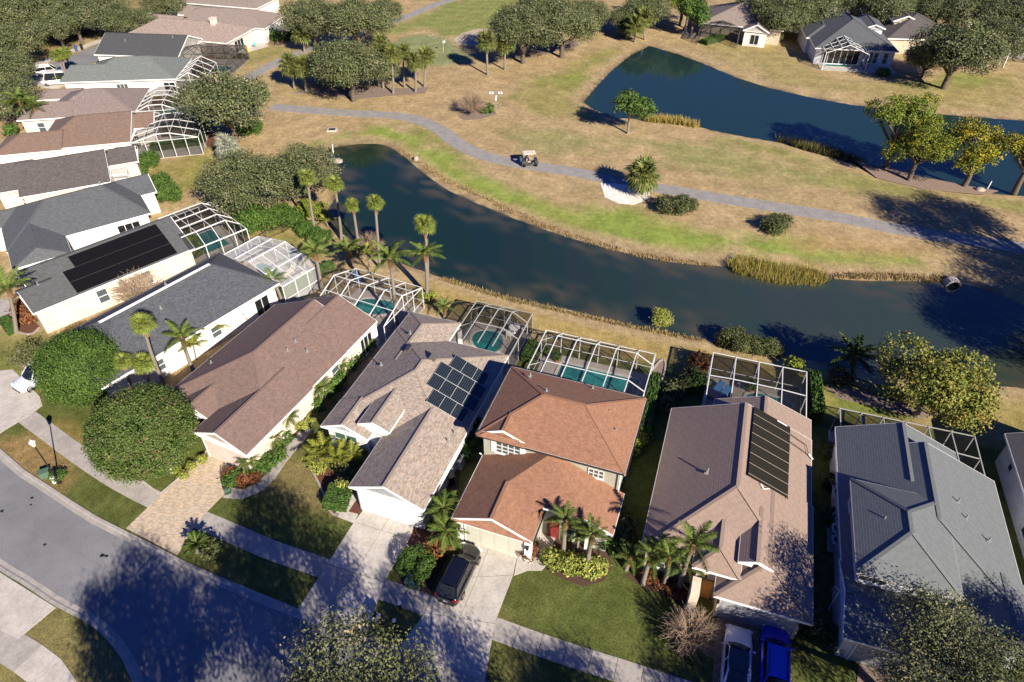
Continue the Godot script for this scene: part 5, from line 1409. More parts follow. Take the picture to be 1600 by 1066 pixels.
func tree(kind: String, cx: float, cy: float, ch: float, size, label: String, category := "tree", group := "", drop := 0.0) -> void:   # crown centre as surveyed, at height ch
	var g := G(cx, cy, ch)
	copy(kind, Vector3(g.x, -drop, g.z), size, rng.randf() * TAU, label, category, group)
func bush(kind: String, spots: Array, label: String, group := "") -> void:   # [x, y, size] on the ground
	spots.sort_custom(func(p, q): return p[0] < q[0])
	var order := ["first", "second", "third", "fourth", "fifth", "sixth", "seventh", "eighth"]
	for k in spots.size():
		var s: Array = spots[k]
		var g := G(s[0], s[1])
		var big: bool = s[2] >= 1.9
		copy("big_" + kind if big else kind, g, Vector3(s[2], s[2] * rng.randf_range(0.85, 1.15), s[2]) * (0.42 if big else 1.15), rng.randf() * TAU, label if spots.size() == 1 else "%s, %s from the left" % [label, order[k]], "shrub", group, kind)
func hedge(kind: String, ax: float, ay: float, bx: float, by: float, w: float, h: float, label: String) -> void:
	var a := G(ax, ay); var b := G(bx, by)
	copy(kind, (a + b) / 2, Vector3(a.distance_to(b) / 2, h, w), atan2(-(b - a).z, (b - a).x), label, "hedge", "", "hedge")
func reed_bed(p: Array, count: int, h: float, a: Color, b: Color, label: String) -> void:
	var q := outline(p); var r := extent(q)
	var mb := MB.new()
	var made := 0; var tries := 0
	while made < count and tries < count * 30:
		tries += 1
		var s := Vector2(rng.randf_range(r.position.x, r.end.x), rng.randf_range(r.position.y, r.end.y))
		if not Geometry2D.is_point_in_polygon(s, q): continue
		made += 1
		var y := bank(pond_distance(s)) - 0.1
		for k in 7:
			var an := rng.randf() * TAU
			var hh := h * rng.randf_range(0.5, 1.15)
			var o := Vector3(s.x, y, s.y) + Vector3(rng.randfn(), 0, rng.randfn()) * 0.12
			var tip := o + Vector3(cos(an) * hh * 0.45, hh, sin(an) * hh * 0.45)
			var x := Vector3(-sin(an), 0, cos(an)) * 0.05
			mb.tint = a.lerp(b, clampf(rng.randfn(0.5, 0.3), 0, 1))
			mb.tri(o - x, o + x, tip)
	var o2 := obj("reeds", mb, M.reed)
	o2.set_meta("kind", "stuff"); o2.set_meta("label", label)

func make_plants() -> void:
	rng.seed = 401
	# --- trees, near to far
	tree("round_tree_a", 124, 573, 3.6, Vector3(0.80, 0.98, 0.82), "dense dark green round tree beside the white hatchback")
	tree("round_tree_b", 223, 676, 3.3, Vector3(0.86, 1.06, 0.86), "large clipped dome shaped tree beside the tan paver driveway")
	tree("sparse_tree", 32, 556, 2.4, 0.95, "thin young tree on the lawn at the left edge")
	tree("golden_tree", 1464, 590, 4.5, Vector3(1.2, 1.1, 1.1), "golden green leafy tree behind the grey tiled house")
	for t in [["tall_oak_a", -6.8, -11.3, Vector3(1.05, 1.38, 1.05), "oak whose top rises over the street at the bottom edge"], ["tall_oak_b", -14.5, -7.6, Vector3(1.0, 1.3, 1.0), "street oak below the frame shading the asphalt"], ["tall_oak_a", 1.5, -7.8, Vector3(0.9, 1.1, 0.9), "street oak below the frame shading the driveways"],
			["tall_oak_b", 10.0, -5.0, Vector3(0.9, 1.0, 0.9), "street oak below the frame shading the right lawn"], ["tall_oak_a", 24.0, -15.2, Vector3(1.0, 0.95, 1.0), "large corner oak over the grey tiled house"], ["tall_oak_b", 31.5, -12.5, Vector3(1.0, 0.95, 1.0), "second corner oak at the bottom right corner"], ["tall_oak_b", 19.5, -8.0, 0.95, "street oak below the frame shading the tiled roof"],
			["tall_oak_a", 60.0, -37.0, 1.5, "tall tree beyond the right edge shading the pond"], ["tall_oak_b", 63.5, -58.0, 1.4, "tall tree beyond the right edge shading the cart path"], ["tall_oak_b", 66.0, -45.0, 1.4, "tall tree beyond the right edge shading the reeds"]]:
		copy(t[0], Vector3(t[1], 0, t[2]), t[3], rng.randf() * TAU, t[4], "tree")
	for t in [["a", 385, 285, 1.05, "grey green oak above the milky pool cage"], ["b", 468, 268, 0.95, "grey green oak leaning over the pond corner"], ["c", 352, 158, 1.35, "broad oak beside the sage roofed house's cage"],
			["a", 545, 103, 1.25, "broad oak among the cabbage palms by the cart path"], ["b", 515, 96, 0.8, "smaller oak left in the palm island"], ["c", 588, 100, 0.85, "smaller oak right in the palm island"], ["b", 487, 28, 1.25, "oak behind the dusty roofed house at the top edge"], ["c", 556, 30, 1.3, "oak beside the far cart path at the top edge"], ["a", 600, 18, 0.8, "small oak at the end of the far oak row"],
			["a", 818, 46, 1.3, "silvery oak by the tan bunker"], ["c", 880, 36, 1.35, "silvery oak with a long shadow at the top edge"], ["b", 850, 12, 1.2, "oak behind the silvery pair at the top edge"], ["b", 920, 20, 0.9, "oak on the slope above the far pond"],
			["a", 14, 20, 1.3, "street oak in the top left corner"], ["b", 66, 10, 1.15, "street oak second from the top left corner"], ["c", 112, 24, 1.15, "street oak above the blue bin"], ["a", 158, 24, 1.05, "street oak over the far sidewalk"], ["b", 205, 32, 0.85, "last street oak before the beige house"], ["c", 86, 40, 0.95, "lower street oak left of the blue bin"], ["a", 14, 68, 1.1, "low street oak near the left edge"], ["b", 0, 106, 1.0, "oak at the left edge above the fan palms"], ["c", 2, 150, 1.0, "oak at the left edge behind the tall queen palm"], ["a", 255, 8, 0.9, "bright tree by the beige house at the top edge"], ["c", 150, 8, 1.2, "oak at the top edge behind the street oaks"],
			["c", 1500, 76, 1.45, "huge oak on the far lawn right of the tall white cage"], ["a", 1556, 62, 1.1, "oak behind the huge far lawn oak"], ["b", 1452, 88, 0.8, "low oak at the foot of the huge far lawn oak"], ["b", 1225, 24, 1.1, "oak left of the far grey house"], ["a", 1268, 16, 1.1, "oak at the top edge left of the short street"], ["c", 1198, 8, 1.2, "oak behind the far brown roof"], ["c", 1386, 14, 1.1, "oak at the top edge right of the short street"], ["b", 1420, 8, 1.0, "oak at the top edge above the dark roof"], ["b", 1530, 18, 1.2, "oak in the top right row"], ["a", 1588, 26, 1.2, "oak in the top right corner"], ["c", 1470, 18, 1.0, "oak between the dark far roofs"], ["a", 1010, 16, 0.95, "leafy tree at the tip of the far pond"], ["c", 978, 28, 0.7, "small leafy tree above the far pond tip"], ["b", 1340, 4, 1.0, "oak at the top of the short street"]]:
		tree("oak_tree_" + t[0], t[1], t[2], 4.6 * t[3], t[3], t[4])
	tree("small_tree", 986, 164, 4.4, Vector3(1.3, 1.25, 1.3), "round green tree alone on the bank of the far pond")
	tree("small_tree", 1086, 16, 5, 1.4, "slender tree above the stone fire pit")
	for t in [["a", 1384, 262, 1.0, "tall dark pine nearest the far pond"], ["b", 1420, 282, 0.86, "middle pine leaning on the far pond bank"], ["c", 1506, 291, 0.92, "yellowing pine on the far pond bank"], ["c", 1586, 300, 0.95, "yellow pine cut by the right edge"], ["a", 1062, 40, 1.0, "pine above the tip of the far pond"], ["b", 1072, 44, 0.8, "smaller pine above the tip of the far pond"]]:
		var g := G(t[1], t[2])
		copy("pine_tree_" + t[0], g, t[3], [0.4, 2.1, 4.0, 1.2, 3.0, 5.0][["tall", "middle", "yellowing", "yellow", "pine", "smaller"].find(t[4].split(" ")[0])], t[4], "tree")
	copy("bare_shrub", G(1075, 1002), 1.0, 1.0, "leafless twiggy shrub beside the white car", "shrub", "", "bare_shrub")
	copy("bare_shrub", G(222, 470), 1.35, 2.0, "leafless reddish shrub against the solar collector house", "shrub", "", "bare_shrub")
	copy("bare_shrub", G(738, 178), 1.3, 0.4, "bare ornamental tree in the mulch by the bird houses", "tree", "", "bare_tree")
	copy("bare_shrub", G(580, 392), 0.9, 0.4, "bare shrub among the palms by the pond", "shrub", "", "bare_shrub")
	# --- palms: foot and head
	for p in [
		["fan", 262, 613, 223, 507, "tall fan palm with a rust coloured neck at the slate roofed house", 0.85], ["fan", 210, 616, 192, 566, "short fan palm between the two round trees", 0.75], ["fan", 233, 614, 226, 568, "low fan palm behind the clipped dome tree", 0.85],
		["queen", 301, 578, 284, 528, "feathery palm with a white trunk between slate and brown roofs", 0.8],
		["fan", 492, 361, 480, 278, "tall fan palm nearest the oaks on the pond bank", 0.95], ["fan", 533, 372, 522, 288, "tall fan palm second along the pond bank", 0.95], ["fan", 562, 402, 551, 322, "tall fan palm third along the pond bank", 0.75], ["fan", 593, 418, 586, 318, "tall fan palm fourth along the pond bank", 0.85], ["fan", 667, 462, 663, 352, "tall fan palm alone right on the pond bank", 0.95],
		["queen", 666, 466, 664, 398, "feathery palm in the yellow flower ring by the pond", 0.85], ["queen", 503, 454, 492, 396, "feathery palm at the corner of the milky cage", 0.9], ["queen", 550, 414, 545, 392, "bushy palm behind the white gabled cage", 0.95], ["queen", 619, 508, 609, 405, "tall feathery palm rising through the gabled cage's edge", 0.95], ["queen", 441, 470, 427, 438, "feathery palm against the slate roofed house's cage", 0.7], ["lime", 577, 424, 574, 398, "palm fronds low behind the gabled cage", 1.0], ["lime", 512, 352, 510, 346, "small palm at the pond corner below the tall fan palms", 0.9],
		["queen", 694, 498, 694, 480, "small bright palm beside the dark pool cage", 0.55],
		["fine", 715, 828, 694, 795, "pygmy palm with bright fronds beside the white garage", 1.35], ["fine", 700, 858, 698, 832, "pygmy palm between the mulch bed and the black car", 1.35], ["fine", 672, 806, 690, 786, "third pygmy palm tucked behind the white garage corner", 1.0],
		["queen", 880, 868, 884, 814, "palm left in the yellow shrub bed of the orange house", 0.62], ["queen", 919, 888, 925, 838, "palm right in the yellow shrub bed of the orange house", 0.62], ["queen", 899, 860, 905, 826, "palm behind the pair in the yellow shrub bed", 0.5],
		["queen", 1004, 913, 1018, 868, "leaning palm at the left end of the tiled house's bed", 0.62], ["queen", 1060, 925, 1082, 852, "tallest palm of the tiled house's bed", 0.8], ["queen", 1036, 918, 1046, 872, "middle palm of the tiled house's bed", 0.66], ["queen", 1058, 918, 1072, 884, "lower palm of the tiled house's bed by the entry", 0.62], ["queen", 978, 890, 985, 872, "short palm between the orange and the tiled houses", 0.55],
		["lime", 518, 722, 508, 706, "palm clump at the white house's front window", 1.15], ["lime", 506, 730, 496, 714, "palm clump left of the white house's window", 1.05], ["lime", 540, 726, 536, 712, "palm clump right of the white house's window", 1.0], ["lime", 534, 740, 528, 720, "palm clump above the red mulch", 0.9], ["lime", 556, 734, 552, 716, "palm clump in the white house's shaded corner", 0.9],
		["lime", 318, 545, 312, 520, "areca palm between slate and brown roofs", 1.15], ["lime", 332, 535, 328, 514, "areca palm second between slate and brown roofs", 1.15], ["lime", 345, 522, 340, 508, "areca palm third between slate and brown roofs", 1.05], ["lime", 306, 562, 302, 540, "areca palm at the near end between slate and brown roofs", 1.1], ["lime", 378, 508, 375, 498, "small areca palm against the slate roofed house's wall", 0.8], ["lime", 480, 586, 478, 576, "small palm by the second brown house window", 0.5],
		["fine", 536, 592, 533, 572, "small palm against the brown roofed house's wall, farthest back", 0.9], ["fine", 505, 632, 502, 606, "palm against the brown roofed house's wall near the bend", 1.1], ["fine", 455, 678, 450, 652, "palm beside the white air conditioner", 1.0], ["fine", 428, 704, 424, 688, "palm against the garage side of the brown roofed house", 1.1], ["fine", 392, 742, 386, 722, "palm at the paver driveway corner", 0.9],
		["cycad", 308, 862, 308, 852, "dark sago palm beside the paver driveway", 1.25],
		["queen", 24, 520, 12, 452, "large queen palm before the solar collector house", 1.0], ["queen", 60, 214, 30, 160, "queen palm with drooping fronds at the left edge", 1.25], ["queen", 55, 210, 52, 168, "second queen palm at the left edge beside the umber roof", 1.0],
		["fan", 110, 136, 88, 88, "thin fan palm by the white van", 1.0], ["fan", 108, 134, 96, 86, "second thin fan palm by the white van", 1.0], ["fan", 112, 118, 102, 84, "third thin fan palm by the white van", 1.0],
		["silver", 352, 250, 354, 230, "silvery palm on the lawn below the red mulch", 1.35], ["lime", 172, 138, 172, 130, "small palm against the sage roofed house's wall", 1.1], ["lime", 96, 132, 96, 124, "small shadowy palm by the far drive", 1.0],
		["sabal", 460, 139, 453, 102, "cabbage palm at the left end of the palm island", 1.5], ["sabal", 478, 143, 473, 106, "second cabbage palm from the left of the palm island", 1.5], ["sabal", 505, 139, 502, 108, "third cabbage palm from the left, half in the oak", 1.3], ["sabal", 599, 138, 595, 70, "tall cabbage palm behind the oak of the palm island", 1.3], ["sabal", 614, 146, 611, 86, "cabbage palm just right of the island's oak", 1.35], ["sabal", 632, 137, 630, 83, "tall cabbage palm in the middle of the right row", 1.2], ["sabal", 649, 144, 648, 98, "short cabbage palm in the right row", 1.3], ["sabal", 663, 136, 665, 90, "cabbage palm at the right end of the palm island", 1.35],
		["sabal", 476, 81, 471, 52, "single cabbage palm beside the far cart path", 1.7], ["sabal", 762, 117, 760, 66, "left one of two cabbage palms by the tan bunker", 1.55], ["sabal", 789, 109, 790, 70, "right one of two cabbage palms by the tan bunker", 1.55],
		["sabal", 1003, 303, 1004, 275, "low cabbage palm in the white sand bunker", 1.8], ["sabal", 992, 66, 992, 42, "cabbage palm at the tip of the far pond", 1.7], ["sabal", 1008, 62, 1006, 30, "second cabbage palm at the tip of the far pond", 1.7], ["sabal", 978, 58, 978, 40, "third cabbage palm at the tip of the far pond", 1.4], ["sabal", 1022, 44, 1022, 20, "cabbage palm behind the tip of the far pond", 1.6],
		["date", 1334, 592, 1336, 556, "dark date palm on the near bank of the pond", 1.0], ["fan", 1380, 48, 1390, 22, "tall palm beside the short far street", 1.0], ["fan", 167, 38, 160, 4, "street palm at the top left", 1.0], ["fan", 322, 20, 316, -14, "tall palm trunk at the top edge", 1.1], ["fan", 348, 12, 346, -22, "second tall palm trunk at the top edge", 1.1], ["fan", 365, 12, 362, -20, "third tall palm trunk at the top edge", 1.1],
		["sabal", 1560, 58, 1562, 42, "palm behind the far white cage at the right edge", 1.3], ["sabal", 1530, 52, 1528, 36, "palm among the far trees near the right edge", 1.3],
	]: palm(p[0], p[1], p[2], p[3], p[4], p[5], p[6])
	# --- shrubs and hedges
	hedge("hedge", 1022, 600, 1004, 690, 0.9, 1.5, "clipped hedge along the right side of the orange house")
	hedge("hedge", 1264, 602, 1271, 664, 1.0, 1.9, "tall clipped hedge beside the tiled house's pool cage")
	hedge("lime_hedge", 256, 428, 312, 394, 1.7, 2.3, "bright lime hedge between the solar collectors and the slate roof")
	hedge("hedge", 140, 490, 208, 458, 0.8, 0.9, "low hedge under the solar collector house's windows")
	hedge("hedge", 209, 138, 250, 138, 1.6, 2.4, "square hedge against the sage roofed house's wall")
	hedge("hedge", 38, 255, 58, 254, 1.4, 2.0, "square hedge against the umber roofed house's wall")
	hedge("hedge", 238, 236, 312, 226, 0.9, 1.0, "hedge along the long gabled pool cage")
	hedge("hedge", 316, 224, 322, 196, 1.0, 1.2, "hedge at the end of the long gabled pool cage")
	hedge("hedge", 446, 466, 520, 420, 1.0, 1.0, "hedge beside the milky pool cage")
	hedge("hedge", 1100, 70, 1128, 62, 1.6, 1.0, "curved far hedge, its lower half"); hedge("hedge", 1126, 62, 1186, 54, 1.3, 0.9, "curved far hedge, its upper half")
	hedge("hedge", 8, 504, 22, 522, 1.0, 0.8, "small square hedge on the walk before the solar collector house")
	hedge("hedge", 524, 800, 536, 768, 1.7, 1.0, "box hedge beside the red mulch bed")
	hedge("hedge", 816, 858, 840, 850, 0.4, 0.3, "low dark planting at the orange house's garage pillar")
	hedge("hedge", 832, 540, 820, 566, 0.8, 0.8, "hedge in the shade left of the white lean-in cage")
	rng.seed = 9
	for s in [["shrub", 256, 296, 2.7, "rounded shrub at the corner of the grey blue house"], ["shrub", 264, 312, 2.6, "second rounded shrub at the corner of the grey blue house"], ["shrub", 398, 206, 2.6, "dense green shrub below the broad oak"], ["shrub", 385, 210, 1.8, "small shrub left of the dense green shrub"], ["shrub", 236, 258, 2.6, "rounded shrub at the coffee roof's rear corner"], ["shrub", 216, 274, 2.0, "shrub behind the coffee coloured roof"], ["lime_shrub", 58, 330, 1.6, "lime shrub beside the coffee roofed house"], ["shrub", 30, 318, 1.8, "shrub at the left edge beside the coffee roof"], ["olive_shrub", 1050, 330, 3.2, "grey green shrub by the sand bunker"], ["olive_shrub", 1071, 326, 2.3, "right half of the grey green shrub pair by the bunker"], ["olive_shrub", 1212, 358, 3.0, "lone dark shrub on the green bank"], ["shrub", 762, 176, 1.6, "green shrub in the mulch by the bare tree"],
			["yellow_shrub", 1032, 502, 1.9, "yellow flowered shrub standing in the pond shallows"], ["olive_shrub", 1150, 540, 2.4, "dark shrub on the near pond bank"], ["olive_shrub", 1190, 548, 2.2, "dark shrub right on the near pond bank"], ["lime_shrub", 1240, 578, 1.3, "lime banana plant behind the flat topped cage"], ["shrub", 1496, 648, 2.0, "round shrub at the foot of the golden tree"], ["red_shrub", 1092, 574, 1.6, "reddish shrub beside the flat topped cage"], ["shrub", 1088, 606, 1.5, "shrub below the reddish shrub by the flat cage"], ["olive_shrub", 1308, 594, 1.4, "pale shrub at the mulch bed by the black fence"], ["lime_shrub", 980, 706, 1.7, "straw coloured grass clump at the orange house's corner"], ["lime_shrub", 998, 690, 1.5, "second straw coloured clump behind the orange house's corner"],
			["shrub", 650, 910, 1.0, "small shrub behind the green transformer box"], ["red_shrub", 688, 862, 1.5, "rust coloured shrub under the pygmy palms"], ["red_shrub", 824, 868, 1.1, "rust coloured shrub by the garage pillar"], ["shrub", 716, 702, 1.9, "green shrub behind the air conditioner of the tan roofed house"], ["shrub", 954, 850, 1.6, "shrub at the right end of the orange house's porch"], ["shrub", 948, 815, 1.8, "dark shrub in the shade right of the orange house"], ["olive_shrub", 968, 838, 1.7, "shrub in the shade beside the orange house's corner"], ["olive_shrub", 1252, 972, 1.8, "dusty shrub beside the blue car"], ["olive_shrub", 1310, 1000, 1.9, "bush before the grey tiled house's garage"],
			["olive_shrub", 335, 868, 1.2, "round dark shrub beside the sago palm"], ["lime_shrub", 602, 996, 0.8, "yellow green planting round the mailbox"], ["shrub", 92, 748, 0.9, "dark shrub at the foot of the street lamp"], ["lime_shrub", 276, 738, 0.7, "lime planting left of the paver driveway"], ["red_shrub", 44, 490, 1.8, "purple red shrub at the queen palm's foot"], ["red_shrub", 58, 500, 1.6, "second purple red shrub beside the cream wall"], ["red_shrub", 36, 505, 1.1, "small red shrub in the scalloped bed"], ["shrub", 212, 478, 1.2, "shrub at the end of the low hedge"],
			["shrub", 395, 356, 3.4, "broad leafy shrub under the pond corner oaks"], ["shrub", 425, 350, 3.4, "second broad leafy shrub under the pond corner oaks"], ["shrub", 445, 342, 2.6, "third leafy shrub under the pond corner oaks"], ["shrub", 458, 352, 2.2, "shrub at the curve of the black fence"], ["shrub", 478, 366, 2.2, "shrub behind the curve of the black fence"], ["shrub", 500, 378, 2.4, "dark shrub under the bank fan palms"], ["lime_shrub", 490, 335, 2.6, "yellow green shrub overhanging the pond corner"], ["shrub", 1160, 44, 2.0, "shrub before the far white gable"], ["shrub", 1185, 48, 1.6, "shrub right of the far white gable"], ["shrub", 1212, 62, 2.0, "shrub at the far lawn's corner"], ["shrub", 1112, 42, 1.8, "round shrub beside the far dark cage"], ["shrub", 1380, 118, 2.0, "shrub at the foot of the huge far lawn oak"], ["shrub", 432, 64, 1.8, "shrub by the dusty roofed house's rear corner"], ["shrub", 450, 62, 2.4, "dark shrub below the far oak row"],
			["shrub", 108, 128, 1.6, "shrub by the far driveway"], ["shrub", 20, 212, 1.6, "low shrub before the mauve house"]]:
		bush(s[0], [[s[1], s[2], s[3]]], s[4])
	bush("yellow_shrub", [[858,878,1.0],[868,882,1.1],[878,886,1.1],[888,888,1.1],[899,890,1.1],[910,892,1.15],[922,895,1.15],[934,892,1.0]], "bright yellow croton shrub in the row before the orange house", "yellow croton row")
	bush("yellow_shrub", [[452,664,0.8],[460,668,0.8],[470,670,0.85],[480,666,0.8],[486,658,0.7]], "yellow ground shrub ringing the white air conditioner", "yellow ring round the air conditioner")
	bush("yellow_shrub", [[528,724,1.0],[492,730,0.9],[538,768,1.0],[500,736,0.8]], "yellow leaved shrub in the white house's front bed", "yellow shrubs of the white house")
	bush("yellow_shrub", [[660,466,0.8],[670,468,0.8],[676,464,0.7],[656,462,0.7]], "yellow flowers ringing the feathery palm by the pond", "yellow flower ring by the pond")
	bush("shrub", [[405,738,1.2],[414,732,1.1],[424,726,1.0],[436,716,1.1],[370,752,1.0],[362,758,0.9],[446,692,1.1],[410,716,1.3]], "green shrub in the bed along the curved garden path", "shrubs along the curved garden path")
	bush("red_shrub", [[384,756,0.9],[400,750,0.8],[362,748,0.9]], "rust coloured plant at the paver driveway corner", "rust plants at the driveway corner")
	bush("shrub", [[556,560,1.4],[548,576,1.4],[528,602,1.5],[516,616,1.3],[494,640,1.2],[575,545,1.2]], "rounded shrub along the brown roofed house's side wall", "round shrubs by the side wall")
	bush("olive_shrub", [[556,742,1.5],[550,756,1.4],[562,730,1.5],[546,738,1.4]], "dark shrub in the shade before the white house", "dark shrubs before the white house")
	bush("olive_shrub", [[1040,640,1.3],[1050,622,1.4],[1066,606,1.3],[1080,590,1.2]], "dark shrub in the shade behind the tiled house", "dark shrubs behind the tiled house")
	bush("olive_shrub", [[1300,810,1.1],[1296,760,1.2],[1292,710,1.1]], "dark shrub in the shaded gap left of the grey tiled house", "dark shrubs in the shaded gap")
	bush("shrub", [[726,700,1.1],[734,690,1.2],[742,672,1.2],[728,716,1.0]], "dark shrub in the narrow gap left of the orange house", "dark shrubs in the narrow gap")
	bush("red_shrub", [[1030,914,0.8],[1046,922,0.8],[1062,932,0.8],[1016,906,0.8]], "low rust planting in the tiled house's bed", "rust planting in the palm bed")
	bush("yellow_shrub", [[318,722,0.6],[300,732,0.6],[288,746,0.6]], "low yellow edging along the paver driveway", "yellow edging of the paver driveway")
	# the horseshoe hedge round the transformer
	var l := []
	for k in 7:
		var a := lerpf(-0.35, PI + 0.75, k / 6.0)
		l.append([Vector3(cos(a) * 0.8, 0.72, -sin(a) * 0.75), Vector3(0.55, 0.72, 0.55)])
	var h := Node3D.new(); h.name = "hedge"
	obj("foliage", crown_mesh(l, 520, 14, 0.13, 0.055, Color(0.030, 0.070, 0.014), Color(0.085, 0.145, 0.03), Color(0, 0, 0, 0), 0.93), M.leaf, h)
	var mb := MB.new()
	for q in l: mb.tube([Vector3(q[0].x, -0.05, q[0].z), q[0]], [0.06, 0.03], 6)
	obj("stems", mb, M.bark, h)
	h.position = G(652, 890); h.rotation.y = -0.35; add_child(h, true); tag(h, "round clipped horseshoe hedge wrapped about the green transformer box", "hedge")
	# --- reeds
	reed_bed([1136,410, 1160,405, 1190,412, 1230,418, 1280,424, 1296,434, 1270,441, 1220,440, 1180,430, 1150,422], 700, 1.3, Color(0.17, 0.20, 0.03), Color(0.42, 0.30, 0.11), "patch of yellow green and straw reeds on the pond edge")
	reed_bed([1000,183, 1030,182, 1060,186, 1094,194, 1088,198, 1050,194, 1010,190], 260, 1.2, Color(0.20, 0.17, 0.04), Color(0.40, 0.30, 0.09), "golden reeds on the bank of the far pond")
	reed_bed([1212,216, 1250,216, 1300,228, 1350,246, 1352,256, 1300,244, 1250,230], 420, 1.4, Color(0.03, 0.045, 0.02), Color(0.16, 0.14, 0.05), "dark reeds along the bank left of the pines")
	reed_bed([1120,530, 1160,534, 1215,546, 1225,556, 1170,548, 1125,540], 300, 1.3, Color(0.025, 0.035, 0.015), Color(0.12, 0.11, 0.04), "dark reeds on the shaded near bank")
	reed_bed([620,232, 700,284, 800,331, 900,370, 1000,397, 1120,413, 1120,409, 1000,392, 900,364, 800,325, 700,278, 625,228], 700, 0.38, Color(0.20, 0.15, 0.07), Color(0.40, 0.29, 0.15), "fringe of dry grass along the pond's far bank")
	reed_bed([1300,430, 1440,434, 1500,436, 1500,430, 1440,427, 1300,424], 300, 0.5, Color(0.20, 0.15, 0.07), Color(0.40, 0.29, 0.15), "fringe of dry grass right of the reeds")
	reed_bed([690,436, 800,468, 960,504, 1100,531, 1100,527, 960,499, 800,462, 690,430], 500, 0.4, Color(0.16, 0.13, 0.06), Color(0.36, 0.27, 0.12), "thin grass fringe along the near bank")

# ---------------------------------------------------------------- vehicles
class Loft:
	static func grid(mb: MB, rows: Array) -> void:               # smooth skin over rows of points
		var w: int = rows[0].size(); var h := rows.size(); var first := mb.v.size()
		for r in h:
			for c in w:
				var dx: Vector3 = rows[r][mini(c + 1, w - 1)] - rows[r][maxi(c - 1, 0)]
				var dy: Vector3 = rows[mini(r + 1, h - 1)][c] - rows[maxi(r - 1, 0)][c]
				mb.put(rows[r][c], dx.cross(dy).normalized())
		for r in h - 1:
			for c in w - 1:
				var a := first + r * w + c
				mb.i.append_array([a, a + w, a + 1, a + 1, a + w, a + w + 1])
func paint(key: String, c: Color, rough := 0.25, metal := 0.0) -> StandardMaterial3D:
	if M.has(key): return M[key]
	var m := mat(key, c, rough)
	m.metallic = metal; m.clearcoat_enabled = true; m.clearcoat = 0.8; m.clearcoat_roughness = 0.05
	return m
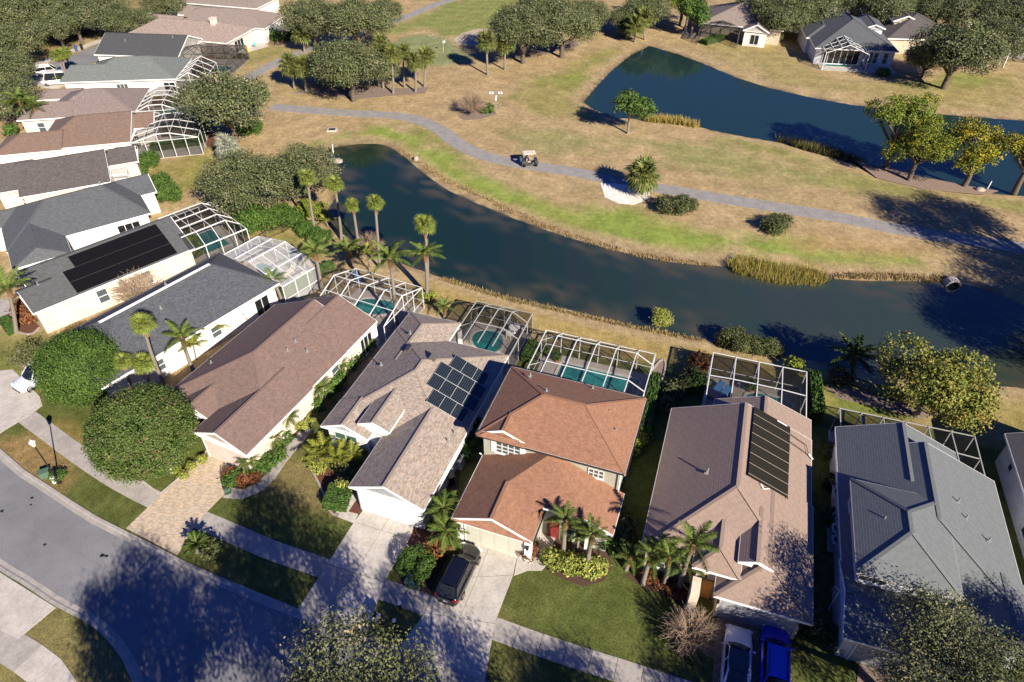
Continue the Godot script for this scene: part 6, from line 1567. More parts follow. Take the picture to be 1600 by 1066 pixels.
# front towards -z. style: "suv", "sedan", "hatch", "van", "truck"
func car(label: String, at: Vector3, turn: float, body: Material, roof: Material, style: String, L: float, W: float, H: float) -> void:
	var o := thing("parked_car", label, "car", at, turn, "cars parked in the driveways")
	var tall := style in ["suv", "van", "hatch"]
	var belt := 1.02 if tall else 0.92
	var ts := [0.0, 0.01, 0.035, 0.09, 0.22, 0.30, 0.45, 0.62, 0.80, 0.90, 0.96, 0.99, 1.0]
	var ws := [0.46, 0.64, 0.79, 0.91, 0.98, 1.0, 1.0, 1.0, 0.99, 0.96, 0.90, 0.80, 0.70]
	var hs := [0.62, 0.70, 0.76, 0.82, 0.87, 0.93, 0.97, 1.0, 1.0, 0.98, 0.95, 0.88, 0.80]
	var rows := []
	for k in ts.size():
		var w: float = W / 2 * ws[k]; var y: float = belt * hs[k]; var z: float = (ts[k] - 0.5) * L
		var half := [Vector2(w * 0.80, 0.20), Vector2(w * 0.97, 0.30), Vector2(w, 0.52), Vector2(w * 0.985, y * 0.82), Vector2(w * 0.93, y * 0.96), Vector2(w * 0.80, y), Vector2(w * 0.4, y + 0.035), Vector2(0, y + 0.05)]
		var row := []
		for p in half: row.append(Vector3(-p.x, p.y, z))
		for j in range(half.size() - 2, -1, -1): row.append(Vector3(half[j].x, half[j].y, z))
		rows.append(row)
	var mb := MB.new()
	Loft.grid(mb, rows)
	for e in [0, rows.size() - 1]:
		for j in range(1, rows[e].size() - 1): mb.tri(rows[e][0], rows[e][j], rows[e][j + 1])
	obj("body", mb, body, o)
	var c0: float = {"suv": 0.27, "sedan": 0.30, "hatch": 0.27, "van": 0.14, "truck": 0.27}[style]; var c1: float = c0 + (0.13 if style != "van" else 0.09)
	var r1: float = {"suv": 0.86, "sedan": 0.72, "hatch": 0.84, "van": 0.97, "truck": 0.55}[style]; var r0: float = {"suv": 0.965, "sedan": 0.93, "hatch": 0.965, "van": 0.99, "truck": 0.58}[style]
	var zz := func(t: float) -> float: return (t - 0.5) * L
	var bw := W / 2 * 0.91; var rw := W / 2 * 0.70
	var by := belt * 0.96
	var A := [Vector3(-bw * 0.94, by - 0.02, zz.call(c0)), Vector3(bw * 0.94, by - 0.02, zz.call(c0)), Vector3(rw * 0.93, H - 0.05, zz.call(c1)), Vector3(-rw * 0.93, H - 0.05, zz.call(c1))]
	var B := [Vector3(-bw * 0.9, by, zz.call(r0)), Vector3(bw * 0.9, by, zz.call(r0)), Vector3(rw * 0.92, H - 0.05, zz.call(r1)), Vector3(-rw * 0.92, H - 0.05, zz.call(r1))]
	var arc := func(p: Vector3, q: Vector3, out: Vector3) -> Array:
		var a := []
		for k in 7: a.append(p.lerp(q, k / 6.0) + out * sin(PI * k / 6.0))
		return a
	mb = MB.new(); Loft.grid(mb, [arc.call(A[0], A[1], Vector3(0, 0, -0.16)), arc.call(A[3], A[2], Vector3(0, 0.04, -0.08))]); obj("windshield", mb, M.glass_dark, o)
	mb = MB.new(); Loft.grid(mb, [arc.call(B[3], B[2], Vector3(0, 0.03, 0.06)), arc.call(B[0], B[1], Vector3(0, 0, 0.10))]); obj("rear_window", mb, M.glass_dark, o)
	for s in [-1.0, 1.0]:
		mb = MB.new()
		var f0 := Vector3(s * bw * 0.94, by - 0.02, zz.call(c0 + 0.015)); var f1 := Vector3(s * rw * 0.95, H - 0.09, zz.call(c1 + 0.01)); var g1 := Vector3(s * rw * 0.95, H - 0.09, zz.call(r1 - 0.01)); var g0 := Vector3(s * bw * 0.92, by, zz.call(r0 - 0.03))
		mb.quad(f0, g0, g1, f1); obj("side_window", mb, M.glass_dark, o)
		mb = MB.new()
		var iA: int = 0 if s < 0 else 1; var iT: int = 3 if s < 0 else 2
		mb.bar(A[iA], A[iT] + Vector3(0, 0.02, 0), 0.07, 0.06); mb.bar(B[iA], B[iT] + Vector3(0, 0.02, 0), 0.11, 0.08)
		var m0 := f0.lerp(g0, 0.46); var m1 := f1.lerp(g1, 0.40); mb.bar(m0, m1, 0.06, 0.08)
		mb.bar(f1 + Vector3(s * 0.01, 0.01, 0), g1 + Vector3(s * 0.01, 0.01, 0), 0.06, 0.06)
		obj("pillar", mb, body, o)
		mb = MB.new(); mb.box(Vector3(s * (W / 2 + 0.05), belt * 0.99, zz.call(c0 + 0.05)), Vector3(0.17, 0.12, 0.10)); obj("mirror", mb, body, o)
		mb = MB.new(); mb.box(Vector3(s * W * 0.36, belt * 0.70, zz.call(0.035)), Vector3(W * 0.2, 0.12, 0.16), Basis(Vector3.UP, s * -0.35)); obj("headlight", mb, M.frame_white, o)
		mb = MB.new(); mb.box(Vector3(s * W * 0.37, belt * 0.82, zz.call(0.978)), Vector3(W * 0.2, 0.14, 0.12), Basis(Vector3.UP, s * 0.35)); obj("taillight", mb, M.red_lamp, o)
		for t in [0.18, 0.80]:
			mb = MB.new()
			var c := Vector3(s * (W / 2 - 0.11), 0.34, zz.call(t))
			mb.tube([c - Vector3(0.12, 0, 0), c - Vector3(0.09, 0, 0), c + Vector3(0.09, 0, 0), c + Vector3(0.12, 0, 0)], [0.29, 0.34, 0.34, 0.29], 18)
			var wh := obj("wheel", mb, M.rubber, o)
			mb = MB.new(); mb.tube([c + Vector3(s * 0.10, 0, 0), c + Vector3(s * 0.128, 0, 0)], [0.22, 0.20], 12); obj("rim", mb, M.steel, wh)
	# roof skin
	var rr := []
	for k in 7:
		var t := k / 6.0
		var z: float = lerpf(zz.call(c1), zz.call(r1), t)
		var y := H - 0.05 + 0.06 * sin(PI * clampf(0.15 + t * 0.75, 0, 1))
		rr.append([Vector3(-rw * 0.97, y - 0.05, z), Vector3(-rw * 0.85, y - 0.005, z), Vector3(-rw * 0.4, y + 0.02, z), Vector3(rw * 0.4, y + 0.02, z), Vector3(rw * 0.85, y - 0.005, z), Vector3(rw * 0.97, y - 0.05, z)])
	mb = MB.new(); Loft.grid(mb, rr); obj("roof", mb, roof, o)
	if style == "suv" or style == "hatch":
		for s in [-1.0, 1.0]:
			mb = MB.new(); mb.bar(Vector3(s * rw * 0.86, H + 0.03, zz.call(c1 + 0.05)), Vector3(s * rw * 0.86, H + 0.03, zz.call(r1 - 0.03)), 0.04, 0.05); obj("roof_rail", mb, M.black if style == "suv" else body, o)
	mb = MB.new(); mb.box(Vector3(0, 0.42, zz.call(0.006)), Vector3(W * 0.62, 0.2, 0.1)); obj("grille", mb, M.black, o)
	mb = MB.new(); mb.box(Vector3(0, 0.62, zz.call(0.998)), Vector3(0.34, 0.16, 0.04)); obj("licence_plate", mb, M.frame_white, o)
func make_cars() -> void:
	var t := -deg_to_rad(19.35)
	car("black sport utility car parked on the pale driveway of the orange house", G(718, 902), t - 0.02, paint("paint_black", lin(0.006, 0.006, 0.007), 0.2), paint("paint_black", lin(0.006, 0.006, 0.007)), "suv", 4.5, 1.8, 1.65)
	car("white sedan with a black roof at the bottom edge beside the blue car", G(1148, 1040), -deg_to_rad(18.0), paint("paint_white", lin(0.62, 0.65, 0.70), 0.25), paint("paint_black", lin(0.006, 0.006, 0.007)), "sedan", 4.6, 1.8, 1.45)
	car("bright blue car at the bottom edge beside the white sedan", G(1207, 1038), -deg_to_rad(18.0), paint("paint_blue", lin(0.012, 0.022, 0.52), 0.2), paint("paint_blue", lin(0.012, 0.022, 0.52)), "suv", 4.5, 1.82, 1.6)
	car("white hatchback on the concrete driveway beside the dark round tree", G(66, 592), -deg_to_rad(35.8) + PI + 0.1, paint("paint_white", lin(0.62, 0.65, 0.70)), paint("paint_black", lin(0.006, 0.006, 0.007)), "hatch", 4.5, 1.8, 1.6)
	car("small white car on the far street behind the thin fan palms", G(79, 116), -1.15, paint("paint_pearl", lin(0.72, 0.72, 0.72)), paint("paint_pearl", lin(0.72, 0.72, 0.72)), "hatch", 4.6, 1.85, 1.6)
	car("white van on the far driveway behind the thin fan palms", G(93, 131), 1.75, paint("paint_pearl", lin(0.72, 0.72, 0.72)), paint("paint_pearl", lin(0.72, 0.72, 0.72)), "van", 5.4, 2.0, 2.2)
	car("blue pickup glimpsed under the palms at the top edge", G(300, 8), 0.6, paint("paint_navy", lin(0.02, 0.06, 0.25)), paint("paint_navy", lin(0.02, 0.06, 0.25)), "suv", 5.2, 2.0, 1.8)
	# the golf cart
	var g := G(827, 258)
	var turn := -1.42
	var o := thing("golf_cart", "white roofed golf cart driving along the path", "golf cart", g, turn)
	var mb := MB.new()
	mb.box(Vector3(0, 0.32, 0), Vector3(1.1, 0.14, 2.3)); mb.box(Vector3(0, 0.62, 0.72), Vector3(1.1, 0.5, 0.8)); mb.box(Vector3(0, 0.62, -0.95), Vector3(1.05, 0.45, 0.45), Basis(Vector3.RIGHT, 0.35))
	obj("body", mb, paint("paint_cart", lin(0.05, 0.06, 0.06)), o)
	mb = MB.new(); mb.box(Vector3(0, 0.72, 0.15), Vector3(1.05, 0.14, 0.5)); mb.box(Vector3(0, 1.0, 0.46), Vector3(1.05, 0.45, 0.1), Basis(Vector3.RIGHT, -0.2)); obj("seat", mb, M.wall_beige, o)
	mb = MB.new(); mb.box(Vector3(0, 1.86, 0.05), Vector3(1.18, 0.05, 1.75)); mb.box(Vector3(0, 1.9, 0.05), Vector3(1.0, 0.05, 1.5)); obj("canopy", mb, M.wall_cream, o)
	for x in [-0.5, 0.5]:
		mb = MB.new(); mb.bar(Vector3(x, 0.8, -0.85), Vector3(x, 1.85, -0.6), 0.04); mb.bar(Vector3(x, 0.8, 0.85), Vector3(x, 1.85, 0.8), 0.04); obj("canopy_post", mb, M.black, o)
		for z in [-0.85, 0.8]:
			mb = MB.new(); mb.tube([Vector3(x - 0.1, 0.24, z), Vector3(x + 0.1, 0.24, z)], [0.24, 0.24], 14); mb.tube([Vector3(x + 0.1, 0.24, z), Vector3(x - 0.1, 0.24, z)], [0.24, 0.24], 14); obj("wheel", mb, M.rubber, o)
	mb = MB.new(); mb.tube([Vector3(-0.25, 0.75, -0.75), Vector3(-0.25, 1.05, -0.5)], [0.025, 0.025], 6); mb.tube([Vector3(-0.43, 1.05, -0.45), Vector3(-0.25, 1.12, -0.45), Vector3(-0.07, 1.05, -0.45)], [0.02, 0.02, 0.02], 5); obj("steering_wheel", mb, M.black, o)
	for x in [-0.2, 0.2]:
		mb = MB.new(); mb.tube([Vector3(x, 0.6, 1.2), Vector3(x, 1.35, 1.3)], [0.13, 0.16], 9); obj("golf_bag", mb, M.shirt_dark, o)
	var f := Transform3D(Basis(Vector3.UP, turn), g)
	person("person in a white shirt and cap steering the golf cart", f * Transform3D(Basis(), Vector3(-0.26, 0.79, 0.18)), M.shirt_white, true)
	person("person in a dark shirt riding on the far seat of the golf cart", f * Transform3D(Basis(), Vector3(0.27, 0.79, 0.18)), M.shirt_dark, false)
# a seated figure facing -z, hips at the origin: the body one skin meshed from tapered limbs
func person(label: String, at: Transform3D, shirt: Material, steering: bool) -> void:
	var o := Node3D.new(); o.name = "person"; o.transform = at
	add_child(o, true); tag(o, label, "person", "golfers in the cart")
	var hand := Vector3(0.13, 0.26, -0.60) if steering else Vector3(0.15, 0.16, -0.36)
	var caps := [[Vector3(0, 0.08, 0), Vector3(0, 0.48, 0.10), 0.155, 0.165], [Vector3(0, 0.5, 0.10), Vector3(0, 0.66, 0.07), 0.075, 0.06], [Vector3(-0.15, 0.50, 0.09), Vector3(0.15, 0.50, 0.09), 0.075, 0.075]]
	for s in [-1.0, 1.0]:
		var sh := Vector3(s * 0.20, 0.49, 0.08); var el := Vector3(s * 0.25, 0.24, -0.12); var ha := Vector3(s * hand.x, hand.y, hand.z)
		caps.append_array([[sh, el, 0.056, 0.045], [el, ha, 0.044, 0.03], [ha, ha + Vector3(-s * 0.01, -0.01, -0.07), 0.035, 0.03]])
		caps.append_array([[Vector3(s * 0.09, 0.05, 0.02), Vector3(s * 0.13, 0.07, -0.45), 0.095, 0.065], [Vector3(s * 0.13, 0.07, -0.45), Vector3(s * 0.13, -0.34, -0.58), 0.06, 0.042], [Vector3(s * 0.13, -0.36, -0.57), Vector3(s * 0.14, -0.37, -0.74), 0.042, 0.036]])
	var field := func(p: Vector3) -> float:
		var d := 9.0
		for c in caps:
			var ab: Vector3 = c[1] - c[0]
			var t: float = clampf((p - c[0]).dot(ab) / ab.length_squared(), 0, 1)
			var e: float = p.distance_to(c[0] + ab * t) - lerpf(c[2], c[3], t)
			var k: float = maxf(0.05 - absf(d - e), 0) / 0.05
			d = minf(d, e) - k * k * 0.05 / 4
		return d
	var mb := MB.new()
	nets(mb, field, Vector3(-0.40, -0.46, -0.84), Vector3(0.40, 0.74, 0.32), 0.035)
	for s in [-1.0, 1.0]:                                       # fingers and thumbs, grown out of the palms
		var ha := Vector3(s * hand.x, hand.y - 0.01, hand.z - 0.06)
		for k in 4:
			var b := ha + Vector3((k - 1.5) * 0.018, 0.006, -0.01)
			var ln: float = [0.055, 0.065, 0.06, 0.045][k]
			mb.tube([b, b + Vector3(0, 0.012, -ln * 0.5), b + Vector3(0, -0.012, -ln)], [0.009, 0.0085, 0.007], 5)
		mb.tube([ha + Vector3(-s * 0.03, 0, 0.03), ha + Vector3(-s * 0.055, -0.005, 0.0), ha + Vector3(-s * 0.05, -0.02, -0.03)], [0.011, 0.010, 0.008], 5)
	obj("body", mb, M.skin, o)
	var hm := MB.new()
	var head := func(p: Vector3) -> float:
		var q := (p - Vector3(0, 0.77, 0.05)) / Vector3(0.082, 0.115, 0.098)
		var d := (q.length() - 1.0) * 0.085
		d = minf(d, p.distance_to(Vector3(0, 0.755, -0.055)) - 0.018)
		for s in [-1.0, 1.0]: d = minf(d, p.distance_to(Vector3(s * 0.085, 0.765, 0.06)) - 0.02)
		return d
	nets(hm, head, Vector3(-0.12, 0.63, -0.09), Vector3(0.12, 0.90, 0.17), 0.016)
	var h := obj("head", hm, M.skin, o)
	hm = MB.new()
	for s in [-1.0, 1.0]: hm.box(Vector3(s * 0.032, 0.785, -0.04), Vector3(0.024, 0.012, 0.012))
	hm.box(Vector3(0, 0.715, -0.035), Vector3(0.045, 0.01, 0.012)); obj("eyes_and_mouth", hm, M.black, h)
	hm = MB.new(); hm.lathe(Vector3(0, 0.79, 0.055), [[0.103, 0.0], [0.104, 0.05], [0.085, 0.10], [0.03, 0.125], [0.0, 0.127]], 12)
	if steering: hm.box(Vector3(0, 0.81, -0.08), Vector3(0.14, 0.012, 0.1))
	obj("cap" if steering else "hair", hm, shirt if steering else M.bark, h)
	var cm := MB.new()
	var cf := func(p: Vector3) -> float:
		var d := 9.0
		for k in [0, 2, 3, 9]:
			var c: Array = caps[k]
			var ab: Vector3 = c[1] - c[0]
			var t: float = clampf((p - c[0]).dot(ab) / ab.length_squared(), 0, 0.75 if k in [3, 9] else 1.0)
			d = minf(d, p.distance_to(c[0] + ab * t) - lerpf(c[2], c[3], t) - 0.03)
		return d
	var tm := MB.new()
	var tf := func(p: Vector3) -> float:
		var d := p.distance_to(Vector3(0, 0.04, 0.02)) - 0.18
		for k in [6, 7, 12, 13]:
			var c: Array = caps[k]
			var ab: Vector3 = c[1] - c[0]
			var t: float = clampf((p - c[0]).dot(ab) / ab.length_squared(), 0, 1)
			d = minf(d, p.distance_to(c[0] + ab * t) - lerpf(c[2], c[3], t) - 0.022)
		return d
	nets(tm, tf, Vector3(-0.34, -0.46, -0.74), Vector3(0.34, 0.28, 0.26), 0.035)
	obj("trousers", tm, M.wall_grey if steering else M.black, o)
	nets(cm, cf, Vector3(-0.36, -0.12, -0.2), Vector3(0.36, 0.62, 0.32), 0.035)
	obj("shirt", cm, shirt, o)
func nets(mb: MB, f: Callable, lo: Vector3, hi: Vector3, cell: float) -> void:   # surface nets
	var n := Vector3i(((hi - lo) / cell).ceil()) + Vector3i.ONE
	var val := PackedFloat32Array(); val.resize(n.x * n.y * n.z)
	for z in n.z:
		for y in n.y:
			for x in n.x: val[x + n.x * (y + n.y * z)] = f.call(lo + Vector3(x, y, z) * cell)
	var id := {}
	var first := mb.v.size()
	for z in n.z - 1:
		for y in n.y - 1:
			for x in n.x - 1:
				var sum := Vector3.ZERO; var cnt := 0
				var cv := []
				for k in 8: cv.append(val[x + (k & 1) + n.x * (y + ((k >> 1) & 1) + n.y * (z + (k >> 2)))])
				for e in [[0,1],[2,3],[4,5],[6,7],[0,2],[1,3],[4,6],[5,7],[0,4],[1,5],[2,6],[3,7]]:
					var a: float = cv[e[0]]; var b: float = cv[e[1]]
					if (a < 0) != (b < 0):
						var t := a / (a - b)
						var pa := Vector3(e[0] & 1, (e[0] >> 1) & 1, e[0] >> 2); var pb := Vector3(e[1] & 1, (e[1] >> 1) & 1, e[1] >> 2)
						sum += pa.lerp(pb, t); cnt += 1
				if cnt:
					var p := lo + (Vector3(x, y, z) + sum / cnt) * cell
					var g := Vector3(f.call(p + Vector3(0.004, 0, 0)) - f.call(p - Vector3(0.004, 0, 0)), f.call(p + Vector3(0, 0.004, 0)) - f.call(p - Vector3(0, 0.004, 0)), f.call(p + Vector3(0, 0, 0.004)) - f.call(p - Vector3(0, 0, 0.004))).normalized()
					id[Vector3i(x, y, z)] = mb.put(p, g)
	for c in id:
		for ax in 3:
			var u := Vector3i.ZERO; var v := Vector3i.ZERO; var w := Vector3i.ZERO
			w[ax] = 1; u[(ax + 1) % 3] = 1; v[(ax + 2) % 3] = 1
			if not (id.has(c - u) and id.has(c - v) and id.has(c - u - v)): continue
			var a := val[c.x + n.x * (c.y + n.y * c.z)]
			var q: Vector3i = c + w
			if q.x >= n.x or q.y >= n.y or q.z >= n.z: continue
			var b := val[q.x + n.x * (q.y + n.y * q.z)]
			if (a < 0) == (b < 0): continue
			var k := [id[c], id[c - u], id[c - u - v], id[c - v]]
			if a < 0: mb.i.append_array([k[0], k[2], k[1], k[0], k[3], k[2]])
			else: mb.i.append_array([k[0], k[1], k[2], k[0], k[2], k[3]])

# ---------------------------------------------------------------- small things
func air_conditioner(x: float, y: float, turn: float, label: String) -> void:
	var o := thing("air_conditioner", label, "air conditioner", G(x, y), turn, "outdoor air conditioners")
	var mb := MB.new(); mb.box(Vector3(0, 0.05, 0), Vector3(1.0, 0.1, 1.0)); obj("base", mb, M.concrete, o)
	mb = MB.new(); mb.box(Vector3(0, 0.5, 0), Vector3(0.82, 0.8, 0.82))
	for k in 9:
		for s in [-1, 1]:
			mb.box(Vector3(-0.34 + k * 0.085, 0.5, s * 0.415), Vector3(0.03, 0.7, 0.02)); mb.box(Vector3(s * 0.415, 0.5, -0.34 + k * 0.085), Vector3(0.02, 0.7, 0.03))
	obj("casing", mb, M.plastic_grey, o)
	mb = MB.new(); mb.lathe(Vector3(0, 0.9, 0), [[0.36, 0.0], [0.36, 0.03], [0.30, 0.04], [0.30, 0.02]], 18); obj("fan_ring", mb, M.steel, o)
	mb = MB.new(); mb.lathe(Vector3(0, 0.9, 0), [[0.30, 0.012], [0.0, 0.014]], 14)
	for k in 5: mb.box(Vector3(cos(k * 1.2566) * 0.14, 0.93, sin(k * 1.2566) * 0.14), Vector3(0.24, 0.01, 0.08), Basis(Vector3.UP, -k * 1.2566))
	obj("fan", mb, M.black, o)
func bin(x: float, y: float, m: Material, label: String) -> void:
	var o := thing("trash_bin", label, "trash bin", G(x, y), 0.4, "wheeled bins")
	var mb := MB.new(); mb.lathe(Vector3.ZERO, [[0.20, 0.08], [0.26, 0.9], [0.29, 1.0]], 4); obj("body", mb, m, o)
	mb = MB.new(); mb.box(Vector3(0, 1.03, 0), Vector3(0.52, 0.06, 0.56)); obj("lid", mb, m, o)
	for s in [-1, 1]:
		mb = MB.new(); mb.tube([Vector3(s * 0.2, 0.1, 0.2), Vector3(s * 0.26, 0.1, 0.2)], [0.1, 0.1], 10); obj("wheel", mb, M.rubber, o)
func chair(at: Vector3, turn: float, m: Material, label: String, group: String) -> void:
	var o := thing("patio_chair", label, "chair", at, turn, group)
	var mb := MB.new(); mb.box(Vector3(0, 0.44, 0), Vector3(0.5, 0.06, 0.5)); obj("seat", mb, m, o)
	mb = MB.new(); mb.box(Vector3(0, 0.75, 0.25), Vector3(0.5, 0.55, 0.05), Basis(Vector3.RIGHT, -0.15)); obj("backrest", mb, m, o)
	for sx in [-0.22, 0.22]:
		for sz in [-0.22, 0.22]: mb = MB.new(); mb.box(Vector3(sx, 0.21, sz), Vector3(0.04, 0.42, 0.04)); obj("leg", mb, m, o)
func fence(p: Array, label: String) -> void:
	var q := line(p, 2.0)
	var o := thing("metal_fence", label, "fence")
	for k in q.size():
		var mb := MB.new(); mb.box(Vector3(q[k].x, 0.6, q[k].y), Vector3(0.06, 1.25, 0.06)); obj("post", mb, M.black, o)
	for k in q.size() - 1:
		for y in [0.15, 1.1]:
			var mb := MB.new(); mb.bar(Vector3(q[k].x, y, q[k].y), Vector3(q[k + 1].x, y, q[k + 1].y), 0.035, 0.04); obj("rail", mb, M.black, o)
		for j in range(1, 12):
			var s := q[k].lerp(q[k + 1], j / 12.0)
			var mb := MB.new(); mb.box(Vector3(s.x, 0.62, s.y), Vector3(0.02, 1.1, 0.02)); obj("picket", mb, M.black, o)
func make_small_things() -> void:
	var mb: MB
	# the street lamp by the curb
	var b := G(93, 755)
	var o := thing("street_lamp", "black street lamp with a pale lantern head beside the curb", "street lamp", b)
	mb = MB.new(); mb.lathe(Vector3.ZERO, [[0.16, 0.0], [0.15, 0.35], [0.09, 0.5], [0.075, 0.9], [0.05, 1.0]], 12); obj("base", mb, M.black, o)
	mb = MB.new(); mb.tube([Vector3(0, 0.9, 0), Vector3(0, 4.3, 0)], [0.055, 0.045], 10); obj("pole", mb, M.black, o)
	mb = MB.new(); mb.lathe(Vector3(0, 4.3, 0), [[0.06, 0.0], [0.12, 0.05], [0.20, 0.35], [0.23, 0.5]], 12); obj("lamp_shade", mb, M.wall_cream, o)
	mb = MB.new(); mb.lathe(Vector3(0, 4.8, 0), [[0.25, 0.0], [0.18, 0.1], [0.05, 0.2], [0.0, 0.3]], 12); obj("cap", mb, M.plastic_grey, o)
	o = thing("utility_box", "low green utility box beside the street lamp", "utility box", G(72, 744), 0.5)
	mb = MB.new(); mb.box(Vector3(0, 0.28, 0), Vector3(0.7, 0.56, 0.5)); obj("cabinet", mb, M.utility_green, o); mb = MB.new(); mb.box(Vector3(0, 0.58, 0), Vector3(0.76, 0.06, 0.56)); obj("lid", mb, M.utility_green, o)
	o = thing("utility_pedestal", "small white pedestal at the foot of the street lamp", "utility box", G(86, 754), 0.2)
	mb = MB.new(); mb.box(Vector3(0, 0.3, 0), Vector3(0.22, 0.6, 0.22)); obj("cabinet", mb, M.trim, o); mb = MB.new(); mb.box(Vector3(0, 0.62, 0), Vector3(0.26, 0.05, 0.26)); obj("cap", mb, M.plastic_grey, o)
	o = thing("transformer_box", "green transformer box inside the horseshoe hedge", "transformer box", G(646, 914), -0.32)
	mb = MB.new(); mb.box(Vector3(0, 0.4, 0), Vector3(0.85, 0.7, 0.75)); obj("cabinet", mb, M.utility_green, o)
	mb = MB.new(); mb.box(Vector3(0, 0.77, 0.02), Vector3(0.9, 0.07, 0.8), Basis(Vector3.RIGHT, 0.06)); obj("lid", mb, M.utility_green, o)
	mb = MB.new(); mb.box(Vector3(0, 0.03, 0), Vector3(1.1, 0.08, 1.0)); obj("base", mb, M.concrete, o)
	# mailbox and posts on the little lawn
	o = thing("mailbox", "black double mailbox with a silver lid on the small lawn", "mailbox", G(597, 982), -0.3)
	mb = MB.new(); mb.box(Vector3(0, 0.55, 0), Vector3(0.1, 1.1, 0.1)); obj("post", mb, M.black, o)
	mb = MB.new(); mb.box(Vector3(-0.16, 1.15, 0), Vector3(0.24, 0.24, 0.5)); mb.tube([Vector3(-0.16, 1.27, 0.25), Vector3(-0.16, 1.27, -0.25)], [0.12, 0.12], 10); obj("box", mb, M.steel, o)
	mb = MB.new(); mb.box(Vector3(0.16, 1.15, 0), Vector3(0.24, 0.24, 0.5)); mb.tube([Vector3(0.16, 1.27, 0.25), Vector3(0.16, 1.27, -0.25)], [0.12, 0.12], 10); obj("box", mb, M.black, o)
	for k in [[626, 953, "white capped marker post near the sidewalk on the small lawn"], [618, 980, "white capped marker post near the mailbox on the small lawn"]]:
		o = thing("marker_post", k[2], "post", G(k[0], k[1]))
		mb = MB.new(); mb.box(Vector3(0, 0.4, 0), Vector3(0.14, 0.8, 0.14)); obj("post", mb, M.black, o); mb = MB.new(); mb.lathe(Vector3(0, 0.8, 0), [[0.13, 0.0], [0.13, 0.1], [0.06, 0.2], [0.0, 0.22]], 8); obj("cap", mb, M.trim, o)
	air_conditioner(470, 660, -0.44, "white air conditioner ringed with yellow shrubs by the brown roofed house")
	air_conditioner(716, 726, -0.35, "air conditioner in the gap behind the white garage house")
	air_conditioner(1304, 838, -0.3, "upper air conditioner in the shade left of the grey tiled house"); air_conditioner(1304, 856, -0.3, "lower air conditioner in the shade left of the grey tiled house")
	bin(703, 744, M.steel, "silver bin beside the wall of the white garage house"); bin(706, 756, M.black, "black bin beside the silver bin")
	bin(120, 80, M.blue_plastic, "blue bin on the far curb"); bin(129, 78, M.black, "black bin on the far curb")
	# bird house gourds by the bare tree
	b = G(775, 178)
	o = thing("bird_house_pole", "thin pole carrying a rack of white gourd bird houses", "bird house", b)
	var top := above(b, 774, 143) - b
	mb = MB.new(); mb.tube([Vector3.ZERO, Vector3(0, top.y, 0)], [0.05, 0.04], 8); obj("pole", mb, M.pipe, o)
	for k in 4:
		var a := k * PI / 2
		mb = MB.new(); mb.bar(Vector3(0, top.y - (k % 2) * 0.7, 0), Vector3(cos(a) * 0.9, top.y - (k % 2) * 0.7, sin(a) * 0.9), 0.04); obj("arm", mb, M.pipe, o)
		for r in [0.5, 0.9]:
			mb = MB.new(); mb.lathe(Vector3(cos(a) * r, top.y - (k % 2) * 0.7 - 0.42, sin(a) * r), [[0.0, 0.0], [0.14, 0.06], [0.17, 0.16], [0.12, 0.27], [0.05, 0.36], [0.02, 0.42]], 10); obj("gourd", mb, M.trim, o)
	# on the golf course
	b = G(693, 82)
	o = thing("golf_flag", "white flag on a thin stick in the putting green", "golf flag", b)
	mb = MB.new(); mb.tube([Vector3.ZERO, Vector3(0, 2.2, 0)], [0.02, 0.015], 6); obj("stick", mb, M.trim, o)
	mb = MB.new(); mb.box(Vector3(0.22, 2.0, 0), Vector3(0.45, 0.32, 0.012), Basis(Vector3.UP, 0.3)); obj("flag", mb, M.trim, o)
	o = thing("drain_box", "flat concrete drain box in the grass above the pond tip", "drain", G(519, 204))
	mb = MB.new(); mb.box(Vector3(0, 0.1, 0), Vector3(1.5, 0.24, 1.1)); obj("rim", mb, M.concrete, o); mb = MB.new(); mb.box(Vector3(0, 0.22, 0), Vector3(1.0, 0.02, 0.7)); obj("grate", mb, M.black, o)
	for k in [[525, 252, 1.1, "pale round rock rising from the pond's corner"], [650, 248, 0.4, "small pale stone on the pond bank"], [1531, 297, 0.7, "pale stone under the yellowing pine"]]:
		mb = MB.new()
		mb.lathe(Vector3.ZERO, [[k[2], -0.5], [k[2] * 0.95, 0.05], [k[2] * 0.7, 0.25], [k[2] * 0.3, 0.36], [0.0, 0.38]], 11)
		for j in mb.v.size(): mb.v[j] *= Vector3(1, 1, 0.75) * (1.0 + 0.12 * sin(j * 2.7))
		var rk := obj("rock", mb, M.stone, self, Transform3D(Basis(), G(k[0], k[1], WATER) if k[0] == 525 else G(k[0], k[1]))); tag(rk, k[3], "rock")
	for k in [[520, 238, "white gauge post standing at the pond's corner"], [1542, 296, "white post leaning under the yellowing pine"]]:
		b = G(k[0], k[1], -0.3)
		mb = MB.new(); mb.tube([Vector3(0, -0.6, 0), Vector3(0.12, 1.2, 0)], [0.07, 0.07], 8)
		tag(obj("marker_post", mb, M.trim, self, Transform3D(Basis(), b)), k[2], "post")
	o = thing("culvert", "dark culvert mouth in the pond bank near the right edge", "culvert", G(1487, 444, WATER), 0.0)
	mb = MB.new()
	for k in 9:
		var a := PI * k / 8
		mb.box(Vector3(cos(a) * 0.75, sin(a) * 0.75 - 0.1, 0), Vector3(0.2, 0.34, 0.9), Basis(Vector3(0, 0, 1), a))
	obj("headwall", mb, M.concrete_old, o); mb = MB.new(); mb.box(Vector3(0, 0.2, -0.4), Vector3(1.3, 1.0, 0.05)); obj("opening", mb, M.black, o)
	# fire pit beyond the far pond
	b = G(1084, 54)
	o = thing("fire_pit", "low round stone fire pit beyond the far pond", "fire pit", b)
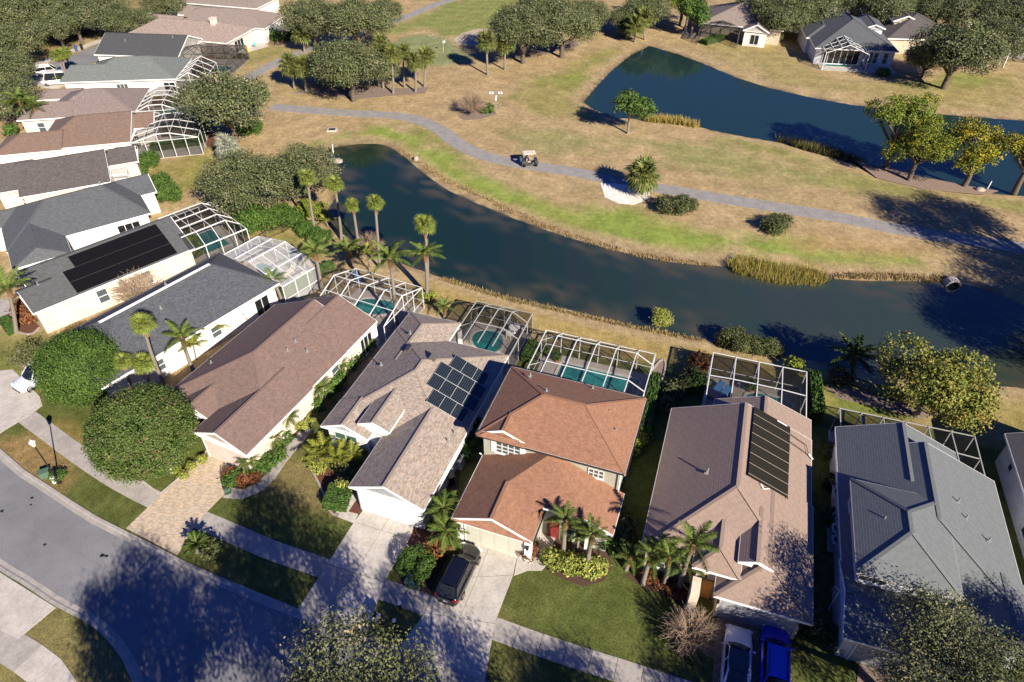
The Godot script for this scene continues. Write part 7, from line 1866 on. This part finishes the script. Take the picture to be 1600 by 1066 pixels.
	mb = MB.new(); mb.lathe(Vector3.ZERO, [[2.4, 0.0], [2.4, 0.12], [0.0, 0.13]], 20); obj("base", mb, M.stone, o); mb = MB.new(); mb.lathe(Vector3.ZERO, [[0.8, 0.1], [0.8, 0.5], [0.55, 0.5], [0.55, 0.2]], 14); obj("ring", mb, M.concrete_pink, o)
	for k in 3: chair(b + Vector3(-1.5 + k * 1.5, 0.13, -1.3), PI + (k - 1) * 0.5, M.wall_cream, ["pale chair at the stone fire pit, left one", "pale chair at the stone fire pit, middle one", "pale chair at the stone fire pit, right one"][k], "chairs at the fire pit")
	# patio toys
	chair(G(398, 74), 0.5, M.teal_plastic, "teal chair on the small far patio", "teal patio chairs"); chair(G(384, 74), -0.7, M.teal_plastic, "teal chair nearer the far house's dark screen", "teal patio chairs")
	o = thing("toy_slide", "yellow toy slide on the small far patio", "toy", G(386, 80), 0.8)
	mb = MB.new(); mb.box(Vector3(0, 0.5, 0), Vector3(0.6, 0.06, 1.6), Basis(Vector3.RIGHT, 0.5)); obj("slide", mb, M.yellow_plastic, o); mb = MB.new(); mb.box(Vector3(0, 0.45, -0.7), Vector3(0.6, 0.9, 0.08)); obj("ladder", mb, M.teal_plastic, o)
	# furniture in the cages
	b = G(804, 520)
	o = thing("patio_table", "white round table in the bronze framed cage", "table", b)
	mb = MB.new(); mb.lathe(Vector3.ZERO, [[0.55, 0.70], [0.56, 0.74], [0.0, 0.75]], 16); obj("table_top", mb, M.trim, o); mb = MB.new(); mb.lathe(Vector3.ZERO, [[0.25, 0.06], [0.05, 0.1], [0.05, 0.7]], 10); obj("leg", mb, M.trim, o)
	for k in 3: chair(b + Vector3(cos(k * 2.1) * 0.95, 0.05, sin(k * 2.1) * 0.95), -k * 2.1 + PI / 2, M.trim, ["white chair right of the round table in the bronze cage", "white chair in front of the round table in the bronze cage", "white chair behind the round table in the bronze cage"][k], "white chairs in the bronze cage")
	for k in [[560, 440, 0.3, "blue_cloth", "blue cushioned lounger in the white gabled cage"], [452, 428, -0.6, "wall_cream", "cream lounger under the milky screens"], [470, 434, -0.6, "wall_cream", "second cream lounger under the milky screens, nearer the palm"], [300, 196, 0.2, "trim_dark", "dark lounger in the long gabled cage"]]:
		o = thing("sun_lounger", k[4], "sun lounger", G(k[0], k[1]) + Vector3(0, 0.05, 0), k[2], "loungers in the cages")
		mb = MB.new(); mb.box(Vector3(0, 0.3, 0.2), Vector3(0.62, 0.09, 1.3)); obj("seat", mb, M[k[3]], o); mb = MB.new(); mb.box(Vector3(0, 0.52, -0.66), Vector3(0.62, 0.09, 0.65), Basis(Vector3.RIGHT, 0.75)); obj("backrest", mb, M[k[3]], o)
		for sx in [-0.26, 0.26]:
			for sz in [-0.4, 0.75]: mb = MB.new(); mb.box(Vector3(sx, 0.13, sz), Vector3(0.05, 0.26, 0.05)); obj("leg", mb, M.frame_white, o)
	for k in [[1172, 612, 1.0, "planter with yellow green leaves in the flat topped cage"], [870, 566, 0.8, "leafy planter in the white lean-in cage"], [856, 556, 0.7, "second leafy planter in the white lean-in cage"], [790, 846, 0.5, "potted plant at the orange house's garage"], [928, 840, 0.6, "potted plant at the orange house's porch"]]:
		o = copy("shrub", G(k[0], k[1]) + Vector3(0, 0.4, 0), k[2], 0.3, k[3], "planter", "", "planter")
		mb = MB.new(); mb.lathe(Vector3(0, -0.42, 0), [[0.24, 0.0], [0.34, 0.44], [0.36, 0.5], [0.30, 0.5], [0.28, 0.42], [0.0, 0.42]], 14); obj("pot", mb, M.terracotta, o)
	for k in [[386, 752, "white garden figure beside the paver driveway corner"], [446, 694, "white garden ornament by the palms of the brown house"], [432, 700, "small white urn beside the curved garden path"], [270, 738, "white ornament in the bed under the dome tree"], [668, 464, "white bird statue at the palm by the pond"]]:
		o = thing("garden_statue", k[2], "statue", G(k[0], k[1]))
		mb = MB.new(); mb.lathe(Vector3.ZERO, [[0.2, 0.0], [0.2, 0.08], [0.1, 0.14], [0.09, 0.3], [0.16, 0.42], [0.13, 0.6], [0.06, 0.68]], 10); obj("figure", mb, M.trim, o); mb = MB.new(); mb.lathe(Vector3(0, 0.66, 0), [[0.05, 0.0], [0.1, 0.08], [0.08, 0.17], [0.0, 0.2]], 10); obj("head", mb, M.trim, o)
	o = thing("garden_hose_reel", "green hose reel at the end of the curved garden path", "hose reel", G(356, 770), 0.4)
	mb = MB.new(); mb.tube([Vector3(-0.2, 0.3, 0), Vector3(0.2, 0.3, 0)], [0.3, 0.3], 14); mb.tube([Vector3(0.2, 0.3, 0), Vector3(-0.2, 0.3, 0)], [0.3, 0.3], 14); obj("reel", mb, M.utility_green, o); mb = MB.new(); mb.box(Vector3(0, 0.05, 0), Vector3(0.5, 0.1, 0.5)); obj("base", mb, M.utility_green, o)
	fence([398,388, 415,375, 436,367, 455,359, 460,352], "black metal picket fence curving behind the milky pool cage")
	fence([1288,600, 1300,596, 1330,604, 1364,616, 1393,626, 1430,640, 1470,655], "black metal picket fence in the shade behind the grey tiled house")

func _ready() -> void:
	make_view()
	noise.seed = 12; noise.frequency = 0.03; noise.fractal_octaves = 3
	rng.seed = 5
	make_materials()
	mat("hedge_core", lin(0.035, 0.045, 0.018), 1.0)
	make_ponds()
	make_ground()
	make_roads()
	make_houses()
	make_protos()
	make_plants()
	make_cars()
	make_small_things()
	for k in proto: proto[k].free()
